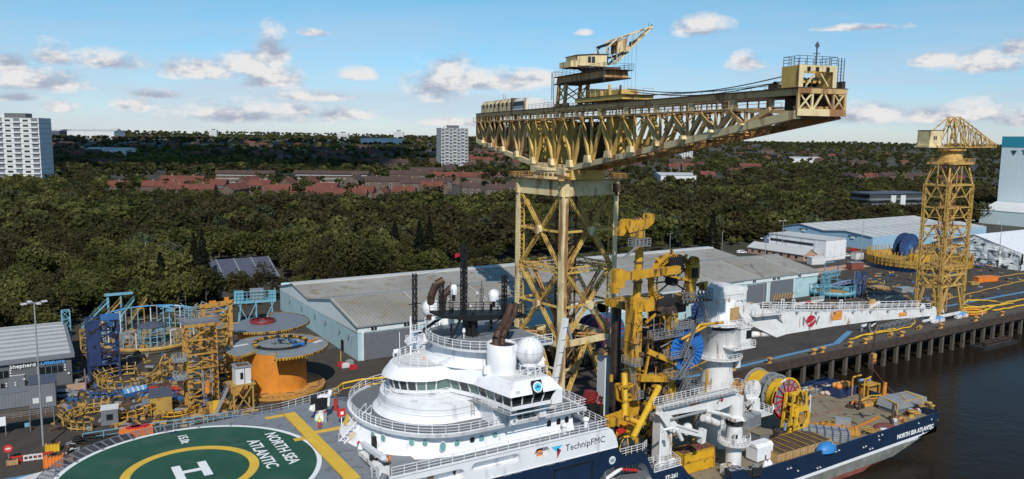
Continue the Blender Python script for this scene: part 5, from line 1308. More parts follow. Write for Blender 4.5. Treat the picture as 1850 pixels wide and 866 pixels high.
mb=MB();pl=plan(.75);mb.rail([(x,y,17.3) for x,y in pl[4:24]],WP,sp=1.3,t=.055,h=1.0,rails=3);mb.beam((48.3,77.2,17.3),(55,77.2,17.3),.1,.1,WP);loft(mb,[[(x,y,17.2) for x,y in plan(-.2)[4:24]],[(x,y,17.2) for x,y in plan(.8)[4:24]]],'galv');mb.build('bridge_catwalk',wl)
mb=MB();mb.slab([(-.75,-.75),(.75,-.75),(.75,.75),(-.75,.75)],(52.0,77.15,20.25),(1,0,0),(0,.35,1),.05,'black');mb.build('sign_board',br)
mb=MB();o_=Vector((52.0,77.02,20.25));ux=Vector((1,0,0));uz=Vector((0,.33,.94))
mb.slab([(.66*math.cos(i*PI/12),.66*math.sin(i*PI/12)) for i in range(24)],o_,ux,uz,.05,'letter_white');mb.slab([(.5*math.cos(i*PI/12),.5*math.sin(i*PI/12)) for i in range(24)],o_-Vector((0,.06,0)),ux,uz,.04,'skyblue')
mb.slab([(-.45,-.05),(.45,.04),(.1,.1),(.0,.3),(-.15,.1)],o_-Vector((0,.12,0)),ux,uz,.03,'navy');mb.build('round_badge',br)
mb=MB();mb.box((49.3,77.3,19.9),(.6,.4,.4),'tower_white');mb.build('floodlight',br)
# top house, monkey deck
mb=MB();loft(mb,[half(51.5,91.2,6.9,7.2,20.95,58),half(51.5,91.2,5.9,6.3,21.5,58),half(51.5,91.2,5.5,6.0,23.2,58)],WP);mb.bx(57.8,58,85.2,97.2,20.9,23.2,WP);mb.bx(52,54,84.4,85.3,21,23.1,'shutter');th_=mb.build('top_house',sp)
mb=MB();loft(mb,[half(51.5,91.2,5.5,6.0,23.0,58),half(51.5,91.2,6.5,7.7,23.2,58.6),half(51.5,91.2,6.6,7.8,23.55,58.7)],WP,'deck_grey');md=mb.build('top_deck',sp)
mb=MB();mb.rail([(a,b,23.55) for a,b,c in half(51.5,91.2,6.5,7.7,0,58.6,18)],WP,sp=1.1,t=.065);mb.build('top_railing',md)
mb=MB();mb.rail([(a,b,21) for a,b,c in half(45.4,92.3,4.6,3.9,0,47,12)],WP,sp=1.1,t=.06);mb.build('roof_railing',br)
mb=MB();p=at(742,640,21);mb.tube(p,p+Vector((0,0,5.2)),.13,WP,8);mb.bx(p.x-.5,p.x+.9,p.y-.5,p.y+.5,22.6,22.7,WP);mb.rail([(p.x-.5,p.y-.5,22.7),(p.x+.9,p.y-.5,22.7),(p.x+.9,p.y+.5,22.7),(p.x-.5,p.y+.5,22.7)],WP,closed=True,sp=.7,t=.05,h=.8);mb.bx(p.x+.1,p.x+1.6,p.y-.3,p.y+.3,24.0,24.1,WP);mb.rail([(p.x+.1,p.y-.3,24.1),(p.x+1.6,p.y-.3,24.1)],WP,sp=.5,t=.05,h=.9);mb.beam(p+Vector((1.2,0,0)),p+Vector((.1,0,3.2)),.1,.1,WP);mb.build('light_mast',sp)
p=at(722,640,21);mb=MB();mb.tube(p,p+Vector((0,0,3.0)),.05,WP,6);mb.build('whip_aerial',sp)
p=at(755,652,21);mb=MB();mb.tube(p,p+Vector((0,0,3.2)),.05,WP,6);mb.build('whip_aerial',sp)
p=at(766,650,21);mb=MB();mb.tube(p,p+Vector((0,0,.35)),.16,'orange_plastic',10);mb.tube(p+Vector((0,0,.35)),p+Vector((0,0,.5)),.08,WP,8);mb.build('orange_beacon',sp)
p=at(711,645,21);mb=MB();mb.tube(p+Vector((0,0,.7)),p+Vector((.7,-.2,.75)),.3,WP,14,.34);mb.tube(p,p+Vector((0,0,.6)),.1,WP);mb.build('searchlight',sp)
# funnels and exhausts
def funnel(x,y):
    mb=MB();prof=[(1.75,20.95),(1.75,21.6),(1.85,24.6),(1.65,24.7),(1.6,24.3)]
    mb.lathe(prof,(x,y,0),WP,28,sy=1.15);mb.lathe([(1.65,24.35),(0,24.4)],(x,y,0),'soot',20,sy=1.15);mb.bx(x-2.6,x-.8,y-.2,y+.2,21,22,WP);return mb.build('funnel',sp)
f1=funnel(50.3,82.6)
f2=funnel(50.8,100.9)
def pipe(base,pts,r,par):mb=MB();mb.path(pts,r,'copper_pipe',12);mb.build('exhaust_pipe',par)
for dx,r in ((0,.48),(.9,.38)):x=50.3+dx;pipe(None,[(x-.6,83,24.2),(x-.5,83.2,25.1),(x+.1,83.6,25.8),(x+1.2,84.4,26.4),(x+2.4,85.2,27.2),(x+3.4,86,28.4)],r,f1)
pipe(None,[(49.2,100.5,24.2),(49.3,100.4,27.5),(50.0,100.2,29.2),(51,99.8,29.8)],.55,f2);pipe(None,[(50.9,100.5,24.2),(51.2,100.2,27.5),(52.2,99.8,28.6)],.5,f2)
# radomes
def radome(p,r,zb,nm='radome'):
    mb=MB();c=Vector(p)
    mb.lathe([(r*.55,-r*1.05),(r*.62,-r*.8)]+[(r*math.sin(a),-r*math.cos(a)) for a in [R(38+i*7.1) for i in range(21)]]+[(0,r)],c,WP,36)
    for k in range(8):a=k*PI/4;mb.path([c+Vector((r*1.004*math.sin(t_)*math.cos(a),r*1.004*math.sin(t_)*math.sin(a),-r*1.004*math.cos(t_))) for t_ in [R(45+i*13) for i in range(11)]],.012*r,'galv',4)
    mb.path([c+Vector((r*1.004*math.cos(i*PI/16),r*1.004*math.sin(i*PI/16),0)) for i in range(33)],.012*r,'galv',4)
    d_=mb.build(nm,sp)
    mb=MB();zt=c.z-r
    for k in range(8):a,b=k*PI/4,(k+1)*PI/4;A_=(c.x+.75*r*math.cos(a),c.y+.75*r*math.sin(a));B_=(c.x+.75*r*math.cos(b),c.y+.75*r*math.sin(b));mb.beam((*A_,zb),(*A_,zt+.1),.07,.07,WP);mb.beam((*A_,zt+.05),(*B_,zt+.05),.1,.1,WP);mb.beam((*A_,zb),(*B_,zt),.06,.06,WP);mb.beam((*A_,(zb+zt)/2),(*B_,(zb+zt)/2),.06,.06,WP)
    mb.tube((c.x,c.y,zb),(c.x,c.y,zt+.1),.3,WP);mb.build('radome_pedestal',d_)
pg=atY(957,634,80.2);radome(pg,1.75,21)
mb=MB();mb.tube((53.7,79.6,22.2),(54.4,79.1,22.3),.38,WP,14,.5);mb.tube((53.9,79.4,21),(53.9,79.4,22),.12,WP);mb.rail([(50,78.8,21),(54.6,78.8,21),(54.6,82,21)],WP,sp=.9,t=.05);mb.build('wing_searchlight',sp)
radome(atY(779,557,101),1.35,23.5)
# aerial mast: black lattice platform with domes
mb=MB()
for x,y in ((50.6,90.5),(50.6,93),(55.2,89.2),(55.2,93.6)):mb.beam((x,y,23.5),(x,y,27.0),.3,.3,'black')
mb.bx(50.2,51.6,91,92.4,23.5,26.5,'black')
mb.slab([(45.5,27.2),(58.5,26.0),(58.5,25.5),(50,26.0),(45.5,26.9)],(0,93.2,0),(1,0,0),(0,0,1),3.6,'black')
for a,b in (((45.6,89.6,27.2),(58.5,89.6,26)),((58.5,89.6,26),(58.5,93.3,26)),((45.6,93.3,27.2),(58.5,93.3,26))):mb.rail([a,b],'black',sp=1.2,t=.07)
for x,y,z0,z1 in ((49.6,91.5,26.5,36.2),(50.3,92.3,26.5,34.8),(45.4,97.5,23.5,31.5),(53.4,87.2,23.5,32.3),(46.4,91.5,26.9,31)):mb.lace((x,y,z0),(x,y,z1),.45,.45,'black',.6,.11,.07)
for x,y,z in ((49.6,91.5,33),(49.6,91.5,30.5),(53.4,87.2,29.5),(45.4,97.5,27.3),(53.4,87.2,31.3),(49.6,91.5,35.4)):mb.beam((x-.9,y,z),(x+.9,y,z),.1,.1,'black');mb.beam((x,y-.8,z),(x,y+.8,z),.1,.1,'black')
mb.beam((45.6,96.5,23.5),(48.6,92.4,27.2),.4,.4,'black');mb.beam((48.4,89.6,26.8),(46.6,89.6,23.5),.25,.25,'black');mb.beam((55,88,26.4),(52.5,86,23.5),.28,.28,'black');mb.beam((51,90.6,23.6),(55.2,89.2,26.5),.18,.18,'black');mb.beam((58,89.6,26),(53.4,87.2,28),.12,.12,'black')
for x,y,z in ((47,90,27.2),(51.6,90,27),(56.5,92.5,26)):mb.ladder((x,y,z),3.2,'black');mb.beam((x,y,z),(x,y,z+4.2),.05,.05,'black')
mb.beam((49.6,91.5,34),(53.4,87.2,31.8),.04,.04,'black');mb.beam((49.6,91.5,33.4),(45.4,97.5,31),.04,.04,'black');am=mb.build('aerial_mast',sp)
def dome(p,r,hh,par):
    mb=MB();mb.lathe([(r*.9,-hh),(r,-hh*.4),(r,0)]+[(r*math.cos(a),r*math.sin(a)) for a in [R(i*15) for i in range(1,6)]]+[(0,r)],p,WP,24);mb.tube(Vector(p)-Vector((0,0,hh+.9)),Vector(p)-Vector((0,0,hh)),.2,'black');mb.build('radome',par)
dome(atY(892,533,91),.8,.75,am);dome(atY(820,521,92),.52,.8,am)
for px,py in ((811,543),(862,532),(873,545),(850,556)):p=atY(px,py,91);mb=MB();mb.tube(p,p+Vector((0,0,.35)),.14,WP,8);mb.beam(p-Vector((0,0,.4)),p,.06,.06,'black');mb.build('sensor',am)
mb=MB();p=at(815,610,23.6);mb.tube(p,p+Vector((0,0,2.2)),.12,'black');mb.tube(p+Vector((0,0,2.0)),p+Vector((0,0,2.6)),.4,WP,14);mb.beam(p+Vector((-2.2,.3,2.75)),p+Vector((1.6,-.2,2.95)),.32,.3,WP);mb.build('radar_scanner',md)
mb=MB();p=at(838,612,23.6);mb.tube(p,p+Vector((0,0,.9)),.08,WP);mb.tube(p+Vector((0,0,.9)),p+Vector((0,0,1.4)),.25,WP,10,.15);mb.build('spotlight',md)
mb=MB();p=at(778,600,23.6);mb.tube(p,p+Vector((0,0,1)),.1,WP);mb.tube(p+Vector((0,0,1)),p+Vector((.9,-.5,1.1)),.12,WP,8,.05);mb.build('water_monitor',md)
mb=MB();fp=atY(822,466,91.5);mb.add([fp,fp+Vector((.75,.1,.1)),fp+Vector((.75,.1,.6)),fp+Vector((0,0,.55))],[(0,1,2,3)],'crimson');mb.add([fp+Vector((0,0,.2)),fp+Vector((.7,.1,.3)),fp+Vector((.7,.1,.4)),fp+Vector((0,0,.3))],[(0,1,2,3)],'letter_white');mb.build('flag',am)
# rear decks of the house
mb=MB()
for x,y in ((62.2,80.6),(58.5,80.3)):mb.tube((x,y,12.1),(x,y,13.2),.28,WP,12);mb.lathe([(.42,13.1),(.42,13.45),(0,13.6)],(x,y,0),WP,14)
mb.build('mushroom_vent',sp)
mb=MB();mb.rail([(60.6,82.5,12.1),(60.6,88,12.1)],WP,t=.06);mb.stair((61.7,84.5,15.1),(64.3,85.5,12.1),.8,WP);mb.build('aft_stair',sp)
# folded white boom standing at the back of the bridge
mb=MB();b0=atY(1000,700,84);b1=atY(1022,575,84.2)
mb.beam(b0+Vector((0,0,-2.5)),b0,.9,.9,'white_worn');mb.beam(b0,b1,.55,.7,'white_worn');mb.beam(b0+Vector((.5,0,0)),b0.lerp(b1,.6)+Vector((.55,0,-.1)),.22,.22,'galv');mb.beam(b1,b1+Vector((1.0,.1,-3.0)),.3,.35,'galv');mb.bx(b0.x-.8,b0.x+.9,83.2,85,15.1,17.2,WP)
for k in range(5):q=b0.lerp(b1,.15+k*.18);mb.beam(q+Vector((-.35,-.3,0)),q+Vector((.5,-.3,.05)),.08,.08,'galv')
mb.build('folding_deck_crane',sp)
# stair from the helideck level up to the wing deck
mb=MB();mb.stair(at(617,800,12.4),at(666,744,15.2),1.0,WP);mb.build('fore_stair',sp)
mb=MB();a=R(8);mb.slab([(-.5,0),(.5,0),(.35,1.3),(-.35,1.3)],(34.2,94.5,13.2),(.1,-1,0),(.3,0,1),.06,'yellow_line');mb.build('deck_marking_plate',t1_)
for px,py,nm in ((688,845,'side_gate'),):mb=MB();mb.rail([at(670,850,12.4),at(690,832,12.4),at(700,845,12.4),at(672,862,12.4)],WP,sp=.8,t=.06);mb.build('side_gate',sp)
# ------------------------------------------------------------------ pipelay tower amidships
vt=thing('pipelay_tower','yellow pipelay tower with two stout columns, grey platforms and stairs, amidships on the ship','pipelay tower',(84.5,92,-1))
Y_='yellow'
for x,z1 in ((79.7,26),(87.1,25.4)):
    mb=MB();mb.bx(x-.95,x+.95,91,92.8,-1.1,z1,Y_)
    for k in range(9):mb.bx(x-1.02,x+1.02,90.95,92.85,1+k*3,1.12+k*3,Y_)
    mb.build('column',vt)
for x,z1 in ((80.9,24),(88.7,24)):mb=MB();mb.bx(x-.6,x+.6,97,98,-1.1,z1,'dark_rust');mb.build('rear_column',vt)
mb=MB()
for z in (24.6,):mb.bx(79.5,90.1,90.8,93,z-.9,z+.9,Y_)
mb.bx(79.5,90.1,97,98.8,23.4,24.6,Y_);mb.bx(79.8,81.4,93,97.5,23.4,24.6,Y_);mb.bx(88.2,89.8,93,97.5,23.4,24.6,Y_)
mb.beam((81.5,90.4,17.5),(87,90,15.0),.6,.8,Y_);mb.beam((79.8,90.2,13.6),(86.5,89.8,12.6),.9,1.0,Y_);mb.beam((80.9,90.6,12.6),(82,90.6,17.8),.4,.3,Y_);mb.beam((84.4,90.6,22.8),(85.6,90.6,21.2),.3,.35,Y_);mb.beam((81.2,90.8,22.0),(83.4,90.8,23.2),.25,.35,Y_);mb.build('cross_beam',vt)
mb=MB()
for x in (83.0,84.4,85.9):mb.tube((x,93,3),(x,93,22),.42,'dark_rust',12)
for k in range(7):
    z=4+k*2.7;mb.bx(82.2,87.2,91.6,94.4,z,z+.5,'soot');mb.tube((82.6,91.4,z+.9),(86.6,91.3,z+1.3),.16,'rusty_steel',6)
for k in range(16):x=82+rnd.random()*5;z=3+rnd.random()*17;mb.tube((x,91.2,z),(x+rnd.uniform(-.4,.4),91.2,z+rnd.uniform(1,3)),.09,rnd.choice(['grey_steel','rusty_steel','yellow','soot']),6)
mb.bx(83.2,85.6,91,93.6,5.2,8.8,'soot');mb.tube((82.2,91,11.4),(83.6,90.3,10.4),.22,'rusty_steel');mb.tube((85.8,91,11.6),(84.8,90.3,10.2),.22,'rusty_steel');mb.tube((84.3,90.6,9.6),(84.3,91.4,9.6),.75,'dark_rust',16);mb.build('tensioner',vt)
mb=MB()
for k in range(150):
    x=rnd.choice([78.9,80.8,81.6,83,84.4,85.8,86.2,88.2])+rnd.uniform(-.5,.5);z=rnd.uniform(1,24.5);y=rnd.uniform(89.9,90.9);q=k % 5
    m_=rnd.choice(['grey_steel','rusty_steel','soot','dark_rust','yellow','galv','tower_orange'])
    if q < 2:mb.beam((x,y,z),(x+rnd.uniform(-.3,.3),y,z+rnd.uniform(.8,2.6)),.12,.12,m_)
    elif q == 2:mb.beam((x-.8,y,z),(x+.8,y,z+rnd.uniform(-.4,.4)),.14,.14,m_)
    elif q == 3:mb.box((x,y,z),(rnd.uniform(.3,.9),.4,rnd.uniform(.2,.7)),m_)
    else:mb.path([(x,y,z),(x+.5,y-.2,z-.7),(x+1.1,y,z-.2)],.06,'soot',4)
mb.build('hydraulic_hoses',vt)
for n_,(x0,x1,y0,y1,z) in enumerate([(81.8,87.8,89.4,91,19.5),(84.8,88.6,88.8,90.4,16.2),(84.9,88.4,88.6,90.4,13.0),(84.6,89.0,88.6,90.4,8.2),(78.0,79.5,89.4,92.5,15.8),(77.6,79.6,89,92,10.8),(82,87,89.8,90.8,6.6),(91,93.2,89.5,92,9.8),(86.2,89.8,89.2,90.4,20.6),(77.4,80.4,89.4,91,34.2)]):
    mb=MB();mb.bx(x0,x1,y0,y1,z-.12,z,'grey_steel');mb.rail([(x0,y0,z),(x1,y0,z),(x1,y1,z),(x0,y1,z)],'galv',closed=True,sp=.8,t=.07);mb.beam((x0+.2,y0,z-.1),(x0+.2,y1,z-1.2),.08,.08,'grey_steel');mb.beam((x1-.2,y0,z-.1),(x1-.2,y1,z-1.2),.08,.08,'grey_steel');mb.build('platform',vt)
for p,q in (((85.5,88.4,8.2),(88.6,88.4,13.0)),((86,88.3,13),(88.8,88.3,16.3)),((92.4,90.3,24.0),(95.2,90.6,18.4)),((88.8,87.7,3.2),(91.8,87.7,8.2)),((78.4,89.5,10.8),(78.6,90.8,15.8)),((87.0,88.6,16.2),(89.3,88.6,20.6))):
    mb=MB();mb.stair(p,q,.8,'grey_steel');mb.build('stair',vt)
mb=MB();c=atY(1213,508,91)
for k in range(40):
    a0,a1=R(-40+k*6.6),R(-40+(k+1)*6.6)
    for yy in (-.55,.55):
        for r_ in (4.25,3.55):
            mb.beam(c+Vector((r_*math.cos(a0),yy,r_*math.sin(a0))),c+Vector((r_*math.cos(a1),yy,r_*math.sin(a1))),.14,.2,Y_)
        mb.beam(c+Vector((3.5*math.cos(a0),yy,3.5*math.sin(a0))),c+Vector((4.3*math.cos(a0),yy,4.3*math.sin(a0))),.14,.14,Y_)
    mb.add([c+Vector((r_*math.cos(a),yy,r_*math.sin(a))) for a,yy,r_ in ((a0,-.55,4.3),(a0,.55,4.3),(a1,.55,4.3),(a1,-.55,4.3))],[(0,1,2,3)],Y_)
    if k % 6 == 2:mb.beam(c+Vector((4.2*math.cos(a0),0,4.2*math.sin(a0))),c+Vector((5*math.cos(a0),0,5*math.sin(a0))),.45,.3,Y_)
mb.build('aligner_wheel',vt)
mb=MB()
for a in range(-30,220,30):mb.beam(c,c+Vector((3.5*math.cos(R(a)),0,3.5*math.sin(R(a)))),.2,.2,'soot')
mb.tube(c+Vector((0,-.8,0)),c+Vector((0,.8,0)),.7,'soot',16);mb.bx(c.x-1.4,c.x+1.6,90,92.5,c.z+1.8,c.z+3.9,'black');mb.bx(c.x-3.4,c.x+1.5,90,92.6,c.z-3.6,c.z-2.4,'soot');mb.bx(c.x-2.5,c.x+2.6,90.2,92.6,c.z-5,c.z-3.6,'dark_rust')
for k in range(14):x=c.x-3+rnd.random()*6;z=c.z-4+rnd.random()*5;mb.beam((x,90.4,z),(x+rnd.uniform(-1.5,1.5),90.2,z+rnd.uniform(-1,1.4)),.12,.12,rnd.choice(['soot','dark_rust','yellow','grey_steel']))
mb.build('wheel_gear',vt)
mb=MB();z=24.9
for k in range(8):
    x0=86.6+k*.75;mb.beam((x0,88.3,z),(x0+.75,88.3,z+1.7),.09,.09,'grey_steel');mb.beam((x0,88.3,z+1.7),(x0+.75,88.3,z),.09,.09,'grey_steel')
mb.bx(86.4,92.7,88.2,92,z-.15,z,'soot');mb.rail([(86.4,88.25,z),(92.7,88.25,z),(92.7,92,z)],'grey_steel',sp=.8,h=1.7,t=.09);mb.build('truss_gallery',vt)
# knuckle crane on the right column
mb=MB();p=Vector((89.2,89.6,25));mb.tube(p,p+Vector((0,0,3)),.8,Y_,16);mb.tube(p+Vector((0,0,3)),p+Vector((0,0,3.4)),1.0,Y_,16);mb.bx(88.5,90.3,88.9,90.2,28.4,30.6,Y_);mb.bx(88.6,89.6,88.5,88.9,28.7,30.2,'black');mb.lathe([(.9,-.4),(.9,.4),(0,.4)],(89.6,89.6,31.0),Y_,20,ax='Y');mb.tube((90.4,89.4,27.3),(92.3,89.2,27.5),.3,Y_);mb.bx(91.2,92,88.8,89.8,26.4,27.6,Y_)
tipb=atY(1122,500,89);rt=atY(1226,487,89.2)
mb.beam(rt,tipb,.9,1.15,Y_);mb.beam(rt+Vector((-3.2,0,-.5)),(88.5,89.4,28.2),.3,.3,Y_);mb.box(tipb+Vector((-.6,0,-.2)),(1.7,1.2,2.7),Y_);mb.box(tipb+Vector((-1.1,0,-1.6)),(1.2,1.0,1.4),Y_)
for dx in (-1.4,-.2):mb.beam(tipb+Vector((dx,0,-1.6)),tipb+Vector((dx,0,-15)),.045,.045,'soot')
mb.tube(tipb+Vector((-1.3,0,-14.6)),tipb+Vector((-1.3,0,-15.6)),.3,Y_);mb.build('knuckle_crane',vt)
mb=MB();a=atY(1149,560,92);b=atY(1157,418,92);mb.tube(a,b,.62,Y_,16)
for t_ in (.1,.35,.6,.85):q=a.lerp(b,t_);mb.tube(q,q+Vector((0,0,.25)),.78,'rusty_steel',16)
mb.beam(a+Vector((.75,0,0)),b+Vector((.75,0,0)),.12,.12,'dark_rust');mb.build('tall_post',vt)
mb=MB();h0=atY(1128,410,91.5);ux=(atY(1178,400,91.5)-h0).normalized()
mb.slab([(.4,-.9),(3.9,-.8),(5.2,-.1),(5.3,1.2),(4.6,1.3),(4.2,.7),(1.2,.6),(.7,1.1),(0,1.0),(-.3,.2)],h0+Vector((0,-.8,0)),ux,(0,0,1),-1.7,Y_)
mb.slab([(.9,-1.6),(1.6,-1.7),(2.6,-.8),(.7,-.8)],h0+Vector((0,-.5,0)),ux,(0,0,1),-1,Y_);mb.bx(h0.x+2,h0.x+3.4,90.7,92.3,h0.z-1.8,h0.z-.7,Y_)
for k in range(5):q=h0+ux*(1.4+k*.7)+Vector((0,0,.7));mb.beam(q,q+Vector((0,0,.5)),.15,.15,'rusty_steel')
mb.slab([(0,0),(.8,.2),(1.1,-1.3),(.6,-2.0),(-.5,-1.8),(-.4,-.9)],h0+Vector((-1.0,-.4,.6)),ux,(0,0,1),-.8,Y_);mb.tube(h0+Vector((-.9,0,-1.3)),h0+Vector((-.9,0,-2.3)),.08,'soot',6);mb.build('head_sheave_arm',vt)
mb=MB();h=35
for x in (77.8,78.8,79.8):mb.beam((x,90.3,34.2),(x,90.3,37.2),.07,.07,'grey_steel')
mb.beam((77.5,89.4,34.1),(75.8,90,32.5),.3,.3,'grey_steel');mb.build('platform_frame',vt)
# struts to the deck
for (a,b,nm) in ((atY(1128,674,89),Vector((74.2,86.5,5.0)),0),(atY(1190,700,87),atY(1143,792,80.8),1)):
    mb=MB();mb.tube(a,b,.48,'yellow_clean',16,.44);mb.tube(b,b+Vector((0,0,-.8)),.3,Y_);q=b.lerp(a,.28);mb.tube(q,q+Vector((-2.4,.6,1.0)),.4,Y_,12);mb.build('strut',vt)
mb=MB();mb.tube((91.8,88.6,20.6),(87,89,19),.22,Y_);mb.path([(95.8,88.6,20.8),(90.5,88.6,21),(88.2,89,18.5)],.22,Y_,8);mb.tube((92.4,88.4,13.5),(92.4,88.4,7.5),.22,Y_);mb.tube((89.8,88.3,8),(89.8,88.3,1.5),.2,Y_);mb.beam((87.5,88.6,15.8),(91.5,88.6,13.6),.12,.12,Y_);mb.beam((88,88.4,14.2),(92.4,88.4,15),.12,.12,Y_);mb.build('pipe_guide',vt)
# blue spoked reel at its side
br_=thing('blue_reel','bright blue ribbed reel disc hanging upright beside the yellow pipelay tower','reel',(91.3,90,13));c=atY(1243,632,89.8)
mb=MB();mb.lathe([(0.9,0),(3.45,0),(3.5,.18),(3.4,.4),(.9,.4),(.9,0)],c,'blue',40,ax='Y',smooth=False)
for k in range(26):a=k*2*PI/26;mb.beam(c+Vector((.95*math.cos(a),-.12,.95*math.sin(a))),c+Vector((3.4*math.cos(a),-.06,3.4*math.sin(a))),.09,.22,'blue_dull',up=(0,1,0))
mb.build('flange',br_)
mb=MB();mb.lathe([(.62,-.4),(.95,-.4),(.95,.8),(.62,.8),(.62,-.4)],c,'slate_blue',24,ax='Y');mb.lathe([(.62,.3),(0,.3)],c,'black',24,ax='Y');mb.build('hub',br_)
mb=MB();mb.lathe([(3.45,2.2),(.9,2.2),(.9,.4)],c,'blue_dull',40,ax='Y',smooth=False);mb.build('rear_flange',br_)
# clutter between house and tower
def cran(name,label,cat,loc):return thing(name,label,cat,loc)
M['antifoul2']=mat('antifoul2',(.20,.02,.02),.5,var=.2)
rw=thing('red_winch','red deck winch with a black drum between the white house and the crane leg','winch',(66.5,95,3.2));p=atY(1066,728,95)
mb=MB();mb.bx(p.x-1.8,p.x+1.9,94,96,3.2,p.z-.3,'soot');mb.bx(p.x-1.5,p.x+1.6,93.9,96.1,p.z-.3,p.z+.9,'antifoul2');mb.slab([(0,0),(2.2,0),(1.9,1.0),(.4,1.2)],(p.x-1.2,94,p.z+.9),(1,0,0),(0,0,1),-1.4,'antifoul2');
for k in range(16):mb.tube((p.x-1.6+rnd.random()*3.2,93.8,p.z-.3+rnd.random()*1.2),(p.x-1.6+rnd.random()*3.2,93.7,p.z+rnd.random()*1.6),.1,rnd.choice(['antifoul2','crimson','soot','galv']),6)
mb.build('frame',rw)
mb=MB();mb.lathe([(.9,-.9),(.9,.9),(0,.9),(0,-.9),(.9,-.9)],(p.x-1.1,93.2,p.z-.3),'black',20,ax='X');mb.build('drum',rw)
for i,(px,py,Y,L_,a) in enumerate(((1118,748,88,5.5,.1),(1120,762,86,4,-.5),(1160,760,88,5,-.9),(1135,772,85,4.5,.3),(1168,735,89,3.5,-1.3),(1105,762,84,3,.9),(1180,775,88,4,.8))):
    p=atY(px,py,Y);d=Vector((math.cos(a),.1,math.sin(a)*.5));mb=MB();mb.beam(p-d*L_/2,p+d*L_/2,.55,.65,Y_ if i != 3 else 'red')
    mb.tube(p-d*L_/2,p-d*L_/2+Vector((0,.6,-1.4)),.25,Y_ if i % 2 else 'dark_rust');mb.slab([(-.7,-.5),(.7,-.6),(.9,.3),(0,.8),(-.8,.4)],p+Vector((0,-.4,0)),(1,0,0),(0,0,1),.12,Y_);mb.build('lifting_frame',vt)
yc=thing('yellow_cradle','angular open yellow cradle beside the foot of the pipelay tower','cradle',(78,89,3.2));p=atY(1130,708,88.5)
mb=MB();
for a,b in (((-1.4,1.2),(1.0,1.0)),((1.0,1.0),(1.3,-.9)),((1.3,-.9),(-1.0,-1.2)),((-1.0,-1.2),(-1.4,1.2))):mb.beam(p+Vector((a[0],-.8,a[1])),p+Vector((b[0],-.8,b[1])),.3,.3,Y_);mb.beam(p+Vector((a[0],.6,a[1])),p+Vector((b[0],.6,b[1])),.3,.3,Y_);mb.beam(p+Vector((a[0],-.8,a[1])),p+Vector((a[0],.6,a[1])),.25,.25,Y_)
mb.slab([(-1.4,1.2),(1,1),(1.3,-.9),(-1,-1.2)],p+Vector((0,.6,0)),(1,0,0),(0,0,1),.1,'orange_rust');mb.build('frame',yc);mb=MB();mb.bx(p.x-.4,p.x+.4,88,89,3.2,p.z-1,Y_);mb.build('foot',yc)
bk=thing('strapped_bundle','black tarpaulin bundle tied with yellow straps on the ship side','bundle',(69.3,80.6,7.4))
mb=MB();mb.lathe([(0,2.0),(.7,1.9),(1.35,1.3),(1.6,.5),(1.5,0)],(69.4,80.7,7.45),'black',14,sy=.7);mb.build('tarpaulin',bk)
mb=MB()
for a in (.3,1.2,2.3):mb.path([Vector((69.4+1.62*math.cos(t_)*math.cos(a),80.7+1.15*math.cos(t_)*math.sin(a),7.45+2.03*math.sin(t_))) for t_ in [PI*i/10 for i in range(11)]],.07,'yellow_clean',5)
mb.build('strap',bk)
wp=thing('white_pillar','plain pale grey-white box pillar with a rusty grating cap, in front of the giant crane leg','pillar',(75.5,102,3));p=atY(1097,636,101.5)
mb=MB();mb.bx(p.x-1.15,p.x+1.15,100.6,102.6,3.1,p.z,'tower_white');mb.bx(p.x-1.2,p.x-.2,100.55,100.62,3.1,p.z-.2,'tech_wall');mb.build('shaft',wp)
mb=MB();mb.bx(p.x-1.9,p.x+1.9,100,103.2,p.z,p.z+.3,'rusty_steel');mb.bx(p.x-1.9,p.x+1.9,99.9,100,p.z,p.z+.45,'wood');mb.rail([(p.x-1.9,100,p.z+.3),(p.x+1.9,100,p.z+.3)],'orange_rust',h=.5,rails=1,t=.06);mb.build('grating',wp)

# ------------------------------------------------------------------ cargo container by the small crane
ct=thing('yellow_container','tall yellow corrugated container with a rusty top at the foot of the near white crane','container',(88.5,85,-1.1))
p=atY(1236,822,84.6);q=atY(1293,806,84.6)
mb=MB();x0,x1,zt=p.x,q.x,(p.z+q.z)/2-.1
mb.bx(x0,x1,84.8,87.6,-1.1,zt,'yellow_clean')
for k in range(26):xx=x0+(x1-x0)*(k+.5)/26;mb.bx(xx-.08,xx+.08,84.72,84.8,-1,zt-.1,'yellow_clean')
for z in (-1.05,zt/2-.5,zt/2-.3,zt-.15):mb.bx(x0-.05,x1+.05,84.65,84.85,z,z+.15,Y_)
mb.bx(x0,x0+.2,84.6,84.8,-1.1,zt,Y_);mb.bx(x1-.2,x1,84.6,84.8,-1.1,zt,Y_);mb.build('body',ct)
mb=MB();mb.add([(x0+.1,84.9,zt+.02),(x1-.1,84.9,zt+.02),(x1-.1,87.5,zt+.02),(x0+.1,87.5,zt+.02)],[(0,1,2,3)],'rusty_steel')
for k in range(30):mb.box((x0+.4+rnd.random()*(x1-x0-.8),85.2+rnd.random()*2,zt+.1),(rnd.uniform(.3,1),.3,.16),'antifoul',rnd.random()*3)
mb.build('rusty_load',ct)

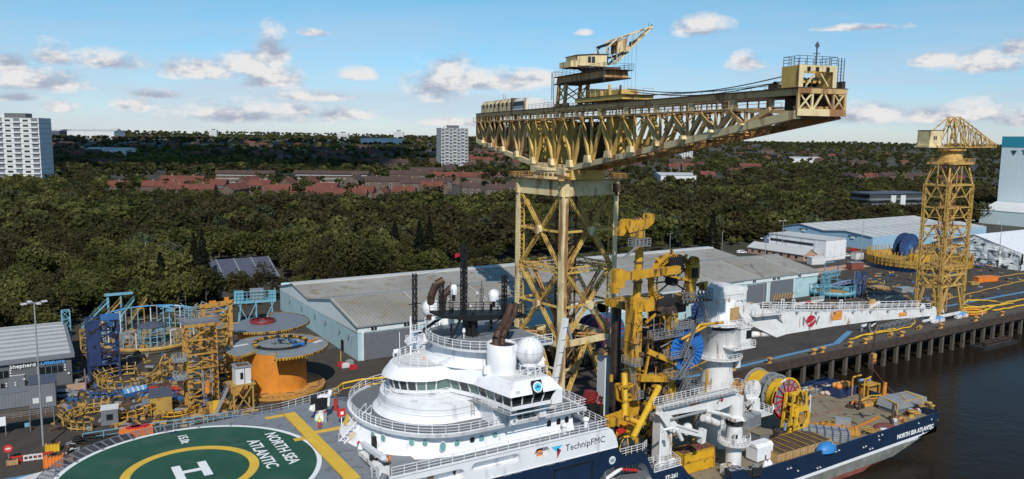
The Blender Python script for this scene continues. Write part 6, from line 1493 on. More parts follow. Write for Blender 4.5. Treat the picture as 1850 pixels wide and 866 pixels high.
# ------------------------------------------------------------------ near (small) knuckle-boom crane
WW='white_worn'
sc=thing('knuckle_boom_crane','white knuckle-boom deck crane with a folded boom, on the nearer round column','crane',(92.4,82.2,-1.1))
cx,cy=92.4,82.2
mb=MB();mb.tube((cx,cy,-1.1),(cx,cy,6.5),1.22,'white_worn',32);mb.tube((cx,cy,3.6),(cx,cy,3.8),1.3,WW,32);mb.build('column',sc)
mb=MB();mb.lathe([(1.2,3.3),(2.5,3.5),(2.55,3.75),(1.2,3.75)],(cx,cy,0),WW,32,smooth=False);mb.rail([(cx+2.45*math.cos(i*PI/12),cy+2.45*math.sin(i*PI/12),3.75) for i in range(24)],WW,closed=True,sp=.9,t=.075);mb.build('ring_platform',sc)
mb=MB();mb.box((cx-1.1,cy-1.3,5),(.7,.3,1.2),WW);mb.box((cx-1.15,cy-1.5,5.1),(.35,.1,.6),'black');mb.ladder((cx+1.6,cy-.6,3.8),4.5,WW);mb.build('hatch',sc)
mb=MB();mb.tube((cx,cy,6.5),(cx,cy,7.4),1.4,'soot',24);mb.tube((cx,cy,7.4),(cx,cy,11.0),1.15,WW,24)
mb.bx(cx-1.6,cx+2.4,cy-1.4,cy+1.4,7.4,7.9,WW);mb.build('slewing_head',sc)
mb=MB();mb.bx(cx+.3,cx+1.5,cy-2.4,cy-1.2,6.3,8.3,'galv');mb.bx(cx+1.9,cx+3.2,cy-2.3,cy-1.1,6.4,8.4,'galv');mb.bx(cx+.4,cx+1.4,cy-2.46,cy-2.4,6.6,8.0,'shutter');mb.bx(cx+2.0,cx+3.1,cy-2.36,cy-2.3,6.7,8.2,'shutter')
for k in range(12):mb.tube((cx+.4+rnd.random()*2.6,cy-1.2,8.2+rnd.random()),(cx+.4+rnd.random()*2.6,cy-1.3,9+rnd.random()),.08,rnd.choice(['soot','dark_rust',WW]),5)
mb.build('hydraulic_box',sc)
mb=MB();mb.bx(cx+2.6,cx+4.6,cy-.7,cy+.7,6.6,10.0,WW);mb.bx(cx-.2,cx+6.4,cy-1.8,cy+1.6,7.4,7.55,WW);mb.rail([(cx+3.3,cy-1.8,7.55),(cx+6.4,cy-1.8,7.55),(cx+6.4,cy+1.6,7.55),(cx+2,cy+1.6,7.55)],WW,sp=.8,t=.07);mb.build('side_platform',sc)
mb=MB()
for x,r_,m_ in ((cx+3.6,1.75,WW),(cx+1.9,1.5,'orange_rust')):
    mb.lathe([(0,-.15),(r_,-.15),(r_,.1),(0,.1)],(x,cy+(0 if m_ == WW else 1.6),11.2),m_,28,ax='Y',smooth=False)
    if m_ == WW:
        for k in range(14):a=k*PI/7;mb.beam((x+.2*math.cos(a),cy-.2,11.2+.2*math.sin(a)),(x+1.6*math.cos(a),cy-.2,11.2+1.6*math.sin(a)),.07,.06,'tower_white')
mb.build('winch_drum',sc)
b0=atY(1322,716,82.4);b1=atY(1190,742,82.6);b1.z=b1.z;ud=(b1-b0).normalized()
mb=MB();mb.slab([(0,-1.1),(3.2,-1.6),(6.0,-1.0),((b1-b0).length,-.75),((b1-b0).length,.4),(2,.9),(-1,.9)],b0+Vector((0,-.6,0)),ud,(0,0,1),-1.2 if ud.cross(Vector((0,0,1))).y < 0 else 1.2,WW);mb.build('main_boom',sc)
mb=MB();LL=(b1-b0).length
for yy in (-1.1,1.1):mb.rail([b0+Vector((-.5,yy,.95)),b1+Vector((0,yy,.5))],WW,sp=.9,t=.065)
mb.rail([b0+Vector((-.5,-1.6,.9)),b0+Vector((3,-1.6,.9)),b0+Vector((3,1.6,.9)),b0+Vector((-.5,1.6,.9))],WW,closed=True,sp=.8,t=.065);mb.beam(b0+Vector((0,-.9,.92)),b1+Vector((0,-.9,.47)),.7,.06,'galv');mb.beam(b0+Vector((0,.9,.92)),b1+Vector((0,.9,.47)),.7,.06,'galv');mb.build('boom_walkway',sc)
mb=MB();mb.tube(atY(1318,752,81.4),atY(1276,742,81.5),.3,WW,12);mb.tube(atY(1276,742,81.5),atY(1212,758,81.5),.2,'galv',10);mb.tube(atY(1296,765,81.6),atY(1270,755,81.6),.55,WW,12);mb.build('luffing_cylinder',sc)
j0=atY(1196,748,82.4);j1=atY(1214,772,82.2);j2=atY(1268,785,82.0)
mb=MB();mb.beam(j0+Vector((-.3,0,.5)),j1,1.1,1.5,WW);mb.beam(j1,j2,.8,.8,WW);mb.slab([(-.4,-1.3),(.3,-1.2),(.5,.8),(-.2,.9)],j2+Vector((0,-.5,0)),(1,0,0),(0,0,1),-1,WW);mb.lathe([(.9,-.2),(.9,.2),(0,.2),(0,-.2),(.9,-.2)],atY(1241,775,82),WW,18,ax='Y');mb.tube(atY(1222,775,81.5),atY(1232,795,81.5),.3,WW);mb.beam(atY(1222,768,81.7),atY(1262,780,81.5),.16,.3,WW);mb.build('folded_jib',sc)
mb=MB();p=b0.lerp(b1,.62)+Vector((0,-.66,0));mb.slab([(0,0),(1.7,0),(1.7,.5),(0,.5)],p,(1,0,.1),(0,0,1),.05,'orange_plastic');mb.build('warning_plate',sc)
mb=MB();p=b0.lerp(b1,.25)+Vector((0,-.66,-.5));mb.slab([(0,0),(.9,.9),(.7,1.0),(-.2,.2)],p,(1,0,0),(0,0,1),.04,'galv');mb.lathe([(.3,0),(.3,-.04),(0,-.04)],p+Vector((.9,0,.5)),'crimson',12,ax='Y');mb.build('round_logo',sc)

# ------------------------------------------------------------------ main white offshore crane
bc=thing('offshore_crane','tall white pedestal crane with a long solid box boom stretched out over the stern deck','crane',(99,92.5,-1.1))
cx,cy=99.0,92.5
mb=MB();mb.lathe([(3.6,-1.1),(3.5,4),(3.35,6.8),(2.55,11),(2.5,18.4),(2.7,18.5),(2.7,18.8)],(cx,cy,0),WW,44);mb.build('pedestal',bc)
mb=MB();mb.lathe([(2.75,18.8),(2.85,19.0),(2.75,19.3)],(cx,cy,0),'black',40);mb.build('slew_bearing',bc)
for z,r_ in ((13.9,4.0),(19.6,3.9)):
    mb=MB();mb.lathe([(2.5,z-.25),(r_,z),(r_,z+.15),(2.5,z+.15)],(cx,cy,0),WW,32,smooth=False)
    a0=R(150) if z > 15 else 0;mb.rail([(cx+r_*math.cos(a0+i*R(13)),cy+r_*math.sin(a0+i*R(13)),z+.15) for i in range(28 if z < 15 else 18)],WW,sp=1,t=.075);mb.build('ring_platform',bc)
mb=MB();mb.ladder((cx-.6,cy-2.65,14.1),4.6,WW);mb.ladder((cx-2.6,cy-2.2,19.8),6,WW);mb.box((cx+2.6,cy-1,16.8),(1.4,1.2,2.6),'orange_rust');mb.box((cx+3,cy-1.4,12.6),(1.1,.9,1.6),WW);mb.build('ladder',bc)
mb=MB();mb.lathe([(2.65,19.3),(2.65,23.6),(0,23.6)],(cx,cy,0),WW,36);mb.bx(cx-2.6,cx+3.4,cy-2.3,cy+2.3,23.6,24.1,WW);mb.slab([(-2.2,24.1),(4.2,24.1),(4.8,25.4),(2.5,26.0),(-.6,26.2),(-1.8,25.4)],(cx,cy-1.6,0),(1,0,0),(0,0,1),-3.2,WW)
mb.rail([(cx-2.6,cy-2.3,24.1),(cx+3.4,cy-2.3,24.1)],WW,sp=.8,t=.06);mb.bx(cx-.4,cx+1.6,cy-2.75,cy-2.3,20.4,22.6,'wood');mb.build('upper_works',bc)
mb=MB();p=atY(1338,607,89.3);mb.bx(p.x-1.1,p.x+1.3,88.3,90.2,p.z-1.7,p.z+1.5,WW);mb.bx(p.x+.2,p.x+1.4,88.2,88.4,p.z-.3,p.z+1.1,'glass_dark');mb.bx(p.x+1.28,p.x+1.36,88.5,90,p.z-.3,p.z+1.1,'glass_dark');mb.bx(p.x-1.3,p.x+1.5,88.1,90.4,p.z+1.5,p.z+1.65,WW);mb.bx(p.x-3,p.x+2,87.8,90.6,p.z-1.9,p.z-1.7,WW);mb.rail([(p.x-3,87.8,p.z-1.7),(p.x+2,87.8,p.z-1.7),(p.x+2,90.6,p.z-1.7)],WW,sp=.8,t=.07);mb.rail([(p.x-1.3,88.1,p.z+1.65),(p.x+1.5,88.1,p.z+1.65),(p.x+1.5,90.4,p.z+1.65)],WW,sp=.7,t=.06);mb.build('driver_cab',bc)
for px,py,Y,r_ in ((1302,567,91.5,1.45),(1364,563,91,1.35),(1356,560,93,1.35)):
    p=atY(px,py,Y);mb=MB();mb.lathe([(r_*.45,0),(r_,0),(r_,.18),(r_*.5,.18),(r_*.5,1.6),(r_,1.6),(r_,1.8),(0,1.8)],p,WW,28,ax='Y',smooth=False);mb.lathe([(r_*.9,-.03),(0,-.03)],p,'wood' if px != 1364 else 'tower_white',24,ax='Y');mb.lathe([(r_*.7,.2),(r_*.7,1.58)],p,'dark_rust',24,ax='Y')
    for k in range(6):a=k*PI/3;mb.beam(p+Vector((0,-.06,0)),p+Vector((r_*.9*math.cos(a),-.06,r_*.9*math.sin(a))),.1,.06,WW)
    mb.build('winch_drum',bc)
# boom
jt=Vector((152.0,86.0,0));jd=Vector((jt.x-cx,jt.y-cy,0));JL=jd.length;jd.normalize();jn=Vector((-jd.y,jd.x,0))
def atJ(px,py,off=-1.1):
    d=_f+_r2*((px-925)/1440)-_u2*((py-433)/1440);P0=Vector((cx,cy,0));t_=(jn.dot(P0)+off)/jn.dot(d);p=Vector((0,0,50))+d*t_
    return ((p-P0).dot(jd),p.z)
prof=[atJ(*q) for q in [(1348,583),(1395,563),(1500,564),(1600,561),(1682,559),(1690,567),(1683,571),(1580,580),(1504,590),(1421,604),(1403,610),(1376,597)]]
o_=Vector((cx,cy,0))-jn*1.1
mb=MB();mb.slab([(a,b) for a,b in prof],o_,jd,(0,0,1),-2.2 if jd.cross(Vector((0,0,1))).dot(jn) < 0 else 2.2,WW)
for s_ in range(12,50,6):
    zt=np.interp(s_,[p[0] for p in prof[1:5]],[p[1] for p in prof[1:5]]);mb.beam(o_+jd*s_+Vector((0,0,zt-.3))-jn*.03,o_+jd*s_+Vector((0,0,zt-2.2+s_*.02))-jn*.03,.1,.05,'tower_white')
mb.build('box_boom',bc)
zt_=lambda s_:float(np.interp(s_,[p[0] for p in prof[1:5]],[p[1] for p in prof[1:5]]))
s0,s1=prof[1][0],prof[4][0]
mb=MB()
for off in (-1.3,1.3):mb.rail([Vector((cx,cy,0))+jd*s+jn*off+Vector((0,0,zt_(s)+.05)) for s in np.linspace(s0,s1-.5,12)],WW,sp=1.5,t=.085,h=1.15)
for s in np.linspace(s0+1,s1-3,9):q=Vector((cx,cy,zt_(s)))+jd*float(s)-jn*1.3;mb.beam(q,q+Vector((0,0,-.9))+jn*.2,.1,.1,WW);mb.beam(q-jn*.35,q+jn*.1,.5,.08,'galv')
for s in (s0+3,s0+5.5,s0+17):q=Vector((cx,cy,zt_(s)))+jd*float(s);mb.beam(q,q+Vector((0,0,1.9)),.14,.14,WW);mb.beam(q+jd*.6,q+jd*.6+Vector((0,0,1.9)),.14,.14,WW);mb.beam(q+Vector((0,0,1.9)),q+jd*.6+Vector((0,0,1.9)),.14,.14,WW)
mb.build('boom_walkway',bc)
mb=MB();s=s0-1.5;q=Vector((cx,cy,zt_(s0)-.3))+jd*float(s);mb.box(q,(6.5,4.4,.15),WW,math.atan2(jd.y,jd.x));mb.rail([q+jd*a+jn*b+Vector((0,0,.05)) for a,b in ((-3.2,-2.2),(3.2,-2.2),(3.2,2.2),(-3.2,2.2))],WW,closed=True,sp=.8,t=.07);mb.beam(q+jd*2-jn*2,q+jd*4-jn*1.1+Vector((0,0,-1.9)),.2,.2,WW);mb.build('winch_platform',bc)
mb=MB();q=Vector((cx,cy,0))+jn*(-.3);a=atJ(1352,606,-.6);b=atJ(1403,603,-.6);mb.tube(q+jd*a[0]+Vector((0,0,a[1])),q+jd*b[0]+Vector((0,0,b[1])),.55,WW,20,.5);mb.build('luffing_cylinder',bc)
mb=MB();a=atJ(1340,588,-1.0);mb.beam(Vector((cx,cy,0))+jd*1.8-jn*1+Vector((0,0,23.7)),o_+jd*prof[0][0]+Vector((0,0,prof[0][1]+.3)),1.6,1.4,WW);mb.beam(Vector((cx,cy,24)),o_+jn*1.1+jd*prof[1][0]+Vector((0,0,prof[1][1]-1.2)),2,1.6,'tower_white');mb.build('boom_foot',bc)
def onJ(px,py,off=-1.12):a,b=atJ(px,py,off);return Vector((cx,cy,0))+jd*a+jn*off+Vector((0,0,b))
p=onJ(1449,588);text('N',2.1,p,jd,(0,0,1),'shutter',bc,th=.03,bold=.05);p=onJ(1470,587);text('V',2.1,p,jd,(0,0,1),'shutter',bc,th=.03,bold=.05)
p=onJ(1465,580,-1.14);mb=MB();mb.slab([(1.05*math.cos(i*PI/14),1.05*math.sin(i*PI/14)) for i in range(28)],p,jd,(0,0,1),.03,'crimson');mb.slab([(-.95,-.55),(-.6,-.62),(.3,-.3),(.95,.25),(.98,.42),(.2,-.1)],p-jn*.02,jd,(0,0,1),.03,WW);mb.build('round_logo',bc)
for px,py,w_,h_ in ((1504,571,2.3,.8),(1504,579,2.2,.8),(1624,572,2.1,.7)):
    p=onJ(px,py,-1.14);mb=MB();mb.slab([(0,0),(w_,0),(w_,h_),(0,h_)],p,jd,(0,0,1),.04,'orange_plastic')
    for k in range(2):mb.slab([(.15,.15+k*.3),(w_-.2,.15+k*.3),(w_-.2,.27+k*.3),(.15,.27+k*.3)],p-jn*.03,jd,(0,0,1),.02,'yellow_line')
    mb.build('warning_plate',bc)
mb=MB();p=onJ(1687,568,-1.3);mb.slab([(-.9,-1.3),(-.2,-1.7),(.5,-1.5),(.8,0),(.5,1.3),(-.2,1.6),(-.7,.8)],p,jd,(0,0,1),-.25,WW);mb.slab([(-.9,-1.3),(-.2,-1.7),(.5,-1.5),(.8,0),(.5,1.3),(-.2,1.6),(-.7,.8)],p+jn*2.6,jd,(0,0,1),.25,WW);mb.lathe([(.9,0),(.9,1.4),(0,1.4)],p+jn*.5,'galv',20,ax='Y');mb.beam(p+Vector((-3.5,0,-1.0)),p+Vector((-.5,0,-.9)),.35,.35,WW);mb.build('boom_head',bc)
mb=MB();p=onJ(1576,588,0);mb.lathe([(1.35,-.3),(1.35,.3),(0,.3),(0,-.3),(1.35,-.3)],p,'galv',26,ax='Y');mb.lathe([(1.1,-.35),(0,-.35)],p,'dark_rust',24,ax='Y');mb.beam(p+Vector((-1,-.4,0)),p+Vector((1.2,-.4,.9)),.25,.2,WW);mb.build('hoist_sheave',bc)
mb=MB();p2=onJ(1575,551,0);mb.lathe([(1.15,-.25),(1.15,.25),(0,.25),(0,-.25),(1.15,-.25)],p2,'wood',24,ax='Y');mb.beam(p2+Vector((-2.5,-.5,-.8)),p2+Vector((1.6,-.5,.5)),.35,.35,WW);mb.build('top_sheave',bc)
mb=MB()
for dx in (-.9,.0,.9):mb.beam(p+Vector((.9+dx*.3,0,-.5)),Vector((p.x+.9+dx*.4,p.y,p.z-5.5)),.07,.07,'dark_rust')
hk=atY(1583,655,p.y);hk=Vector((p.x+.9,p.y,p.z-7.2))
mb.build('hoist_rope',bc)
mb=MB();mb.bx(hk.x-.7,hk.x+.7,hk.y-.35,hk.y+.35,hk.z-.3,hk.z+1.6,'rusty_steel');mb.lathe([(.6,-.4),(.6,.4),(0,.4),(0,-.4),(.6,-.4)],hk+Vector((0,0,1.2)),'orange_rust',16,ax='Y');mb.bx(hk.x-.45,hk.x+.45,hk.y-.4,hk.y+.4,hk.z+.2,hk.z+.5,'orange_plastic');mb.tube(hk+Vector((0,0,-.3)),hk+Vector((0,0,-1.3)),.22,'dark_rust');mb.path([hk+Vector((.4*math.cos(t_),0,-1.6+.4*math.sin(t_))) for t_ in [R(100-i*30) for i in range(9)]],.12,'dark_rust',6);mb.build('hook_block',bc)
mb=MB();e=at(1665,732,.2);a=hk+Vector((.1,0,-1.2));P=[a.lerp(e,i/14)+Vector((0,0,-1.6*math.sin(PI*i/14))) for i in range(15)];mb.path(P,.05,'antifoul',5);mb.build('tag_line',bc)
mb=MB();mb.tube((cx,cy-.3,26.1),onJ(1364,556,0),.05,'soot',5);mb.build('luffing_rope',bc)

# ------------------------------------------------------------------ hose reels on the stern deck
rl=thing('hose_reel','pair of tall upright reels wound with yellow hose, grey flanges and a red-spoked front rim','reel',(117,92,-1.1))
c1=atY(1421,720,88.6);rr=3.75
def flange(c,y,m_,spokes,ms,rim):
    mb=MB();C_=(c.x,y,c.z)
    mb.lathe([(rr-.35,-.12),(rr,-.12),(rr,.12),(rr-.35,.12),(rr-.35,-.12)],C_,rim,44,ax='Y',smooth=False);mb.lathe([(rr-.35,.05),(1.2,.05)],C_,m_,44,ax='Y',smooth=False)
    mb.lathe([(rr*.66,-.06),(rr*.70,-.06)],C_,'slate_blue',44,ax='Y',smooth=False)
    for k in range(spokes):a=k*2*PI/spokes+.13;mb.beam((c.x+.5*math.cos(a),y-.1,c.z+.5*math.sin(a)),(c.x+(rr-.2)*math.cos(a),y-.1,c.z+(rr-.2)*math.sin(a)),.2,.2,ms,up=(0,1,0))
    mb.lathe([(1.2,-.2),(1.2,.2),(.5,.2),(.5,-.2),(1.2,-.2)],C_,ms,24,ax='Y',smooth=False);return mb.build('flange',rl)
f0=flange(c1,88.6,'grey_reel',14,'crimson','yellow_clean');flange(c1,90.9,'grey_reel',14,'grey_steel','grey_reel');flange(c1,92.2,'grey_reel',14,'grey_steel','grey_reel');flange(c1,95.4,'galv',12,'grey_steel','galv')
mb=MB();C_=(c1.x,88.48,c1.z)
mb.lathe([(rr-.5,0),(rr+.02,0)],C_,'crimson',20,R(150),R(290),ax='Y',smooth=False)
for a0 in (100,185):mb.lathe([(rr-.36,-.03),(rr+.03,-.03)],C_,'letter_white',6,R(a0),R(a0+18),ax='Y',smooth=False)
mb.build('painted_rim',f0)
for a,b,r_ in ((88.85,90.7,rr-.75),(92.4,95.2,rr-.35)):
    mb=MB();n=7;P=[]
    for k in range(n):
        y0=a+(b-a)*k/n;y1=a+(b-a)*(k+1)/n
        P += [(r_-.06,y0),(r_+.07,(y0+y1)/2)]
    P.append((r_-.06,b));mb.lathe([(r,y-c1.y) for r,y in P],(c1.x,c1.y,c1.z),'yellow_clean',44,ax='Y');mb.build('wound_hose',rl)
mb=MB();mb.tube((c1.x,87,c1.z),(c1.x,97,c1.z),.5,'grey_steel',16)
for x0,x1 in ((c1.x-3,c1.x-.2),(c1.x+3,c1.x+.2)):mb.beam((x0,96.4,-1.1),(x1,96.4,c1.z),.5,.5,'yellow_clean')
mb.bx(c1.x-4,c1.x+4,96,96.8,-1.1,-.6,'yellow_clean');mb.build('axle_stand',rl)
mb=MB();x0,x1=107.5,122.5;z=-1.1
mb.bx(x0,x1,86.0,86.7,z,z+.6,'yellow_clean');mb.bx(x0+1,x1,87.6,88.1,z,z+.5,'yellow');mb.bx(x0+.5,x1-4,85.5,85.8,z,z+.3,'yellow')
for k in range(12):mb.bx(x0+.6+k*1.28,x0+.8+k*1.28,86,88,z+.6,z+.8,'yellow');
mb.rail([(x0,86,z+.6),(x0+3,86,z+.6)],'yellow',sp=.7,t=.07,h=.9);mb.build('base_frame',rl)
mb=MB();xl,xr=c1.x-1.9,c1.x+2.6
for x,xt in ((xl,c1.x-1.1),(xr,c1.x+1.9)):
    for yy in (86.2,87.8):mb.beam((x,yy,z+.5),(xt,yy,6.9),.42,.42,'yellow_clean')
    for k in range(5):t_=k/5;mb.beam((x+(xt-x)*t_,86.2,z+.6+7*t_),(x+(xt-x)*t_,87.8,z+.6+7*t_),.2,.2,'yellow')
mb.beam((c1.x-1.2,86.9,6.7),(c1.x+2.1,86.9,6.7),.6,.6,'yellow_clean');mb.beam((c1.x-2,86.9,.9),(c1.x+2.6,86.9,.9),.4,.4,'yellow_clean');mb.build('drive_tower',rl)
mb=MB();X_=c1.x-.8;O2=[(0,2.2),(.2,5.6),(.8,6.2),(3.3,6.2),(4.0,4.6),(3.6,2.4)]
O2=[(a-.4,b) for a,b in O2];H2_=[(.35,4.1),(.6,3.5),(2.4,3.5),(2.9,4.2),(2.7,5.3),(.8,5.4)]
polys=[[Vector((X_+a,85.7,b-1.6)) for a,b in P] for P in (O2,H2_)];flat=[p for P in polys for p in P]
mb.add(flat,[tuple(t_) for t_ in tessellate_polygon(polys)],'yellow_clean');n=len(O2);mb.add([(p.x,p.y,p.z) for p in polys[0]]+[(p.x,86.2,p.z) for p in polys[0]],[(i,(i+1) % n,(i+1) % n+n,i+n) for i in range(n)],'yellow_clean')
mb.box((X_+1.6,86,2.2),(1.6,.7,1.3),'orange_rust');mb.box((X_+1.4,85.66,1.3),(.7,.06,.5),'black')
for xx in (X_+.3,X_+2.7):mb.lathe([(.22,0),(.22,-.05),(0,-.05)],(xx,85.7,1.3),'yellow',10,ax='Y')
mb.build('traction_head',rl)
mb=MB();mb.lathe([(1.25,0),(1.25,.35),(0,.35),(0,0),(1.25,0)],(c1.x+1.2,86.3,-.0+.35),'black',24,ax='Y');mb.lathe([(.7,0),(.7,.35),(0,.35),(0,0),(.7,0)],(c1.x-.9,86.3,.2),'soot',20,ax='Y');mb.bx(c1.x-4.6,c1.x-2.5,86.2,87.4,-.5,.9,'dark_rust');mb.bx(c1.x-3.4,c1.x-3.0,85.9,86.2,1.0,2.3,'lilac_steel');mb.bx(c1.x+3.0,c1.x+3.2,86,86.2,3.0,6.2,'letter_white')
for k in range(10):mb.tube((c1.x-4+rnd.random()*7,86.2,-.4+rnd.random()*1.5),(c1.x-4+rnd.random()*7,86.1,rnd.random()*1.5),.08,rnd.choice(['soot','rusty_steel','yellow']),5)
mb.build('drive_motor',rl)
mb=MB()
for k in range(60):
    x=c1.x+rnd.uniform(-2.2,2.8);zz=rnd.uniform(-.6,6.2);m_=rnd.choice(['yellow_clean','yellow','soot','rusty_steel','yellow'])
    if k % 2:mb.beam((x,86.1,zz),(x+rnd.uniform(-.5,.5),86.1,zz+rnd.uniform(.5,1.8)),.14,.14,m_)
    else:mb.box((x,86.2,zz),(rnd.uniform(.3,1.0),.5,rnd.uniform(.2,.6)),m_)
mb.build('drive_gear',rl)
mb=MB();mb.rail([(107.6,85.9,-.5),(122.3,85.9,-.5)],'yellow',sp=1.1,t=.08,h=.9,rails=2)
for k in range(5):mb.lathe([(.45,0),(.45,.2),(.2,.3),(0,.3)],(108.3+k*.9,86.8,-.4),'yellow',12)
mb.build('base_railing',rl)

# ------------------------------------------------------------------ stern deck cargo
D=-1.095
def deck(name,label,cat,px,py,z=D):p=at(px,py,z);return thing(name,label,cat,tuple(p)),p
def boxed(name,label,cat,x0,x1,y0,y1,h,m_,extra=None,grp=None):
    t=thing(name,label,cat,((x0+x1)/2,(y0+y1)/2,D),grp);mb=MB();mb.bx(x0,x1,y0,y1,D+.05,D+h,m_);mb.build('body',t);return t
t=boxed('grey_crate','small dark grey-brown steel box near the left foot of the yellow reel frame','box',104,106.3,86.9,88.9,1.8,'grey_steel');mb=MB();mb.bx(103.9,106.4,86.8,89,D+1.8,D+1.95,'deck_work');mb.build('lid',t)
t=thing('white_shelter','white box shelter on the deck right of the near crane column','shelter',(99.5,83,D));mb=MB();mb.bx(97.7,101.3,82,84.3,D+.3,D+2.6,'white_paint');mb.slab([(-.05,2.5),(2.35,2.5),(1.9,3.0),(.4,3.0)],(97.6,82,D),(0,1,0),(0,0,1),3.8,'white_paint');mb.build('body',t);mb=MB()
mb.bx(99.5,99.7,81.9,82.02,D+.3,D+1.1,'black');mb.bx(97.8,98.1,82,84.2,D,D+.3,'shutter');mb.bx(100.9,101.2,82,84.2,D,D+.3,'shutter');mb.build('foot',t)
t=thing('dunnage_stack','long low stack of yellowish timber beams with dark ends laid in rows on the deck','timber',(107,82.6,D))
for j in range(3):
    mb=MB()
    for i in range(7):mb.bx(100.9+i*1.85,102.6+i*1.85,80.6+j*1.75,82.25+j*1.75,D+.05,D+1.35,'wood')
    mb.build('timber_block',t)
mb=MB()
for j in range(11):mb.bx(100.9,113.8,80.7+j*.5,80.9+j*.5,D+1.35,D+1.5,'dark_rust')
for i in range(8):mb.bx(100.9+i*1.83,101.05+i*1.83,80.6,85.8,D+1.5,D+1.58,'yard_yellow')
mb.build('steel_strips',t)
t=thing('grey_pipe_bundle','long grey stack of strapped steel sections between the timber stack and the orange bundle','bundle',(116,84,D));TT=Matrix.Translation((116.2,84.2,D)) @ Matrix.Rotation(R(-48),4,'Z')
mb=MB();mb.X=TT
for k in range(5):mb.bx(-4.6,4.6,-1.6,1.6,.1+k*.34,.1+k*.34+.27,'galv')
mb.build('steel_sections',t);mb=MB();mb.X=TT
for k in range(8):mb.bx(-4.6+k*1.25,-4.3+k*1.25,-1.65,1.65,.05,1.75,'slate_blue')
mb.bx(-4.5,4.5,-.1,.05,1.75,1.82,'slate_blue');mb.build('strap',t)
t=thing('orange_strapped_bundle','rusty orange strapped bundle with red bands right of the grey stack','bundle',(119.5,84.5,D));TT=Matrix.Translation((120.0,85.2,D)) @ Matrix.Rotation(R(-50),4,'Z')
mb=MB();mb.X=TT;mb.bx(-5.2,5,-.9,.9,.1,1.1,'orange_rust')
for k in range(9):mb.tube((-5.2+k*1.1,-.8,1.2),(-4.4+k*1.1,.8,1.25),.13,'orange',6)
mb.build('load',t);mb=MB();mb.X=TT
for x in (-1.3,2.2):mb.path([(x,-1.0,.1),(x,-1.0,1.3),(x,0,1.7),(x,1,1.3),(x,1,.1)],.08,'orange_plastic',5)
for x in (-3.6,4.2):mb.path([(x,-1.0,.1),(x,-1.0,1.3),(x,0,1.6),(x,1,1.3),(x,1,.1)],.09,'yellow_clean',5)
mb.build('strap',t)
p=at(1493,805,D+1);mb=MB();mb.lathe([(0,.55),(.9,.5),(1.7,.15),(2.1,-.3),(2.2,-.9)],p,'tarp_blue',9,sy=.6);mb.path([p+Vector((1.0,-1,-.4)),p+Vector((.9,0,1.1)),p+Vector((.8,1,-.4))],.06,'yellow_clean',4);mb.build('blue_tarpaulin',loc=p,label='bright blue tarpaulin heap between the timber stack and the grey bundle',cat='tarpaulin')
p=at(1522,768,D);t=thing('grey_chest','small grey chest with a red and white end on the open deck','chest',p);mb=MB();mb.box(p+Vector((0,0,.65)),(2.6,1.5,1.2),'galv',R(-50));mb.build('body',t);mb=MB();mb.X=Matrix.Translation(p) @ Matrix.Rotation(R(-50),4,'Z');mb.bx(1.3,1.36,-.7,0,.2,1.1,'red');mb.bx(1.3,1.36,0,.7,.2,1.1,'letter_white');mb.build('end_panel',t)
q=[at(1522,757,D),at(1549,769,D),at(1590,752,D),at(1562,741,D)];mb=MB();mb.prism([(a.x,a.y) for a in q],D+.0,D+.45,'deck_work');c=sum(q,Vector())/4
for k in (0,1):mb.box((c.x,c.y,D+.47),(.35,3.2,.06),'soot',R(45+90*k))
mb.build('raised_hatch',loc=c,label='flat raised square hatch cover with a cross mark in the open deck',cat='hatch')
p=at(1550,772,D);mb=MB();mb.beam(at(1549,772,D+.2),at(1588,753,D+.2),.3,.3,'orange');mb.build('orange_beam',loc=p,label='orange steel beam lying along the edge of the raised square hatch',cat='beam')
t=thing('basket_rack','long low wire baskets full of yellow and white gear along the far bulwark','basket',at(1470,697,D));a0,a1=at(1448,700,D),at(1498,686,D)
mb=MB()
for k in range(2):
    x0=131+k*5;mb.rail([(x0,99.8,D),(x0+4.7,99.8,D),(x0+4.7,102,D),(x0,102,D)],'galv',closed=True,sp=.7,t=.09,h=1.2);mb.bx(x0,x0+4.7,99.8,102,D+.02,D+.1,'galv')
mb.build('wire_frame',t);mb=MB()
for k in range(60):mb.box((131.3+rnd.random()*9,100+rnd.random()*1.8,D+.5+rnd.random()*.8),(rnd.uniform(.3,.9),rnd.uniform(.2,.5),rnd.uniform(.15,.4)),rnd.choice(['yard_yellow','galv','tower_white','yellow','wood']),rnd.random()*3)
mb.build('gear',t)
t=thing('blue_bin','open dark blue steel skip with nothing in it by the far bulwark','skip',at(1478,705,D))
def skip(t,x0,x1,y0,y1,h,m_='navy_steel'):
    mb=MB();w_=.12
    mb.bx(x0,x1,y0,y0+w_,D,D+h,m_);mb.bx(x0,x1,y1-w_,y1,D,D+h,m_);mb.bx(x0,x0+w_,y0+w_,y1-w_,D,D+h,m_);mb.bx(x1-w_,x1,y0+w_,y1-w_,D,D+h,m_);mb.bx(x0+w_,x1-w_,y0+w_,y1-w_,D,D+.2,m_)
    for k in range(int((x1-x0)/1.1)):mb.bx(x0+.4+k*1.1,x0+.55+k*1.1,y0-.06,y0,D,D+h-.1,m_)
    mb.bx(x0-.05,x1+.05,y0-.08,y0+.02,D+h-.15,D+h+.02,m_);mb.build('body',t)
skip(t,137.2,143.2,98.8,102,1.7)
t=thing('loaded_blue_bin','dark blue steel skip heaped with orange-yellow buoys on the stern deck','skip',at(1515,712,D));skip(t,137.5,143,95.9,98.5,1.9)
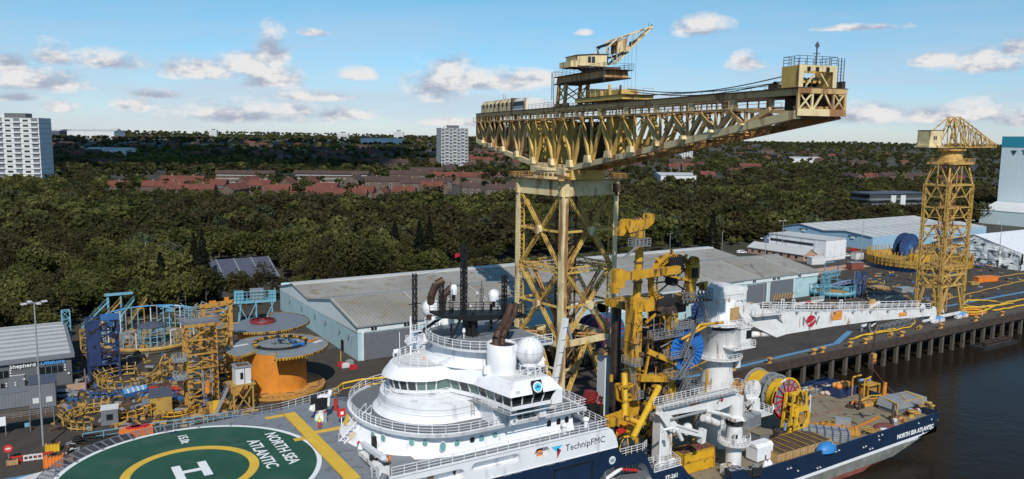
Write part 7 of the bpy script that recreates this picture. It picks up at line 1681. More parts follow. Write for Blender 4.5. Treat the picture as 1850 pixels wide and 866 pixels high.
for k in range(7):
    mb=MB();c=Vector((138.3+(k % 4)*1.25,96.7+(k//4)*.9,D+2.1+rnd.random()*.3));r_=rnd.uniform(.55,.75);mb.lathe([(r_*math.sin(R(i*18)),-r_*math.cos(R(i*18))) for i in range(11)],c,'orange_rust' if k % 3 else 'orange_plastic',16);mb.build('buoy',loc=c,label='orange-yellow round buoy heaped in the blue skip',cat='buoy',group='buoys in the blue skip')
p=at(1497,712,D);t=thing('sack_pile','pile of pinkish beige sacks just left of the loaded blue skip','sacks',p)
for k in range(6):mb=MB();c=p+Vector((rnd.uniform(-1.5,1.5),rnd.uniform(-.7,.7),.35+.2*(k % 2)));mb.lathe([(.1,-.35),(.6,-.25),(.75,0),(.55,.28),(.1,.36)],c,'sack',10,sy=.7);mb.build('sack',t)
p=at(1524,716,D);mb=MB()
for k in range(5):mb.box(p+Vector((rnd.uniform(-.6,.6),rnd.uniform(-.4,.4),.1+.1*k)),(2,.3,.15),'rusty_steel',rnd.random())
mb.build('scrap_timber',loc=p,label='small pile of dark offcuts in front of the loaded blue skip',cat='offcuts')
p=at(1563,713,D);t=thing('yellow_frame_unit','yellow open-framed machine with a tall goalpost at its left end','machine',p);mb=MB();x,y=143-4,93.6
x,y=p.x,p.y
mb.path([(x-3,y+1,D),(x-3,y+1,D+3.8),(x-1,y+.5,D+4.1)],.2,'yellow',6);mb.path([(x-2,y-1,D),(x-2,y-1,D+3.6),(x,y-1,D+4)],.2,'yellow',6);mb.bx(x-1.2,x+2.8,y-1.4,y+.8,D+2.1,D+2.3,'yellow')
for a,b in ((-1.1,-1.3),(2.7,-1.3),(2.7,.7),(-1.1,.7)):mb.beam((x+a,y+b,D),(x+a,y+b,D+2.1),.22,.22,'yellow')
mb.build('frame',t);mb=MB();mb.bx(x-.9,x+2.3,y-1,y+.5,D+.2,D+1.5,'orange_rust');mb.tube((x-2.2,y,D+3.3),(x+.6,y-.4,D+3.2),.3,'lilac_steel');mb.build('engine',t)
p=at(1601,727,D);t=thing('hose_coil','orange-yellow coiled hose stack with an upright orange pipe beside the far bulwark','hose',p);mb=MB()
for k in range(5):mb.path([p+Vector(((1.6-.1*k)*math.cos(i*PI/10),(1.6-.1*k)*math.sin(i*PI/10),.2+k*.28)) for i in range(21)],.16,'orange',6)
mb.build('coil',t);mb=MB();mb.tube(p+Vector((-.2,.5,.5)),p+Vector((0,.5,3.9)),.42,'orange',12,.36);mb.build('upright_pipe',t)
p=at(1578,733,D);t=thing('yellow_gantry','thin yellow frame over a low rusty mat left of the grey covered rack','frame',p);mb=MB();mb.path([p+Vector((-3.2,1,1.0)),p+Vector((-1.2,0,2.2)),p+Vector((1.2,-.4,2.0)),p+Vector((3,-.6,1.4))],.11,'yellow_clean',6);mb.beam(p+Vector((.2,-.4,0)),p+Vector((.2,-.4,2.1)),.2,.2,'yellow_clean');mb.build('frame',t);mb=MB();mb.box(p+Vector((.3,1,.35)),(5,2.6,.6),'orange_rust',R(-12));mb.build('mat',t)
p=at(1630,738,D);t=thing('covered_rack','large grey tarpaulin-covered rack with yellow edge bars at the stern','rack',p);mb=MB();mb.X=Matrix.Translation((p.x,p.y,D)) @ Matrix.Rotation(R(-4),4,'Z')
mb.slab([(-4.6,.8),(4.8,.8),(4.4,2.2),(-4,2.3)],(0,-1.9,0),(1,0,0),(0,0,1),-4.2,'galv');mb.bx(-4.4,4.6,-1.6,2,.1,.8,'shutter');mb.build('cover',t);mb=MB();mb.X=Matrix.Translation((p.x,p.y,D)) @ Matrix.Rotation(R(-4),4,'Z')
mb.path([(-4.3,-2.0,.1),(-4.3,-2.0,2.1),(-3.8,2,2.4)],.11,'yellow_clean',5);mb.path([(3.2,-2.0,.3),(3,-2.0,2.3),(3.2,2,2.4)],.11,'yellow_clean',5);mb.beam((-1.5,-2,2.32),(1.5,2,2.36),.16,.06,'yellow_clean');mb.beam((-2.5,-1.9,2.33),(3,-1.9,2.28),.12,.06,'yellow_clean');mb.build('yellow_bar',t)
for (px,py,lb) in ((1552,742,'rusty upright steel stanchion with a bracing plate, the one nearer the middle of the deck'),(1612,762,'rusty upright steel stanchion with a bracing plate, the one near the ship side')):
    p=at(px,py,D);t=thing('stanchion',lb,'stanchion',p);mb=MB();mb.bx(p.x-.18,p.x+.18,p.y-.18,p.y+.18,D,D+3.3,'rusty_steel');mb.build('post',t);mb=MB();mb.slab([(.2,0),(1.9,0),(.2,2.2)],(p.x,p.y+.05,D),(1,0,0),(0,0,1),.1,'soot');mb.build('bracing_plate',t)
p=at(1536,736,D);t=thing('red_gear_heap','small heap of dark and bright red gear beside the inner stanchion','gear',p);mb=MB();mb.box(p+Vector((.4,0,.4)),(2.4,1.2,.7),'dark_rust',.4);mb.build('crate',t);mb=MB();mb.path([p+Vector((-.6,-.6,.8)),p+Vector((.4,-.4,1.3)),p+Vector((1.4,-.2,.9))],.14,'orange_plastic',6);mb.build('red_sling',t)
p=at(1597,772,D);t=thing('red_mat','dark red round coiled mat with a white end near the ship side','coil',p);mb=MB();mb.lathe([(2.3,0),(2.3,.25),(1.2,.35),(0,.3)],p,'antifoul',22,sy=.6);mb.build('coil',t);mb=MB();mb.lathe([(.7,0),(.7,.4),(0,.4)],p+Vector((-1.6,-1,0)),'white_paint',14);mb.build('white_drum',t)
p=at(1572,783,D);t=thing('yellow_hose_pile','tangled yellow hose pile against the near bulwark','hose',p);mb=MB()
for k in range(9):c=p+Vector((rnd.uniform(-1.5,1.5),rnd.uniform(-.6,.6),.3+k*.07));mb.path([c+Vector((.9*math.cos(i*PI/6),.5*math.sin(i*PI/6),0)) for i in range(13)],.09,rnd.choice(['yard_yellow','orange_rust']),5)
mb.build('hose',t)
for k in range(16):
    px=1612+rnd.random()*72;py=766-(px-1612)*.31+rnd.uniform(-9,4);p=at(px,py,D);t=MB();s=rnd.uniform(.5,1.0);ty=k % 4
    mm2=['yard_yellow','orange_rust','galv','antifoul'][ty]
    if ty == 0:t.lathe([(s*.8,0),(s*.5,.4),(s*.5,.9),(s*.9,1.1),(s*.9,1.3),(0,1.3)],p,mm2,12);nm,lb='yellow_reel','small yellow reel among the gear in the stern corner'
    elif ty == 1:t.path([p+Vector((s*math.cos(i*PI/6),s*math.sin(i*PI/6),.2)) for i in range(13)],.2,mm2,5);t.path([p+Vector((s*.7*math.cos(i*PI/6),s*.7*math.sin(i*PI/6),.5)) for i in range(13)],.2,mm2,5);nm,lb='rope_coil','rusty orange rope coil among the gear in the stern corner'
    elif ty == 2:t.box(p+Vector((0,0,.4)),(1.4*s,s,.7),mm2,rnd.random()*3);t.box(p+Vector((0,0,.8)),(.9*s,s*.6,.3),'tower_white',rnd.random()*3);nm,lb='equipment_box','pale grey equipment box among the gear in the stern corner'
    else:t.box(p+Vector((0,0,.3)),(1.2*s,.9*s,.5),mm2,rnd.random()*3);t.tube(p+Vector((-.4,0,.6)),p+Vector((.5,.2,.8)),.25,mm2);nm,lb='red_fitting','dull red deck fitting among the gear in the stern corner'
    t.build(nm,loc=p,label=lb,cat='deck gear',group='gear in the stern corner')
for px,py,sx,m_,lb,nm in ((1316,847,1.4,'white_worn','open crate of pinkish scrap at the foot of the near crane column','scrap_crate'),(1327,858,1.7,'navy','dark blue cabinet with a bright pink sling, by the near bulwark','blue_cabinet'),(1350,850,1.0,'soot','left of two small black power packs near the bulwark','power_pack'),(1364,848,1.2,'soot','right of two small black power packs near the bulwark','power_pack')):
    p=at(px,py,D+.9);t=thing(nm,lb,'deck box',(p.x,p.y,D));mb=MB();mb.box((p.x,p.y,D+sx*.55),(sx*1.5,sx,sx*1.1),m_,R(-8));mb.build('body',t);mb=MB()
    for k in range(5):mb.box((p.x+rnd.uniform(-.6,.6)*sx,p.y+rnd.uniform(-.3,.3)*sx,D+sx*1.18),(.5*sx,.3*sx,.2),{'scrap_crate':'sack','blue_cabinet':'galv'}.get(nm,'galv'),rnd.random()*3)
    mb.build('top_clutter',t)
p=at(1387,838,D+.6);mb=MB()
for dx in (-.5,.4):mb.lathe([(.55,0),(.5,.6),(.15,1.2),(0,1.3)],(p.x+dx,p.y,D),'white_paint',8)
mb.build('white_sacks',loc=(p.x,p.y,D),label='two white pointed bulk sacks by the near bulwark',cat='sacks')
# people: one skinned body each, clothes as further skins a little thicker
def skin(J,E,mt,name,parent,T,sub=1):
    me=bpy.data.meshes.new('t');ks=list(J);me.from_pydata([J[k][:3] for k in ks],[(ks.index(a),ks.index(b)) for a,b in E],[])
    ob=bpy.data.objects.new('t',me);COL.objects.link(ob);md_=ob.modifiers.new('s','SKIN');sv=me.skin_vertices[0].data
    for i,k in enumerate(ks):sv[i].radius=(J[k][3],J[k][3]*(J[k][4] if len(J[k]) > 4 else 1));sv[i].use_root=i == 0
    ob.modifiers.new('b','SUBSURF').levels=sub
    dg=bpy.context.evaluated_depsgraph_get();r=bpy.data.meshes.new_from_object(ob.evaluated_get(dg));bpy.data.objects.remove(ob)
    r.transform(T);r.materials.clear();r.materials.append(M[mt]);o=bpy.data.objects.new(name,r);COL.objects.link(o);o.parent=parent;return o
def person(p,rz,label,top,legs,helmet):
    t=thing('person',label,'person',p);T=Matrix.Rotation(rz,4,'Z')
    J={'pel':(0,0,.95,.13,.8),'waist':(0,0,1.12,.125,.8),'chest':(0,0,1.36,.16,.7),'neck':(0,.01,1.5,.055),'head':(0,.03,1.64,.09,1.1),'crown':(0,.03,1.72,.075),'shl':(-.19,0,1.41,.06),'ell':(-.27,.04,1.15,.045),'hal':(-.25,.16,.95,.035),'fl':(-.245,.2,.87,.02),'shr':(.19,0,1.41,.06),'elr':(.28,.05,1.16,.045),'har':(.24,.2,.99,.035),'fr':(.235,.26,.93,.02),'hl':(-.1,0,.86,.09),'kl':(-.11,.05,.5,.06),'al':(-.11,-.02,.1,.045),'tl':(-.12,.14,.04,.04),'hr':(.1,0,.86,.09),'kr':(.12,-.02,.5,.06),'ar':(.13,-.1,.1,.045),'tr':(.14,.05,.04,.04)}
    E_=[s.split() for s in ('pel waist','waist chest','chest neck','neck head','head crown','chest shl','shl ell','ell hal','hal fl','chest shr','shr elr','elr har','har fr','pel hl','hl kl','kl al','al tl','pel hr','hr kr','kr ar','ar tr')]
    skin(J,E_,'skin','body',t,T)
    g_=lambda ks,k:{a:(*J[a][:3],J[a][3]+k,*J[a][4:]) for a in ks}
    skin(g_(['waist','pel','chest','shl','ell','hal','shr','elr','har'],.03),[e for e in E_ if e[0] in ('pel','waist','chest','shl','ell','shr','elr') and e[1] in ('waist','chest','shl','ell','hal','shr','elr','har')],top,'jacket',t,T)
    skin(g_(['pel','hl','kl','al','hr','kr','ar'],.025),[e for e in E_ if e[0] in ('pel','hl','kl','hr','kr') and e[1] not in ('waist',)],legs,'trousers',t,T)
    mb=MB();mb.X=Matrix.Translation(p) @ T;mb.lathe([(.145,1.7),(.135,1.73),(.12,1.79),(.08,1.84),(0,1.86)],(0,.02,0),helmet,14);mb.build('helmet',t)
    for s in (-1,1):mb=MB();mb.X=Matrix.Translation(p) @ T;x=-.115 if s < 0 else .135;y=.05 if s < 0 else -.03;mb.bx(x-.055,x+.055,y-.12,y+.14,0,.11,'black');mb.build('boot',t)
    return t
person(at(577,775,12.41),R(-20),'person in a yellow high visibility jacket and red trousers on the grey fore deck','hiviz','red','hiviz')
person(at(1597,517,.02),R(40),'worker in a bright yellow vest among tools in the far yard','hiviz','slate_blue','letter_white')
# fore deck equipment
z=12.41
p=at(580,758,z);t=thing('fast_rescue_davit','white and black deck machine on a round white pedestal near the yellow stripe','davit',p)
mb=MB();mb.lathe([(.85,0),(.8,.5),(.55,1.1),(.75,1.3),(.75,1.5)],p,'white_paint',20);mb.build('pedestal',t)
mb=MB();mb.box(p+Vector((-.2,0,2.4)),(1.9,1.3,1.6),'black',.3);mb.beam(p+Vector((-1.2,-.4,1.8)),p+Vector((-.2,-.4,3.4)),.45,.4,'white_paint');mb.beam(p+Vector((-.2,-.4,3.4)),p+Vector((1.0,-.3,3.2)),.4,.4,'white_paint');mb.beam(p+Vector((1.0,-.3,3.2)),p+Vector((.9,-.3,1.8)),.25,.3,'white_paint');mb.tube(p+Vector((-1.5,0,1.9)),p+Vector((-.9,-.3,1.6)),.4,'white_worn');mb.tube(p+Vector((1.3,.5,2.9)),p+Vector((1.6,.6,3.6)),.3,'white_paint');mb.build('arm',t)
b0_=Vector((31.4,84.6,z));b1_=Vector((33.6,80.6,z))
p=at(672,838,z);t=thing('folded_deck_crane','white folded hydraulic deck crane lying beside the foot of the white house','crane',p)
a=at(655,818,z+.6);b=at(690,850,z+.8)
mb=MB();mb.beam(a,b,.9,.5,'white_worn');mb.beam(a+Vector((.2,.9,.9)),b+Vector((.4,.4,1.2)),.55,.5,'white_paint');mb.beam(a+Vector((-.1,.4,.2)),a+Vector((.3,.9,1.1)),.5,.5,'white_paint');mb.beam(a.lerp(b,.1)+Vector((0,-.6,.2)),a.lerp(b,.8)+Vector((-.2,-.6,.3)),.3,.3,'white_paint');mb.build('boom',t)
mb=MB();mb.box(b+Vector((.1,0,-.2)),(1.2,1.0,1.4),'white_worn');mb.tube(b+Vector((-.2,-.7,-.7)),b+Vector((.1,-.7,-.2)),.45,'shutter');mb.box(b+Vector((.5,.1,.3)),(.6,.5,.8),'black');mb.build('base',t)
mb=MB();mb.box(a.lerp(b,.55)+Vector((0,-.2,.6)),(.8,.6,.6),'black');mb.box(a+Vector((1.8,.9,.6)),(.5,.5,1.4),'black');mb.tube(a.lerp(b,.3)+Vector((0,0,.7)),a.lerp(b,.7)+Vector((0,0,.9)),.12,'galv');mb.build('hydraulics',t)
def bottle(px,py,label,body,head,sz=1.):
    p=at(px,py,z);t=thing('fire_extinguisher',label,'extinguisher',p);mb=MB();mb.tube(p,p+Vector((0,0,1.3*sz)),.24*sz,body,12);mb.build('cylinder',t);mb=MB();mb.tube(p+Vector((0,0,1.3*sz)),p+Vector((0,0,1.6*sz)),.12*sz,head,8);mb.beam(p+Vector((0,0,1.5*sz)),p+Vector((-.3,-.1,1.5*sz)),.1,.1,head);mb.build('valve',t)
bottle(607,742,'red extinguisher standing against the white rail beside the deck machine','red','red',1.1);bottle(588,763,'grey gas bottle with a red valve just behind the person','galv','red');bottle(649,823,'grey gas bottle with a red valve left of the folded white deck crane','galv','red',1.1)
p=at(617,768,z);t=thing('fire_box','bright red fire point box with a white mark on a post','fire box',p);mb=MB();mb.beam(p,p+Vector((0,0,1.2)),.1,.1,'white_paint');mb.build('post',t);mb=MB();mb.box(p+Vector((0,0,1.7)),(1.0,.5,.95),'red');mb.slab([(-.2,-.2),(.2,-.2),(.2,.2),(-.2,.2)],p+Vector((0,-.27,1.7)),(1,0,0),(0,0,1),.03,'letter_white');mb.build('box',t)
p=at(637,796,z);mb=MB();mb.lathe([(.55,0),(.65,.35),(.55,.8),(.3,1.05),(0,1.1)],p,'sack',12,sy=.7);mb.build('bulk_bag',loc=p,label='lumpy beige bulk bag at the foot of the white stair',cat='bag')
p=at(702,835,z+.4);mb=MB();mb.lathe([(.25,0),(.42,0),(.42,.12),(.25,.12),(.25,0)],p+Vector((0,0,.4)),'orange_plastic',16,ax='X');mb.build('lifebuoy',loc=p,label='small orange lifebuoy on the rail by the folded white deck crane',cat='lifebuoy')
# ------------------------------------------------------------------ yard
def V3(p,z=0):return Vector((p[0],p[1],z))
# floodlight masts
def lampmast(x,y,h,label,heads=3):
    t=thing('floodlight_mast',label,'lamp post',(x,y,0));mb=MB();mb.tube((x,y,0),(x,y,h),.17,'galv',8,.1);mb.bx(x-.3,x+.3,y-.3,y+.3,0,.5,'concrete');mb.build('pole',t)
    for k in range(heads):
        a=k*2*PI/heads+.4;d=Vector((math.cos(a),math.sin(a)*.8,0));mb=MB();mb.beam((x,y,h),Vector((x,y,h+.1))+d*1.3,.08,.08,'galv');mb.box(Vector((x,y,h+.05))+d*1.5,(.75,.5,.22),'tower_white',a);mb.build('lamp_head',t)
lampmast(1.5,142.4,23.6,'tallest grey floodlight mast, standing among the cabins at the left edge',4)
for (px,py),(qx,qy),lb in (((1378,547),(1384,431),'floodlight mast in front of the long warehouse roller doors'),((1412,462),(1416,399),'floodlight mast in front of the white office'),((1555,474),(1560,401),'floodlight mast in front of the corner of the blue shed'),
                              ((1743,514),(1752,398),'floodlight mast just right of the slim tower crane'),((1803,486),(1810,403),'floodlight mast in front of the wrapped white shed'),((1774,417),(1777,384),'small far floodlight mast left of the tall factory tower')):
    g_=at(px,py,0);d_=g_.xy.length;tp=atY(qx,qy,g_.y);lampmast(g_.x,g_.y,min(26,max(9,tp.z)),lb,3)
for (px,py,h) in ((257,500,10),(253,520,9),(686,478,11),(492,475,9),(1308,445,10),(1213,440,10),(826,462,10)):
    d={257:262,253:240,686:300,492:300,1308:330,1213:320,826:320}[px];x,y,z=pt(px,d);mb=MB();mb.tube((x,y,z),(x,y,z+h+2),.11,'galv',6);mb.beam((x,y,z+h+2),(x+.9,y-.3,z+h+2.1),.16,.1,'galv');mb.build('street_lamp',loc=(x,y,z),label='thin grey street lamp poking out of the front of the wood',cat='street lamp',group='street lamps along the road by the wood')
# the two giant drums
def giant(cx,cy,r,h,rd,zt,label,top,notch):
    t=thing('storage_drum',label,'drum',(cx,cy,0))
    mb=MB();mb.lathe([(r,.9),(r*.985,h*.5),(r*.96,zt)],(cx,cy,0),'orange',64)
    for k in range(28):a=k*2*PI/28;mb.beam((cx+r*1.0*math.cos(a),cy+r*math.sin(a),.9),(cx+r*.965*math.cos(a),cy+r*.965*math.sin(a),zt),.05,.04,'orange')
    mb.build('barrel',t)
    mb=MB();mb.lathe([(0,.9),(rd*.94,.9),(rd*.94,.45),(rd*.9,0)],(cx,cy,0),'orange_rust',64,smooth=False)
    for k in range(48):a=k*2*PI/48;mb.box((cx+rd*.85*math.cos(a),cy+rd*.85*math.sin(a),.93),(.9,.12,.06),'rusty_steel',a)
    mb.build('base_disc',t)
    a0,a1=R(notch[0]),R(notch[1])
    mb=MB();mb.lathe([(1.2,zt+.05),(rd,zt+.05),(rd,zt+.4),(1.2,zt+.4),(1.2,zt+.05)],(cx,cy,0),top,60,a0,a1,smooth=False);mb.lathe([(0,zt),(r*.97,zt),(r*.97,zt+.38),(0,zt+.38)],(cx,cy,0),top,60,smooth=False);mb.build('top_disc',t)
    mb=MB();mb.lathe([(rd+.02,zt),(rd+.12,zt),(rd+.12,zt+.5),(rd+.02,zt+.5)],(cx,cy,0),'orange_rust' if notch[0] > 200 else 'yellow',60,a0,a1,smooth=False)
    for a in (a0,a1):mb.beam((cx+r*.9*math.cos(a),cy+r*.9*math.sin(a),zt+.35),(cx+rd*math.cos(a),cy+rd*math.sin(a),zt+.35),.35,.4,'yard_yellow')
    n=90
    for k in range(n):a=a0+(a1-a0)*k/n;mb.box((cx+(rd+.14)*math.cos(a),cy+(rd+.14)*math.sin(a),zt+.2),(.1,.25,.3),'soot',a)
    mb.build('disc_rim',t);return t
zt1=8.3;t=giant(42.1,154.3,5.6,8,9.7,zt1,'giant orange drum with a notched grey top disc, the nearer of the two','grey_reel',(-108,208))
mb=MB();mb.lathe([(4.9,0),(5.1,.25),(4.9,.5)],(43.1,155.5,zt1+.4),'soot',40);mb.lathe([(5.2,0),(5.45,.15)],(43.1,155.5,zt1+.42),'cyan_steel',40,R(180),R(330))
for k in range(22):a=R(-10+k*10);mb.box((43.1+5*math.cos(a),155.5+5*math.sin(a),zt1+.8),(.7,.5,.35),'yellow' if k % 3 else 'soot',a)
mb.build('hose_ring',t)
mb=MB()
for k in range(26):mb.box((43.5+rnd.uniform(-2,2.4),155.5+rnd.uniform(-1.8,1.8),zt1+.7+rnd.random()*.6),(rnd.uniform(.3,1.8),.25,.25),rnd.choice(['grey_steel','galv','soot','blue_dull']),rnd.random()*3)
mb.box((49.3,155,zt1+.55),(2.6,1.2,.25),'orange',.6);mb.box((49.3,155,zt1+.7),(1.9,.6,.1),'grey_reel',.6);mb.box((50,153.4,zt1+.46),(2.2,.8,.08),'tower_white',.6);mb.box((36,158,zt1+.45),(3,.8,.05),'tower_white',.2);mb.box((45.6,151.6,zt1+.8),(2.4,.5,.5),'blue',.3);mb.build('top_gear',t)
t=giant(44.2,173.0,5.4,8,9.8,9.0,'giant orange drum with a dark weathered top disc, the farther of the two','shutter',(-200,62))
mb=MB();mb.lathe([(2.6,9.4),(2.8,9.9),(2.4,10.0)],(44.2,173,0),'antifoul2',28)
for k in range(18):a=k*PI/9;mb.beam((44.2+1.2*math.cos(a),173+1.2*math.sin(a),9.6),(44.2+2.6*math.cos(a),173+2.6*math.sin(a),9.6),.2,.3,'antifoul2')
mb.build('hub_ring',t)
# lattice towers
def ltower(name,label,x0,x1,y0,y1,h,m_,bay,base=None,w=.35,extra=None):
    t=thing(name,label,'lattice tower',((x0+x1)/2,(y0+y1)/2,0))
    for x,y in ((x0,y0),(x1,y0),(x1,y1),(x0,y1)):mb=MB();mb.beam((x,y,0),(x,y,h),w,w,m_);mb.build('leg',t)
    P=[(x0,y0),(x1,y0),(x1,y1),(x0,y1),(x0,y0)]
    for (a,b),(c,d) in zip(P,P[1:]):
        mb=MB();n=int(h/bay)
        for k in range(n):
            z=k*h/n;z2=(k+1)*h/n;mb.beam((a,b,z2),(c,d,z2),w*.7,w*.7,m_)
            if k % 2:mb.beam((a,b,z),(c,d,z2),w*.55,w*.55,m_)
            else:mb.beam((c,d,z),(a,b,z2),w*.55,w*.55,m_)
        mb.build('lattice_side',t)
    return t
t=ltower('orange_tower','tall rusty orange lattice tower with a hanging white cage, nearest of the orange towers',24.6,29.6,149,153,15.6,'tower_orange',2.6)
mb=MB()
for k in range(16):mb.box((24.9,148.8,.7+k*.95),(.8,.35,.3),'yard_yellow');mb.box((29.3,148.8,.7+k*.95),(.5,.3,.25),'dark_rust')
mb.beam((24.1,148.7,15.8),(30,148.7,15.8),.5,.5,'tower_orange');mb.bx(24,30.2,148.6,153.3,16,16.15,'grey_steel');mb.rail([(24,148.6,16.1),(30.2,148.6,16.1),(30.2,153.3,16.1),(24,153.3,16.1)],'grey_steel',closed=True,sp=1,t=.08);mb.build('rack',t)
mb=MB()
for z in (6.2,9.5):mb.bx(22.3,24.4,148.4,151,z,z+.12,'galv');mb.rail([(22.3,148.4,z),(24.4,148.4,z),(24.4,151,z),(22.3,151,z)],'galv',closed=True,sp=.8,t=.08)
mb.ladder((27.2,148.3,0),6.2,'galv');mb.lace((27.6,148,2.8),(27.6,148,7.6),1.5,1.2,'galv',1.1,.1,.07);mb.tube((27.6,148,3.4),(27.6,148,5.2),.6,'orange',10);mb.build('hanging_cage',t)
mb=MB();mb.bx(27.4,30.4,146,148.4,0,1.5,'yard_yellow');mb.bx(28,29,145.4,146,0,2.3,'yellow_clean')
for k in range(6):mb.box((25+k*1.1,146.8,.5),(.5,.9,.9),'yard_yellow',k)
mb.build('foot_frame',t)
t=ltower('orange_tower','second orange lattice tower with an open goalpost top, just behind the nearest one',29.2,34.2,158,162,15.2,'tower_orange',3.2,w=.45)
mb=MB();mb.beam((29.2,158,15.2),(29.2,158,17),.8,.7,'tower_orange');mb.beam((28.6,158,17.2),(35,158,17.6),.8,.8,'tower_orange');mb.beam((34.2,158,12),(34.2,158,17.4),.8,.7,'tower_orange');mb.box((33.6,158,18.2),(.8,.6,.8),'orange');mb.box((31,158,17.9),(1.2,.5,.5),'orange');mb.build('goalpost_top',t)
t=ltower('blue_tower','dark blue lattice tower cluttered with machinery beside the brick office',10.8,16.2,178,182,12.2,'navy_steel',3,w=.4)
mb=MB();mb.bx(10.6,12.9,177.6,180,3,12,'navy_steel')
for k in range(44):mb.box((10.8+rnd.random()*5.4,177.6+rnd.random()*1.5,.8+rnd.random()*11.6),(rnd.uniform(.3,1.4),.4,rnd.uniform(.2,.9)),rnd.choice(['navy_steel','navy_steel','soot','blue_dull','navy_steel','yard_yellow','galv'] if k % 4 == 0 else ['navy_steel','soot']),rnd.random()*.4)
mb.bx(13.2,16.6,177.5,180,12.2,13.1,'blue_dull');mb.build('machinery',t)
for x,y,h,m_,lb in ((7.4,205,9.5,'cyan_steel','small cyan lattice mast behind the brick office roof corner'),(10.4,196,6.5,'yard_yellow','short yellow and blue mast behind the brick office corner')):ltower('small_mast',lb,x,x+1.6,y,y+1.6,h,m_,1.6,w=.22)
# ring carousel
t=thing('ring_carousel','broad open ring of white and cyan posts left of the orange towers','carousel',(25.5,205,0));cx,cy=25.5,203
mb=MB();mb.lathe([(0,1.6),(10.6,1.6),(10.6,1.1),(10.2,.2)],(cx,cy,0),'deck_work',48,smooth=False)
for k in range(60):a=rnd.random()*6.28;q=3+rnd.random()*6.5;mb.box((cx+q*math.cos(a),cy+q*math.sin(a),1.9),(rnd.uniform(.5,3),.25,rnd.uniform(.2,.9)),rnd.choice(['wood','yard_yellow','rusty_steel','galv']),rnd.random()*3)
mb.build('floor',t)
mb=MB();mb.lathe([(10.7,1.0),(10.8,1.7),(10.5,1.7)],(cx,cy,0),'yard_yellow',48)
for k in range(44):
    a=k*2*PI/44;p=(cx+10.3*math.cos(a),cy+10.3*math.sin(a));m_=['tower_white','cyan_steel','yard_yellow','galv','cyan_steel'][k*7 % 5];hh=5.2+1.6*(math.sin(a) > .2)+.5*(k%4==1);mb.beam((*p,1.2),(*p,hh),.24 if m_ == 'tower_white' else .16,.2,m_)
    if k % 2:q=(cx+10.3*math.cos(a+.14),cy+10.3*math.sin(a+.14));mb.beam((*p,hh),(*q,hh),.25,.25,m_);mb.beam((*p,4),(*q,4),.14,.14,'galv')
mb.lathe([(10.3,7.2),(10.5,7.35)],(cx,cy,0),'letter_blue',40,R(20),R(170));mb.build('post_ring',t)
mb=MB()
for k in range(14):
    a=k*2*PI/14;p=(cx-.5+2.9*math.cos(a),cy-6+2.9*math.sin(a));mb.beam((*p,1.5),(*p,5.8),.14,.14,'cyan_steel')
for z in (2.4,3.6,4.8,5.8):mb.path([(cx-.5+2.9*math.cos(i*PI/10),cy-6+2.9*math.sin(i*PI/10),z) for i in range(21)],.1,'cyan_steel',5)
mb.lathe([(3.1,5.9),(1.2,6.6),(0,6.7)],(cx-.5,cy-6,0),'slate_blue',20);mb.build('inner_cage',t)
mb=MB();mb.bx(18,18.5,221,221.5,0,9.2,'cyan_steel');mb.bx(21,21.4,221,221.5,0,9.2,'cyan_steel');mb.bx(17.5,24,220.6,221.8,9.2,9.7,'cyan_steel')
for k in range(4):mb.stair((12+k*3.5,219,2),(18+k*3,219,8),.8,'yard_yellow' if k % 2 else 'cyan_steel')
mb.build('gantry',t)
t=thing('pipe_machine','tangle of pale blue and grey framed reels behind the ring carousel','machinery',(41,210,0))
for gx,gy,m_ in ((34,214,'cyan_steel'),(39,212,'galv'),(38,190,'yard_yellow')):
    mb=MB()
    for k in range(30):a=(gx+rnd.uniform(-4,4),gy+rnd.uniform(-3,3),rnd.uniform(0,7));mb.beam(a,(a[0]+rnd.uniform(-3,3),a[1]+rnd.uniform(-1,1),max(.2,a[2]+rnd.uniform(-2,2))),.2,.2,m_)
    for z in (2.5,5.5):mb.path([(gx+3.4*math.cos(i*PI/8),gy+2.6*math.sin(i*PI/8),z) for i in range(17)],.14,m_,5)
    mb.build('frame',t)
# cyan straightener machine on legs
t=thing('cyan_machine','bright cyan machine on a braced frame beside the far end of the warehouse gable','machinery',(52,210,0));T=Matrix.Translation((52.5,212,0)) @ Matrix.Rotation(R(-10),4,'Z')
mb=MB();mb.X=T
for x in (-4.5,0,4.5):
    for y in (-1.5,1.5):mb.beam((x,y,0),(x*.85,y,6),.3,.3,'cyan_steel')
    mb.beam((x,-1.5,6),(x-3 if x >-1 else x+3,-1.5,0),.22,.22,'cyan_steel')
mb.bx(-5,5,-1.8,1.8,6,6.5,'cyan_steel');mb.path([(-5,-1.6,6.4),(-7,-1.6,5.6),(-8,-1.6,4),(-9,-1.6,3.6)],.35,'cyan_steel',8);mb.build('frame',t)
mb=MB();mb.X=T;mb.bx(-1.4,2,-1.3,1.3,6.5,9.4,'grey_reel');mb.bx(-5.4,-3,-1.2,1.2,6.4,9.0,'cyan_steel');mb.rail([(-5,-1.8,6.5),(5,-1.8,6.5),(5,1.8,6.5)],'cyan_steel',sp=.9,h=2.6,t=.13);mb.bx(3.4,5,-1.4,1.4,6.5,8.6,'cyan_steel');mb.build('head',t)
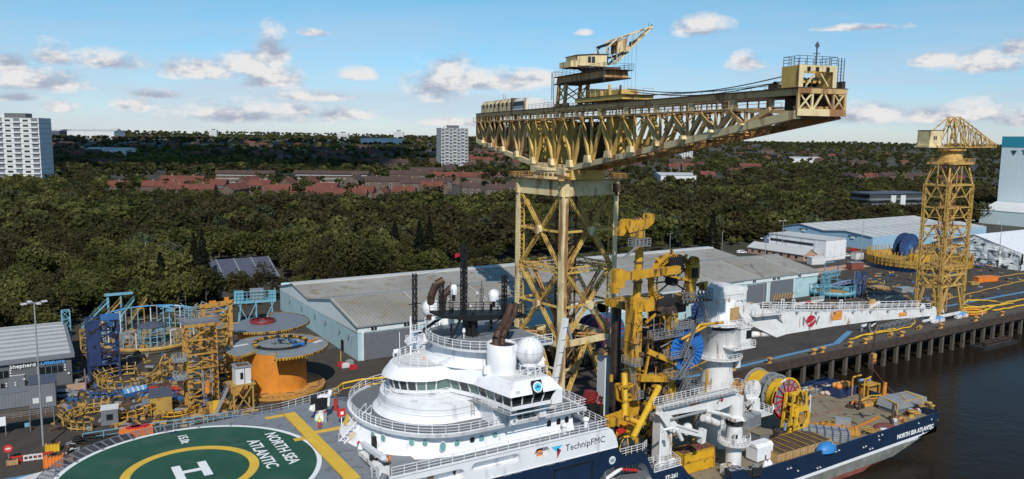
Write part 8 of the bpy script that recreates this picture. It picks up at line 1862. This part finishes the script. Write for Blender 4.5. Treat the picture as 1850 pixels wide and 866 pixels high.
# curved yellow tube trusses lying in the yard
def spiky(name,label,cx,cy,r,a0,a1,n,h,m_,tilt=0.,ry=1.):
    t=thing(name,label,'frame',(cx,cy,0));mb=MB()
    for rr_,z in ((r,.3),(r,h),(r-.9,.3),(r-.9,h*.8)):
        mb.path([(cx+rr_*math.cos(R(a0+(a1-a0)*i/16)),cy+rr_*ry*math.sin(R(a0+(a1-a0)*i/16)),z+tilt*i/16) for i in range(17)],.13,m_,5)
    mb.build('curved_rail',t);mb=MB()
    for k in range(n):
        a=R(a0+(a1-a0)*k/(n-1));z=tilt*k/(n-1);c,s_=math.cos(a),math.sin(a)*ry;mb.beam((cx+(r-1)*c,cy+(r-1)*s_,.2+z),(cx+(r+.7)*c,cy+(r+.7)*s_,h+.7+z),.17,.17,m_);mb.beam((cx+r*c,cy+r*s_,z*.5),(cx+r*c,cy+r*s_,h+.2+z),.16,.16,m_)
    mb.build('spike',t);return t
c_=at(232,690);spiky('curved_rack','curved yellow spiked rack lying round in the yard behind the blue rack',c_.x,c_.y,5.6,70,330,18,1.7,'yard_yellow')
c_=at(160,762);spiky('curved_rack','rusty curved spiked rack left of the small white cabin',c_.x+1,c_.y,5,60,260,16,1.5,'yard_yellow')
c_=at(232,760);spiky('curved_rack','short yellow spiked rack curving up right of the small white cabin',c_.x+1.5,c_.y+3.5,4.6,200,330,9,1.2,'yellow',1.5)
c_=at(330,752);spiky('curved_rack','short low yellow spiked rack left of the foot of the orange tower',c_.x,c_.y+2.5,3.8,210,320,7,1.0,'yellow',.6)
c_=at(205,716);spiky('curved_rack','blue curved rack with upright bars beside the blue and white rack',c_.x,c_.y+1.5,4.0,190,350,11,1.0,'blue_dull',0,.6)
t=thing('yellow_truss','yellow open truss section rising to the right in the middle of the yard','truss',at(288,676));mb=MB()
P=[at(272,690,.6),at(290,676,1.2),at(300,662,3.2),at(306,648,4.4)]
for a,b in zip(P,P[1:]):mb.lace(a,b,2,1.8,'yard_yellow',1.3,.22,.14)
mb.build('lattice',t)
for a,b,lb in ((at(308,680,.5),at(345,662,1),'low yellow lattice lying right of the rising truss'),(at(252,679,.5),at(290,682,.6),'thin yellow beam lattice lying left of the rising truss')):mb=MB();mb.lace(a,b,1.1,1,'yard_yellow',1.2,.18,.12);mb.build('lattice_beam',loc=a,label=lb,cat='beam')
t=thing('blue_white_rack','long blue and white striped rack with a red end in the middle of the yard','rack',at(245,708));mb=MB();a=at(224,713,.6);b=at(264,703,.6);mb.beam(a,b,1.3,1.2,'blue_dull')
for k in range(9):q=a.lerp(b,(k+.5)/9);mb.box(q+Vector((0,0,.5)),(.5,1.6,.5),'tower_white' if k % 2 else 'letter_blue')
mb.build('frame',t);mb=MB();mb.beam(b,at(285,700,.6),.5,.5,'red');mb.build('red_end',t)
mb=MB();mb.lace(at(298,703,.7),at(325,705,.7),.9,.8,'red',1,.14,.1);mb.build('red_boom',loc=at(298,703),label='red lattice boom lying between the blue rack and the orange tower',cat='boom')
# containers and cabins
def cabin(name,label,px,py,L_,W_,H_,m_,roof,rz,win=0,z0=0,cat='cabin',wm='glass_dark'):
    p=at(px,py,z0);t=thing(name,label,cat,p);T=Matrix.Translation(p) @ Matrix.Rotation(rz,4,'Z');mb=MB();mb.X=T;mb.bx(-L_/2,L_/2,0,W_,.15,H_,m_)
    for k in range(int(L_/.5)):mb.bx(-L_/2+.2+k*.5,-L_/2+.38+k*.5,-.05,0,.3,H_-.2,m_)
    mb.build('body',t);mb=MB();mb.X=T;mb.bx(-L_/2-.1,L_/2+.1,-.1,W_+.1,H_,H_+.14,roof);mb.build('roof',t)
    for k in range(win):mb=MB();mb.X=T;x=-L_/2+L_*(k+.5)/win;mb.bx(x-.5,x+.5,-.1,-.02,1.1,2.1,wm);mb.build('window',t)
    return t
cabin('yellow_container','yellow container with a mossy roof in the middle of the yard',292,751,3.6,5.5,3.4,'yard_yellow','slate_blue',R(-6));M['moss']=mat('moss',(.16,.16,.07),.9,var=.3,vs=1)
cabin('grey_cabin','small grey-blue hut with a white roof between two yellow racks',199,770,2.6,2.6,2.9,'shutter','tower_white',R(-8),1)
cabin('control_booth','small white booth beside the yellow container',272,748,2.4,2.2,2.0,'shutter','grey_steel',R(-6))
cabin('dark_cabin','large dark green-grey site cabin at the left edge, lower one',30,738,9,3,3.0,'shutter','shutter',R(-4),0);cabin('dark_cabin','dark cabin with a pale window beside the tall floodlight mast',78,738,4.2,6,4.6,'shutter','slate_blue',R(-4),2,wm='tower_white')
cabin('grey_cabin','grey flat roofed cabin in front of the brick office wall',62,685,6,4,3.2,'slate_blue','grey_reel',R(-3),1);cabin('white_roof_cabin','cabin with a bright white-blue sloping roof at the left edge',16,708,5.5,7,3.0,'shutter','shed_roof',R(-5));cabin('timber_box','pale timber topped box behind the white-blue roofed cabin',30,683,4,2.5,2.4,'blue_dull','wood',R(-4));cabin('blue_white_cabin','blue and white cabin corner at the very left edge',2,690,3,3,2.6,'letter_blue','tower_white',R(-4),1)
p=at(30,780);t=thing('scaffold_deck','dark open scaffold platform with a white notice in front of the lower dark cabin','scaffold',p);mb=MB();mb.bx(p.x-5,p.x+5.5,p.y-1,p.y+2.5,2.3,2.5,'rusty_steel');mb.rail([(p.x-5,p.y-1,2.5),(p.x+5.5,p.y-1,2.5),(p.x+5.5,p.y+2.5,2.5)],'grey_steel',sp=1.2,t=.08)
for x in (-5,-1.5,2,5.5):mb.beam((p.x+x,p.y-1,0),(p.x+x,p.y-1,2.4),.12,.12,'grey_steel')
mb.build('frame',t);mb=MB();mb.bx(p.x-3.6,p.x-1.4,p.y-1.15,p.y-1.08,1.7,3.2,'letter_white');mb.bx(p.x+1.2,p.x+1.9,p.y-1.15,p.y-1.08,.9,1.6,'cyan_steel');mb.build('notice',t)
p=at(16,832);t=thing('round_sign','red round sign on a short post at the left edge of the quay','sign',p);mb=MB();mb.tube(p,p+Vector((0,0,1.6)),.05,'galv');mb.build('post',t);mb=MB();mb.lathe([(.65,0),(.65,.06),(0,.06),(0,0),(.65,0)],p+Vector((0,-.1,1.9)),'red',20,ax='Y');mb.bx(p.x-.35,p.x+.35,p.y-.16,p.y-.1,p.z+1.8,p.z+2.0,'letter_white');mb.build('plate',t)
def barrier(px,py,m_,label,rz=R(-6),L_=2.4,grp=None):
    p=at(px,py);t=thing('barrier',label,'barrier',p,grp);T=Matrix.Translation(p) @ Matrix.Rotation(rz,4,'Z');mb=MB();mb.X=T;mb.bx(-L_/2,L_/2,-.08,.08,.85,1.1,m_);mb.bx(-L_/2,L_/2,-.08,.08,.15,.4,m_)
    for k in range(5):x=-L_/2+L_*k/4;mb.bx(x-.08,x+.08,-.07,.07,.1,1.1,m_)
    mb.build('panel',t);mb=MB();mb.X=T
    for s in (-1,1):mb.bx(s*L_/2-.1,s*L_/2+.1,-.35,.35,0,.1,'black')
    mb.build('foot',t)
barrier(36,836,'red','red plastic barrier at the left end of the row');barrier(60,833,'tower_white','dull white plastic barrier between two red ones');barrier(80,830,'red','red plastic barrier next to the orange crate')
for px,py,L_,W_,H_,m_,lb,nm in ((97,846,2.6,1.6,1.9,'orange_plastic','tall bright orange plastic crate at the edge of the helideck net','orange_crate'),(95,818,2.0,1.4,1.4,'yellow_clean','yellow box standing just behind the bright orange crate','yellow_box'),(246,792,5,2.4,1.7,'orange_plastic','wide orange slatted crate next to the helideck edge','orange_crate'),(122,836,1.6,1.2,.8,'wood','small wooden box right of the bright orange crate','wooden_box'),(22,842,1.4,1,.9,'wood','pale box left of the red barriers','wooden_box')):
    p=at(px,py);t=thing(nm,lb,'crate',p);T=Matrix.Translation(p) @ Matrix.Rotation(R(-8),4,'Z');mb=MB();mb.X=T;mb.bx(-L_/2,L_/2,0,W_,.1,H_*.85,m_)
    for k in range(int(L_/.45)+1):mb.bx(-L_/2+k*.45,-L_/2+.15+k*.45,-.08,0,.1,H_,m_)
    mb.build('body',t);mb=MB();mb.X=T
    for k in range(4):mb.box((rnd.uniform(-.3,.3)*L_,W_*.5,H_*.9),(L_*.3,W_*.4,.3),'crimson' if L_ > 4 else 'rusty_steel',rnd.random())
    mb.build('contents',t)
p=at(440,750);t=thing('booth_tower','grey and white booth standing on a yellow braced frame near the ship','booth',p)
mb=MB();x0,y0=31.2,143.6
for x in (x0,x0+3.4):
    for y in (y0,y0+3):mb.beam((x,y,0),(x,y,5),.28,.28,'yard_yellow')
for y in (y0,y0+3):mb.beam((x0,y,0),(x0+3.4,y,5),.2,.2,'yard_yellow');mb.beam((x0+3.4,y,0),(x0,y,5),.2,.2,'yard_yellow')
mb.bx(x0-.8,x0+3.9,y0-.3,y0+3.4,5,5.25,'yard_yellow');mb.stair((x0-3,y0+1,0),(x0-.6,y0+1,5),.8,'galv');mb.build('frame',t)
mb=MB();mb.bx(x0+.5,x0+3.2,y0+.2,y0+2.8,5.25,8.3,'tower_white');mb.bx(x0+1.3,x0+1.8,y0+.12,y0+.2,6.2,7.4,'black');mb.bx(x0+2.0,x0+2.1,y0+.1,y0+.2,5.3,8.2,'shutter');mb.bx(x0+.35,x0+3.35,y0,y0+3,8.3,8.5,'galv');mb.build('cabin',t)
mb=MB();mb.bx(x0+.9,x0+3,y0+.6,y0+2.4,8.5,8.56,'rusty_steel');mb.build('roof_patch',t)
# fence along the quay edge of the yard, black hoses behind
t=thing('post_fence','low cyan-grey post and rail fence along the quay behind the helideck','fence',at(300,775));mb=MB();mb.rail([at(150,800,.0),at(260,783,0),at(430,757,0)],'cyan_steel',sp=2.6,t=.13,h=1.5,rails=2);mb.build('rail',t)
t=thing('hose_bank','dark heaped bank of black hose and mesh beside the helideck net','hose',at(180,800));mb=MB()
for k in range(70):p=at(140+rnd.random()*95,800-rnd.random()*13,.2+rnd.random()*.8);mb.path([p+Vector((.8*math.cos(i*PI/4),.6*math.sin(i*PI/4),0)) for i in range(9)],.12,'soot',4)
mb.build('coil',t)
p=at(182,838,0)
mb=MB()
for k in range(26):q=at(122+rnd.random()*16,800+rnd.random()*22,.2);mb.box(q,(rnd.uniform(.4,1.2),.4,.4),rnd.choice(['tower_white','galv','soot','rusty_steel']),rnd.random()*3)
mb.build('debris',loc=at(130,812),label='scatter of white and grey scrap between the orange crate and the black hoses',cat='scrap',kind='stuff')
for nm,n,bx_,cols,lb in (('yard_clutter',900,[(100,460,640,775),(1440,1700,490,560),(1560,1850,470,540)],['rusty_steel','yard_yellow','galv','soot','wood','dark_rust','blue_dull','orange_rust'],'loose odds and ends of steel, timber and hose lying about the yard'),):
    mb=MB()
    for k in range(n):
        b=bx_[0] if k % 3 else bx_[1+k % 2];q=at(rnd.uniform(b[0],b[1]),rnd.uniform(b[2],b[3]),.15)
        if not (QY+2 < q.y < 230) or (62 < q.x < 222 and q.y > 160) or q.x < 8.5 and q.y > 175:continue
        if (q-Vector((42.1,154.3,.1))).length < 10.5 or (q-Vector((308,183,0))).length < 20:continue
        mb.box(q,(rnd.uniform(.4,2.6),rnd.uniform(.2,.8),rnd.uniform(.2,.7)),rnd.choice(cols),rnd.random()*3)
    mb.build(nm,loc=(40,160,0),label=lb,cat='clutter',kind='stuff')
# barriers and drums at the warehouse corner
for px,py,m_,lb in ((616,662,'crimson','red plastic block nearest the drum at the warehouse corner'),(624,664,'tower_white','white plastic block at the warehouse corner'),(631,658,'galv','pale stacked blocks against the warehouse corner'),(638,667,'crimson','red plastic block against the roller door')):
    p=at(px,py);mb=MB();mb.prism([(p.x-.9,p.y-.4),(p.x+.9,p.y-.4),(p.x+.7,p.y+.4),(p.x-.7,p.y+.4)],0,.8,m_);mb.bx(p.x-.5,p.x+.5,p.y-.3,p.y+.3,.8,1.0,m_);mb.build('plastic_block',loc=p,label=lb,cat='barrier block')
p=at(616,655);mb=MB();mb.tube(p,p+Vector((0,0,2.6)),.1,'yellow_clean');mb.tube(p,p+Vector((0,0,.2)),.35,'black',12);mb.build('yellow_post',loc=p,label='thin yellow post at the warehouse corner',cat='post')
# big cable reels standing on the quay behind the ship
def reel(cx,cy,r,label,fm,sm,w_=3,rz=0.,n=16,z=None):
    t=thing('cable_reel',label,'reel',(cx,cy,0),None,0);z=r+.2 if z is None else z
    T=Matrix.Translation((cx,cy,z)) @ Matrix.Rotation(rz,4,'Z')
    for y in (-w_/2,w_/2):
        mb=MB();mb.X=T;mb.lathe([(r-.3,-.12),(r,-.12),(r,.12),(r-.3,.12),(r-.3,-.12)],(0,y,0),fm,36,ax='Y',smooth=False);mb.lathe([(r-.2,0),(.4,0)],(0,y,0),fm,36,ax='Y',smooth=False)
        for k in range(n):a=k*2*PI/n;mb.beam((.4*math.cos(a),y-.12,.4*math.sin(a)),((r-.2)*math.cos(a),y-.12,(r-.2)*math.sin(a)),.22,.14,sm,up=(0,1,0))
        mb.lathe([(.8,-.2),(.8,.2),(0,.2),(0,-.2),(.8,-.2)],(0,y,0),sm,16,ax='Y');mb.build('flange',t)
    mb=MB();mb.X=T;mb.lathe([(r*.6,-w_/2),(r*.6,w_/2)],(0,0,0),'soot',32,ax='Y');mb.build('core',t)
    mb=MB();mb.X=Matrix.Translation((cx,cy,0)) @ Matrix.Rotation(rz,4,'Z')
    for s in (-1,1):mb.bx(s*r*.5-.3,s*r*.5+.3,-w_/2-.3,w_/2+.3,0,.5,'rusty_steel')
    mb.build('cradle',t);return t
for (px,py,Y,r_,fm,sm,lb) in ((893,590,140,4.7,'blue_dull','crimson','big dark blue reel with red spokes, right of the ship funnels'),(838,582,143,4.2,'blue','blue_dull','big blue reel half hidden by the black aerial mast'),(1072,640,146,4.2,'navy_steel','crimson','dark blue and red reel seen through the giant crane legs'),(1100,575,150,3.6,'blue_dull','crimson','blue reel behind the right leg of the giant crane'),(1275,545,152,3.4,'navy_steel','blue_dull','dark blue reel behind the white crane pedestal'),(930,560,150,3.9,'soot','rusty_steel','black reel behind the left leg of the giant crane'),(1050,680,138,3.3,'dark_rust','grey_steel','dark weathered reel at the foot of the giant crane')):
    p=atY(px,py,Y);reel(p.x,Y,r_,lb,fm,sm,3,R(-12))
for k in range(5):p=at(990+k*33,655+(k % 2)*10);c=(p.x,p.y);t=thing('yard_machine',['rusty tube machine under the giant crane, far left','brown pipe frame under the giant crane, left of centre','dark skid under the giant crane, centre','rusty skid under the giant crane, right of centre','brown frame under the giant crane, far right'][k],'machinery',p);mb=MB();mb.box((*c,1),(4,2.6,1.9),'dark_rust',.2*k);mb.build('skid',t);mb=MB();mb.tube((c[0]-2,c[1],2.4),(c[0]+2,c[1]+.5,2.6),.6,'rusty_steel');mb.tube((c[0]-1,c[1]-1,1),(c[0]+1.5,c[1]-1,3),.25,'yard_yellow');mb.build('tube',t)
# right hand yard: cyan carousel, yellow basket carousel, reel, gear
t=thing('cyan_carousel','bright cyan ring trough with tall frames in front of the warehouse roller doors','carousel',(224,162,0));cx,cy=224.5,162.5
mb=MB();mb.lathe([(6.5,.8),(7.6,.8),(7.9,2.2),(7.6,2.2),(7.3,1.2),(6.5,1.2)],(cx,cy,0),'cyan_steel',44);mb.lathe([(0,1.0),(6.5,1.0)],(cx,cy,0),'yard_yellow',30);mb.build('trough',t)
mb=MB()
for k in range(20):a=k*PI/10;mb.beam((cx+7.7*math.cos(a),cy+7.7*math.sin(a),0),(cx+7.7*math.cos(a),cy+7.7*math.sin(a),4.2),.16,.16,'cyan_steel')
mb.path([(cx+7.7*math.cos(i*PI/14),cy+7.7*math.sin(i*PI/14),4.1) for i in range(29)],.12,'cyan_steel',5);mb.build('railing',t)
mb=MB();
for x in (cx-8,cx-5.6):mb.lace((x,cy-3,0),(x,cy-3,7.5),.8,.8,'cyan_steel',1.2,.16,.1)
mb.lace((cx-8,cy-3,7.6),(cx+1,cy-2,7.8),1.6,1.4,'cyan_steel',1.3,.2,.14);mb.lace((cx+7,cy-5,0),(cx+7,cy-5,8),1.6,1.2,'lilac_steel',1.4,.2,.14);mb.beam((cx+2,cy+4,1),(cx+2,cy+4,10),.2,.2,'cyan_steel');mb.beam((cx+9,cy+4,1),(cx+9,cy+4,10),.2,.2,'cyan_steel');mb.beam((cx+2,cy+4,10),(cx+9,cy+4,10),.2,.3,'cyan_steel');mb.build('gantry',t)
t=thing('lilac_gantry','lilac-grey folded conveyor frame right of the cyan ring trough','gantry',(234,163,0));mb=MB()
for k in range(4):mb.lace((228+k*3,166,2+k*.4),(232+k*2,160,4.5-k*.4),1,.8,['lilac_steel','grey_steel'][k % 2],1.1,.16,.12)
mb.build('conveyor',t);mb=MB();mb.lace((239,160.5,0),(239,160.5,7),1.1,1.1,'lilac_steel',1.4,.18,.12);mb.build('tower',t)
t=thing('yellow_carousel','huge round yellow walled carousel on dark supports behind the slim tower crane','carousel',(308,183,0));cx,cy=308,183
mb=MB();mb.lathe([(18.5,1.8),(19,1.8),(19.1,4.6),(18.8,4.6),(18.6,2.2),(0,2.2)],(cx,cy,0),'yard_yellow',64,smooth=False)
for k in range(64):a=k*2*PI/64;mb.beam((cx+19.15*math.cos(a),cy+19.15*math.sin(a),1.6),(cx+19.15*math.cos(a),cy+19.15*math.sin(a),6.6),.28,.2,'yellow')
mb.path([(cx+19.15*math.cos(i*PI/32),cy+19.15*math.sin(i*PI/32),3.3) for i in range(65)],.13,'yard_yellow',4);mb.build('wall',t)
mb=MB()
for k in range(40):a=k*2*PI/40;mb.bx(cx+17*math.cos(a)-.5,cx+17*math.cos(a)+.5,cy+17*math.sin(a)-.5,cy+17*math.sin(a)+.5,0,1.8,'blue_dull' if k % 2 else 'soot')
mb.lathe([(17.6,.1),(17.8,1.2)],(cx,cy,0),'blue_dull',40);mb.build('support',t)
mb=MB();mb.lathe([(4,2.2),(4,5),(0,5.2)],(cx,cy,0),'yellow',30)
for k in range(24):a=k*PI/12;mb.beam((cx+9*math.cos(a),cy+9*math.sin(a),2.2),(cx+9*math.cos(a),cy+9*math.sin(a),5),.2,.2,'yard_yellow')
mb.beam((cx-11,cy-3,2.2),(cx-10,cy-3,9),.4,.4,'yellow');mb.build('inner_drum',t)
p=atY(1638,445,196);reel(p.x,196,5.6,'dark blue skeletal reel rising behind the yellow walled carousel','navy_steel','blue_dull',3,R(-12),20,z=p.z)
for (px,py,L_,W_,H_,m_,rf,lb,nm) in ((1479,479,7,3,3,'tower_white','tower_white','white box truck body beside the far end of the warehouse','white_box'),(1549,488,6,3,2.8,'antifoul','grey_reel','dark red container with a grey roof beside the access road','red_container'),(1553,470,4,3,3,'tower_white','galv','small white gate hut in front of the blue shed','gate_hut'),(1790,510,7,3,1.8,'orange_plastic','orange_plastic','long orange skip right of the slim tower crane','orange_skip'),(1772,512,2.4,2.4,2,'orange_plastic','orange','small orange box left of the long orange skip','orange_box'),(1762,516,4,2,1.0,'yard_yellow','yard_yellow','low yellow crate beside the orange boxes','yellow_crate'),(1612,545,9,3.5,2.2,'grey_reel','soot','grey open skip in front of the yellow carousel','grey_skip'),(1640,530,5,3,1.6,'galv','galv','pale tarpaulin covered crate left of the slim tower crane','covered_crate'),(1590,523,8,4,.5,'wood','wood','flat timber pallet stack with tools on it','pallet_stack'),(1567,512,9,2,.8,'yard_yellow','wood','long stack of yellow poles in the far yard','pole_stack')):
    cabin(nm,lb,px,py,L_,W_,H_,m_,rf,R(-12),0,cat='container')
c_=at(1785,482);mb=MB()
for k in range(50):mb.box((c_.x+rnd.uniform(-8,9),c_.y+rnd.uniform(-2,2),.4+rnd.random()*1.0),(rnd.uniform(.6,3),.4,.3),rnd.choice(['blue','blue_dull','orange_rust','blue_dull','rusty_steel']),rnd.random()*3)
mb.build('blue_scrap',loc=c_,label='low spread of blue and rusty pipes in front of the wrapped white shed',cat='scrap',kind='stuff')
# bollards along the quay edge
first=None
for px,py in ((1353,678),(1408,661),(1490,645),(1507,642),(1551,630),(1578,624),(1634,608),(1693,591),(1760,579),(1800,568),(1845,556),(1376,690)):
    p=at(px,py,.23);p.y=QY+.9 if px != 1376 else p.y;p.z=.012
    if first is None:
        first=thing('bollard','stubby orange-yellow mooring bollard on the quay edge','bollard',p,'mooring bollards along the quay edge');mb=MB();mb.lathe([(.75,0),(.75,.12),(.42,.16),(.4,.9),(.75,1.15),(.8,1.35),(.5,1.5),(0,1.5)],p,'orange_rust',16);mb.build('post',first);mb=MB();mb.bx(p.x-.9,p.x+.9,p.y-.9,p.y+.9,0,.08,'rusty_steel');mb.build('base_plate',first)
    else:dup(first,p,rnd.random())
# hoses and yellow ring on the quay
def hose(name,label,pts,m_='yellow_clean',r=.2):
    P=[]
    for a,b in zip(pts,pts[1:]):
        A,B=at(*a,.3),at(*b,.3)
        for k in range(4):P.append(A.lerp(B,k/4)+Vector((0,0,.1*math.sin(k*1.7+a[0]))))
    P.append(at(*pts[-1],.3));mb=MB();mb.path(P,r,m_,6);mb.build(name,loc=P[0],label=label,cat='hose')
hose('yellow_hose','long yellow hose snaking along the quay from below the white boom',[(1535,614),(1560,606),(1590,601),(1620,596),(1645,590),(1653,583),(1652,579)])
hose('yellow_hose','second yellow hose lying beside the first near the quay edge',[(1545,610),(1580,600),(1618,594)])
for px,py,lb in ((1571,612,'left of three yellow rubber fenders lying on the quay'),(1609,605,'middle one of three yellow rubber fenders lying on the quay'),(1661,592,'right of three yellow rubber fenders lying on the quay')):p=at(px,py,.5);mb=MB();mb.tube(p-Vector((.9,.3,0)),p+Vector((.9,.3,0)),.6,'yard_yellow',12);mb.tube(p-Vector((1.0,.33,0)),p-Vector((.85,.3,0)),.25,'soot',8);mb.build('rubber_fender',loc=(p.x,p.y,0),label=lb,cat='fender')
hose('yellow_hose','yellow hose looped in a wide oval right of the slim tower crane',[(1742,547),(1748,543),(1770,542),(1800,545),(1812,549),(1790,554),(1760,555),(1744,551),(1742,547)],r=.26);hose('yellow_hose','yellow hose trailing from the oval loop to the right edge',[(1782,560),(1800,552),(1825,545),(1850,541)],r=.26);hose('yellow_hose','lowest yellow hose lying straight towards the right edge',[(1793,561),(1820,557),(1852,551)],r=.26);hose('yellow_hose','middle yellow hose crossing between the loops at the right',[(1775,553),(1800,552),(1830,548)],r=.22)
hose('edge_pipe','long yellow and blue pipeline running along the quay towards the right edge',[(1670,552),(1700,543),(1740,534),(1780,524),(1820,514),(1852,507)],'yard_yellow',.22);hose('edge_pipe','upper yellow pipeline in front of the wrapped white shed',[(1793,503),(1820,498),(1852,494)],'yard_yellow',.22)
c_=at(1757,567);t=thing('ring_fender','large oval orange-yellow ring lying on the quay edge right of the slim crane','ring',c_);mb=MB()
for z,r_ in ((.5,5.2),(1.2,5.3)):mb.path([c_+Vector((r_*math.cos(i*PI/16),r_*.5*math.sin(i*PI/16),z)) for i in range(33)],.32,'orange' if z < 1 else 'yellow_clean',6)
mb.build('tube',t);mb=MB()
for k in range(12):a=k*PI/6;mb.box(c_+Vector((5.3*math.cos(a),2.65*math.sin(a),.7)),(.4,.4,1.6),'yellow' if k % 3 else 'tower_white',a)
mb.build('cleat',t)
p=at(1575,598);t=thing('jetty_trolley','white beam trolley with a red cover under the end of the white boom','trolley',p);mb=MB();mb.box(p+Vector((0,1,1.6)),(7,.5,.5),'white_worn',.1);mb.box(p+Vector((-3,1,.8)),(.5,.5,1.6),'galv');mb.box(p+Vector((3,1,.8)),(.5,.5,1.6),'galv');mb.build('frame',t);mb=MB();mb.lathe([(1.5,.1),(1.3,.9),(.5,1.5),(0,1.6)],p+Vector((-1,-1,0)),'crimson',12,sy=.6);mb.build('red_cover',t)
t=thing('lattice_gangway','grey lattice gangway lying flat on the quay beside the slim crane','gangway',at(1620,588));mb=MB();mb.lace(at(1592,594,1),at(1650,578,1),1.4,1.3,'grey_steel',1.4,.16,.1);mb.build('lattice',t)
t=thing('loading_frame','white and red striped low frame in front of the warehouse doors','frame',at(1470,550));p=at(1458,552);mb=MB();mb.bx(p.x-6,p.x+8,p.y,p.y+.4,.6,1.2,'tower_white');mb.bx(p.x-1,p.x+1.8,p.y-.05,p.y,.6,1.25,'red');mb.bx(p.x-5.5,p.x-5,p.y,p.y+1,0,.6,'galv');mb.bx(p.x+7,p.x+7.4,p.y,p.y+1,0,.6,'galv');mb.rail([(p.x+2,p.y,1.2),(p.x+8,p.y,1.2)],'tower_white',sp=1.2,t=.1);mb.build('frame',t)
# cars
CARS=[(1184,449,'white_paint','white parked car behind the yellow pipelay tower',5,None),(1237,447,'white_paint','white parked car at the foot of the wood, right one',5,None),(1160,450,'shutter','dark parked car left of the white one behind the pipelay tower',4.4,None),(1220,448,'grey_steel','grey parked car between two white ones at the foot of the wood',4.4,None),(1502,468,'white_paint','white parked car by the brick annexe gable',4.4,None),(1528,464,'white_paint','white pickup parked in front of the blue shed',5.2,None),(1513,462,'soot','black parked car between the annexe and the white pickup',4.4,None),(1340,458,'white_paint','white car on the road left of the white office',4.4,None),(1284,455,'tower_white','small white van at the earth bank',4.6,None),(118,718,'galv','silver car parked in front of the low wall by the brick office',4.4,None),(324,526,'white_paint','white van seen through a gap in the wood',6,1),(1545,455,'red','red car parked in front of the blue shed',4.2,None)]
for px,py,m_,lb,L_,up in CARS:
    p=at(px,py);
    if up:p=Vector(pt(px,246))
    else:p.z=max(0,hgt(p.x,p.y))
    t=thing('parked_car',lb,'car' if L_ < 5.5 else 'van',p);T=Matrix.Translation(p) @ Matrix.Rotation(R(rnd.choice([-12,-8,20])),4,'Z');H_=1.45 if L_ < 5.5 else 2.3;l2=L_/2
    mb=MB();mb.X=T;mb.slab([(-l2,.3),(l2,.3),(l2,.75),(l2*.55,.9),(l2*.3,H_),(-l2*.65,H_),(-l2*.95,.95)],(0,-.88,0),(1,0,0),(0,0,1),-1.76,m_);mb.build('body',t)
    mb=MB();mb.X=T;mb.slab([(l2*.5,.95),(l2*.27,H_-.08),(-l2*.62,H_-.08),(-l2*.85,.97)],(0,-.9,0),(1,0,0),(0,0,1),-1.8,'glass_dark');mb.build('side_windows',t)
    for sx in (-.6,.62):
        for sy in (-.8,.8):mb=MB();mb.X=T;mb.lathe([(.33,-.12),(.33,.12),(0,.12),(0,-.12),(.33,-.12)],(sx*l2,sy,.33),'black',12,ax='Y');mb.build('wheel',t)
# earth bank and scrap left of the office
mb=MB();V_=[];n=14
for j in range(6):
    for i in range(n+1):x,y=232+i*3.2,268+j*2.5;V_.append((x,y,max(0,hgt(x,y))-.2+2.6*math.sin(PI*i/n)**.6*math.sin(PI*j/5)+.3*noise.noise((x*.3,y*.3,0))))
mb.add(V_,[(j*(n+1)+i,j*(n+1)+i+1,(j+1)*(n+1)+i+1,(j+1)*(n+1)+i) for j in range(5) for i in range(n)],'ground',True);mb.build('earth_bank',kind='structure')
p=at(1392,448);reel(p.x,p.y,3.0,'blue reel with orange gear left of the white office','blue_dull','orange',2.4,R(-20),12)
p=at(1380,455);cabin('blue_machine','blue and white machine heap left of the white office',1372,458,6,3,2.4,'blue_dull','tower_white',R(-20),0,cat='machine')
# dark mooring pontoon under the quay, hanging tyres
t=thing('mooring_pontoon','dark floating pontoon against the quay piles near the right edge','pontoon',(225,112.5,-6.5));mb=MB();mb.bx(222,240,111.5,115.5,-7,-5.6,'soot');mb.build('hull',t);mb=MB();mb.lace((224,113,-5),(238,113,-5),1.5,1,'dark_rust',1.4,.2,.15);mb.build('lattice',t)
S.render.resolution_x=1024;S.render.resolution_y=479
for o in list(bpy.data.objects):
    if 'o0' in o:del o['o0']
# unused tree prototypes
for k in PROTO:
    for r_,used in PROTO[k]:
        if not used:
            for c_ in list(r_.children):bpy.data.objects.remove(c_)
            bpy.data.objects.remove(r_)
print('objects',len(bpy.data.objects),'tris',sum(len(o.data.polygons) for o in bpy.data.objects if o.type == 'MESH'))
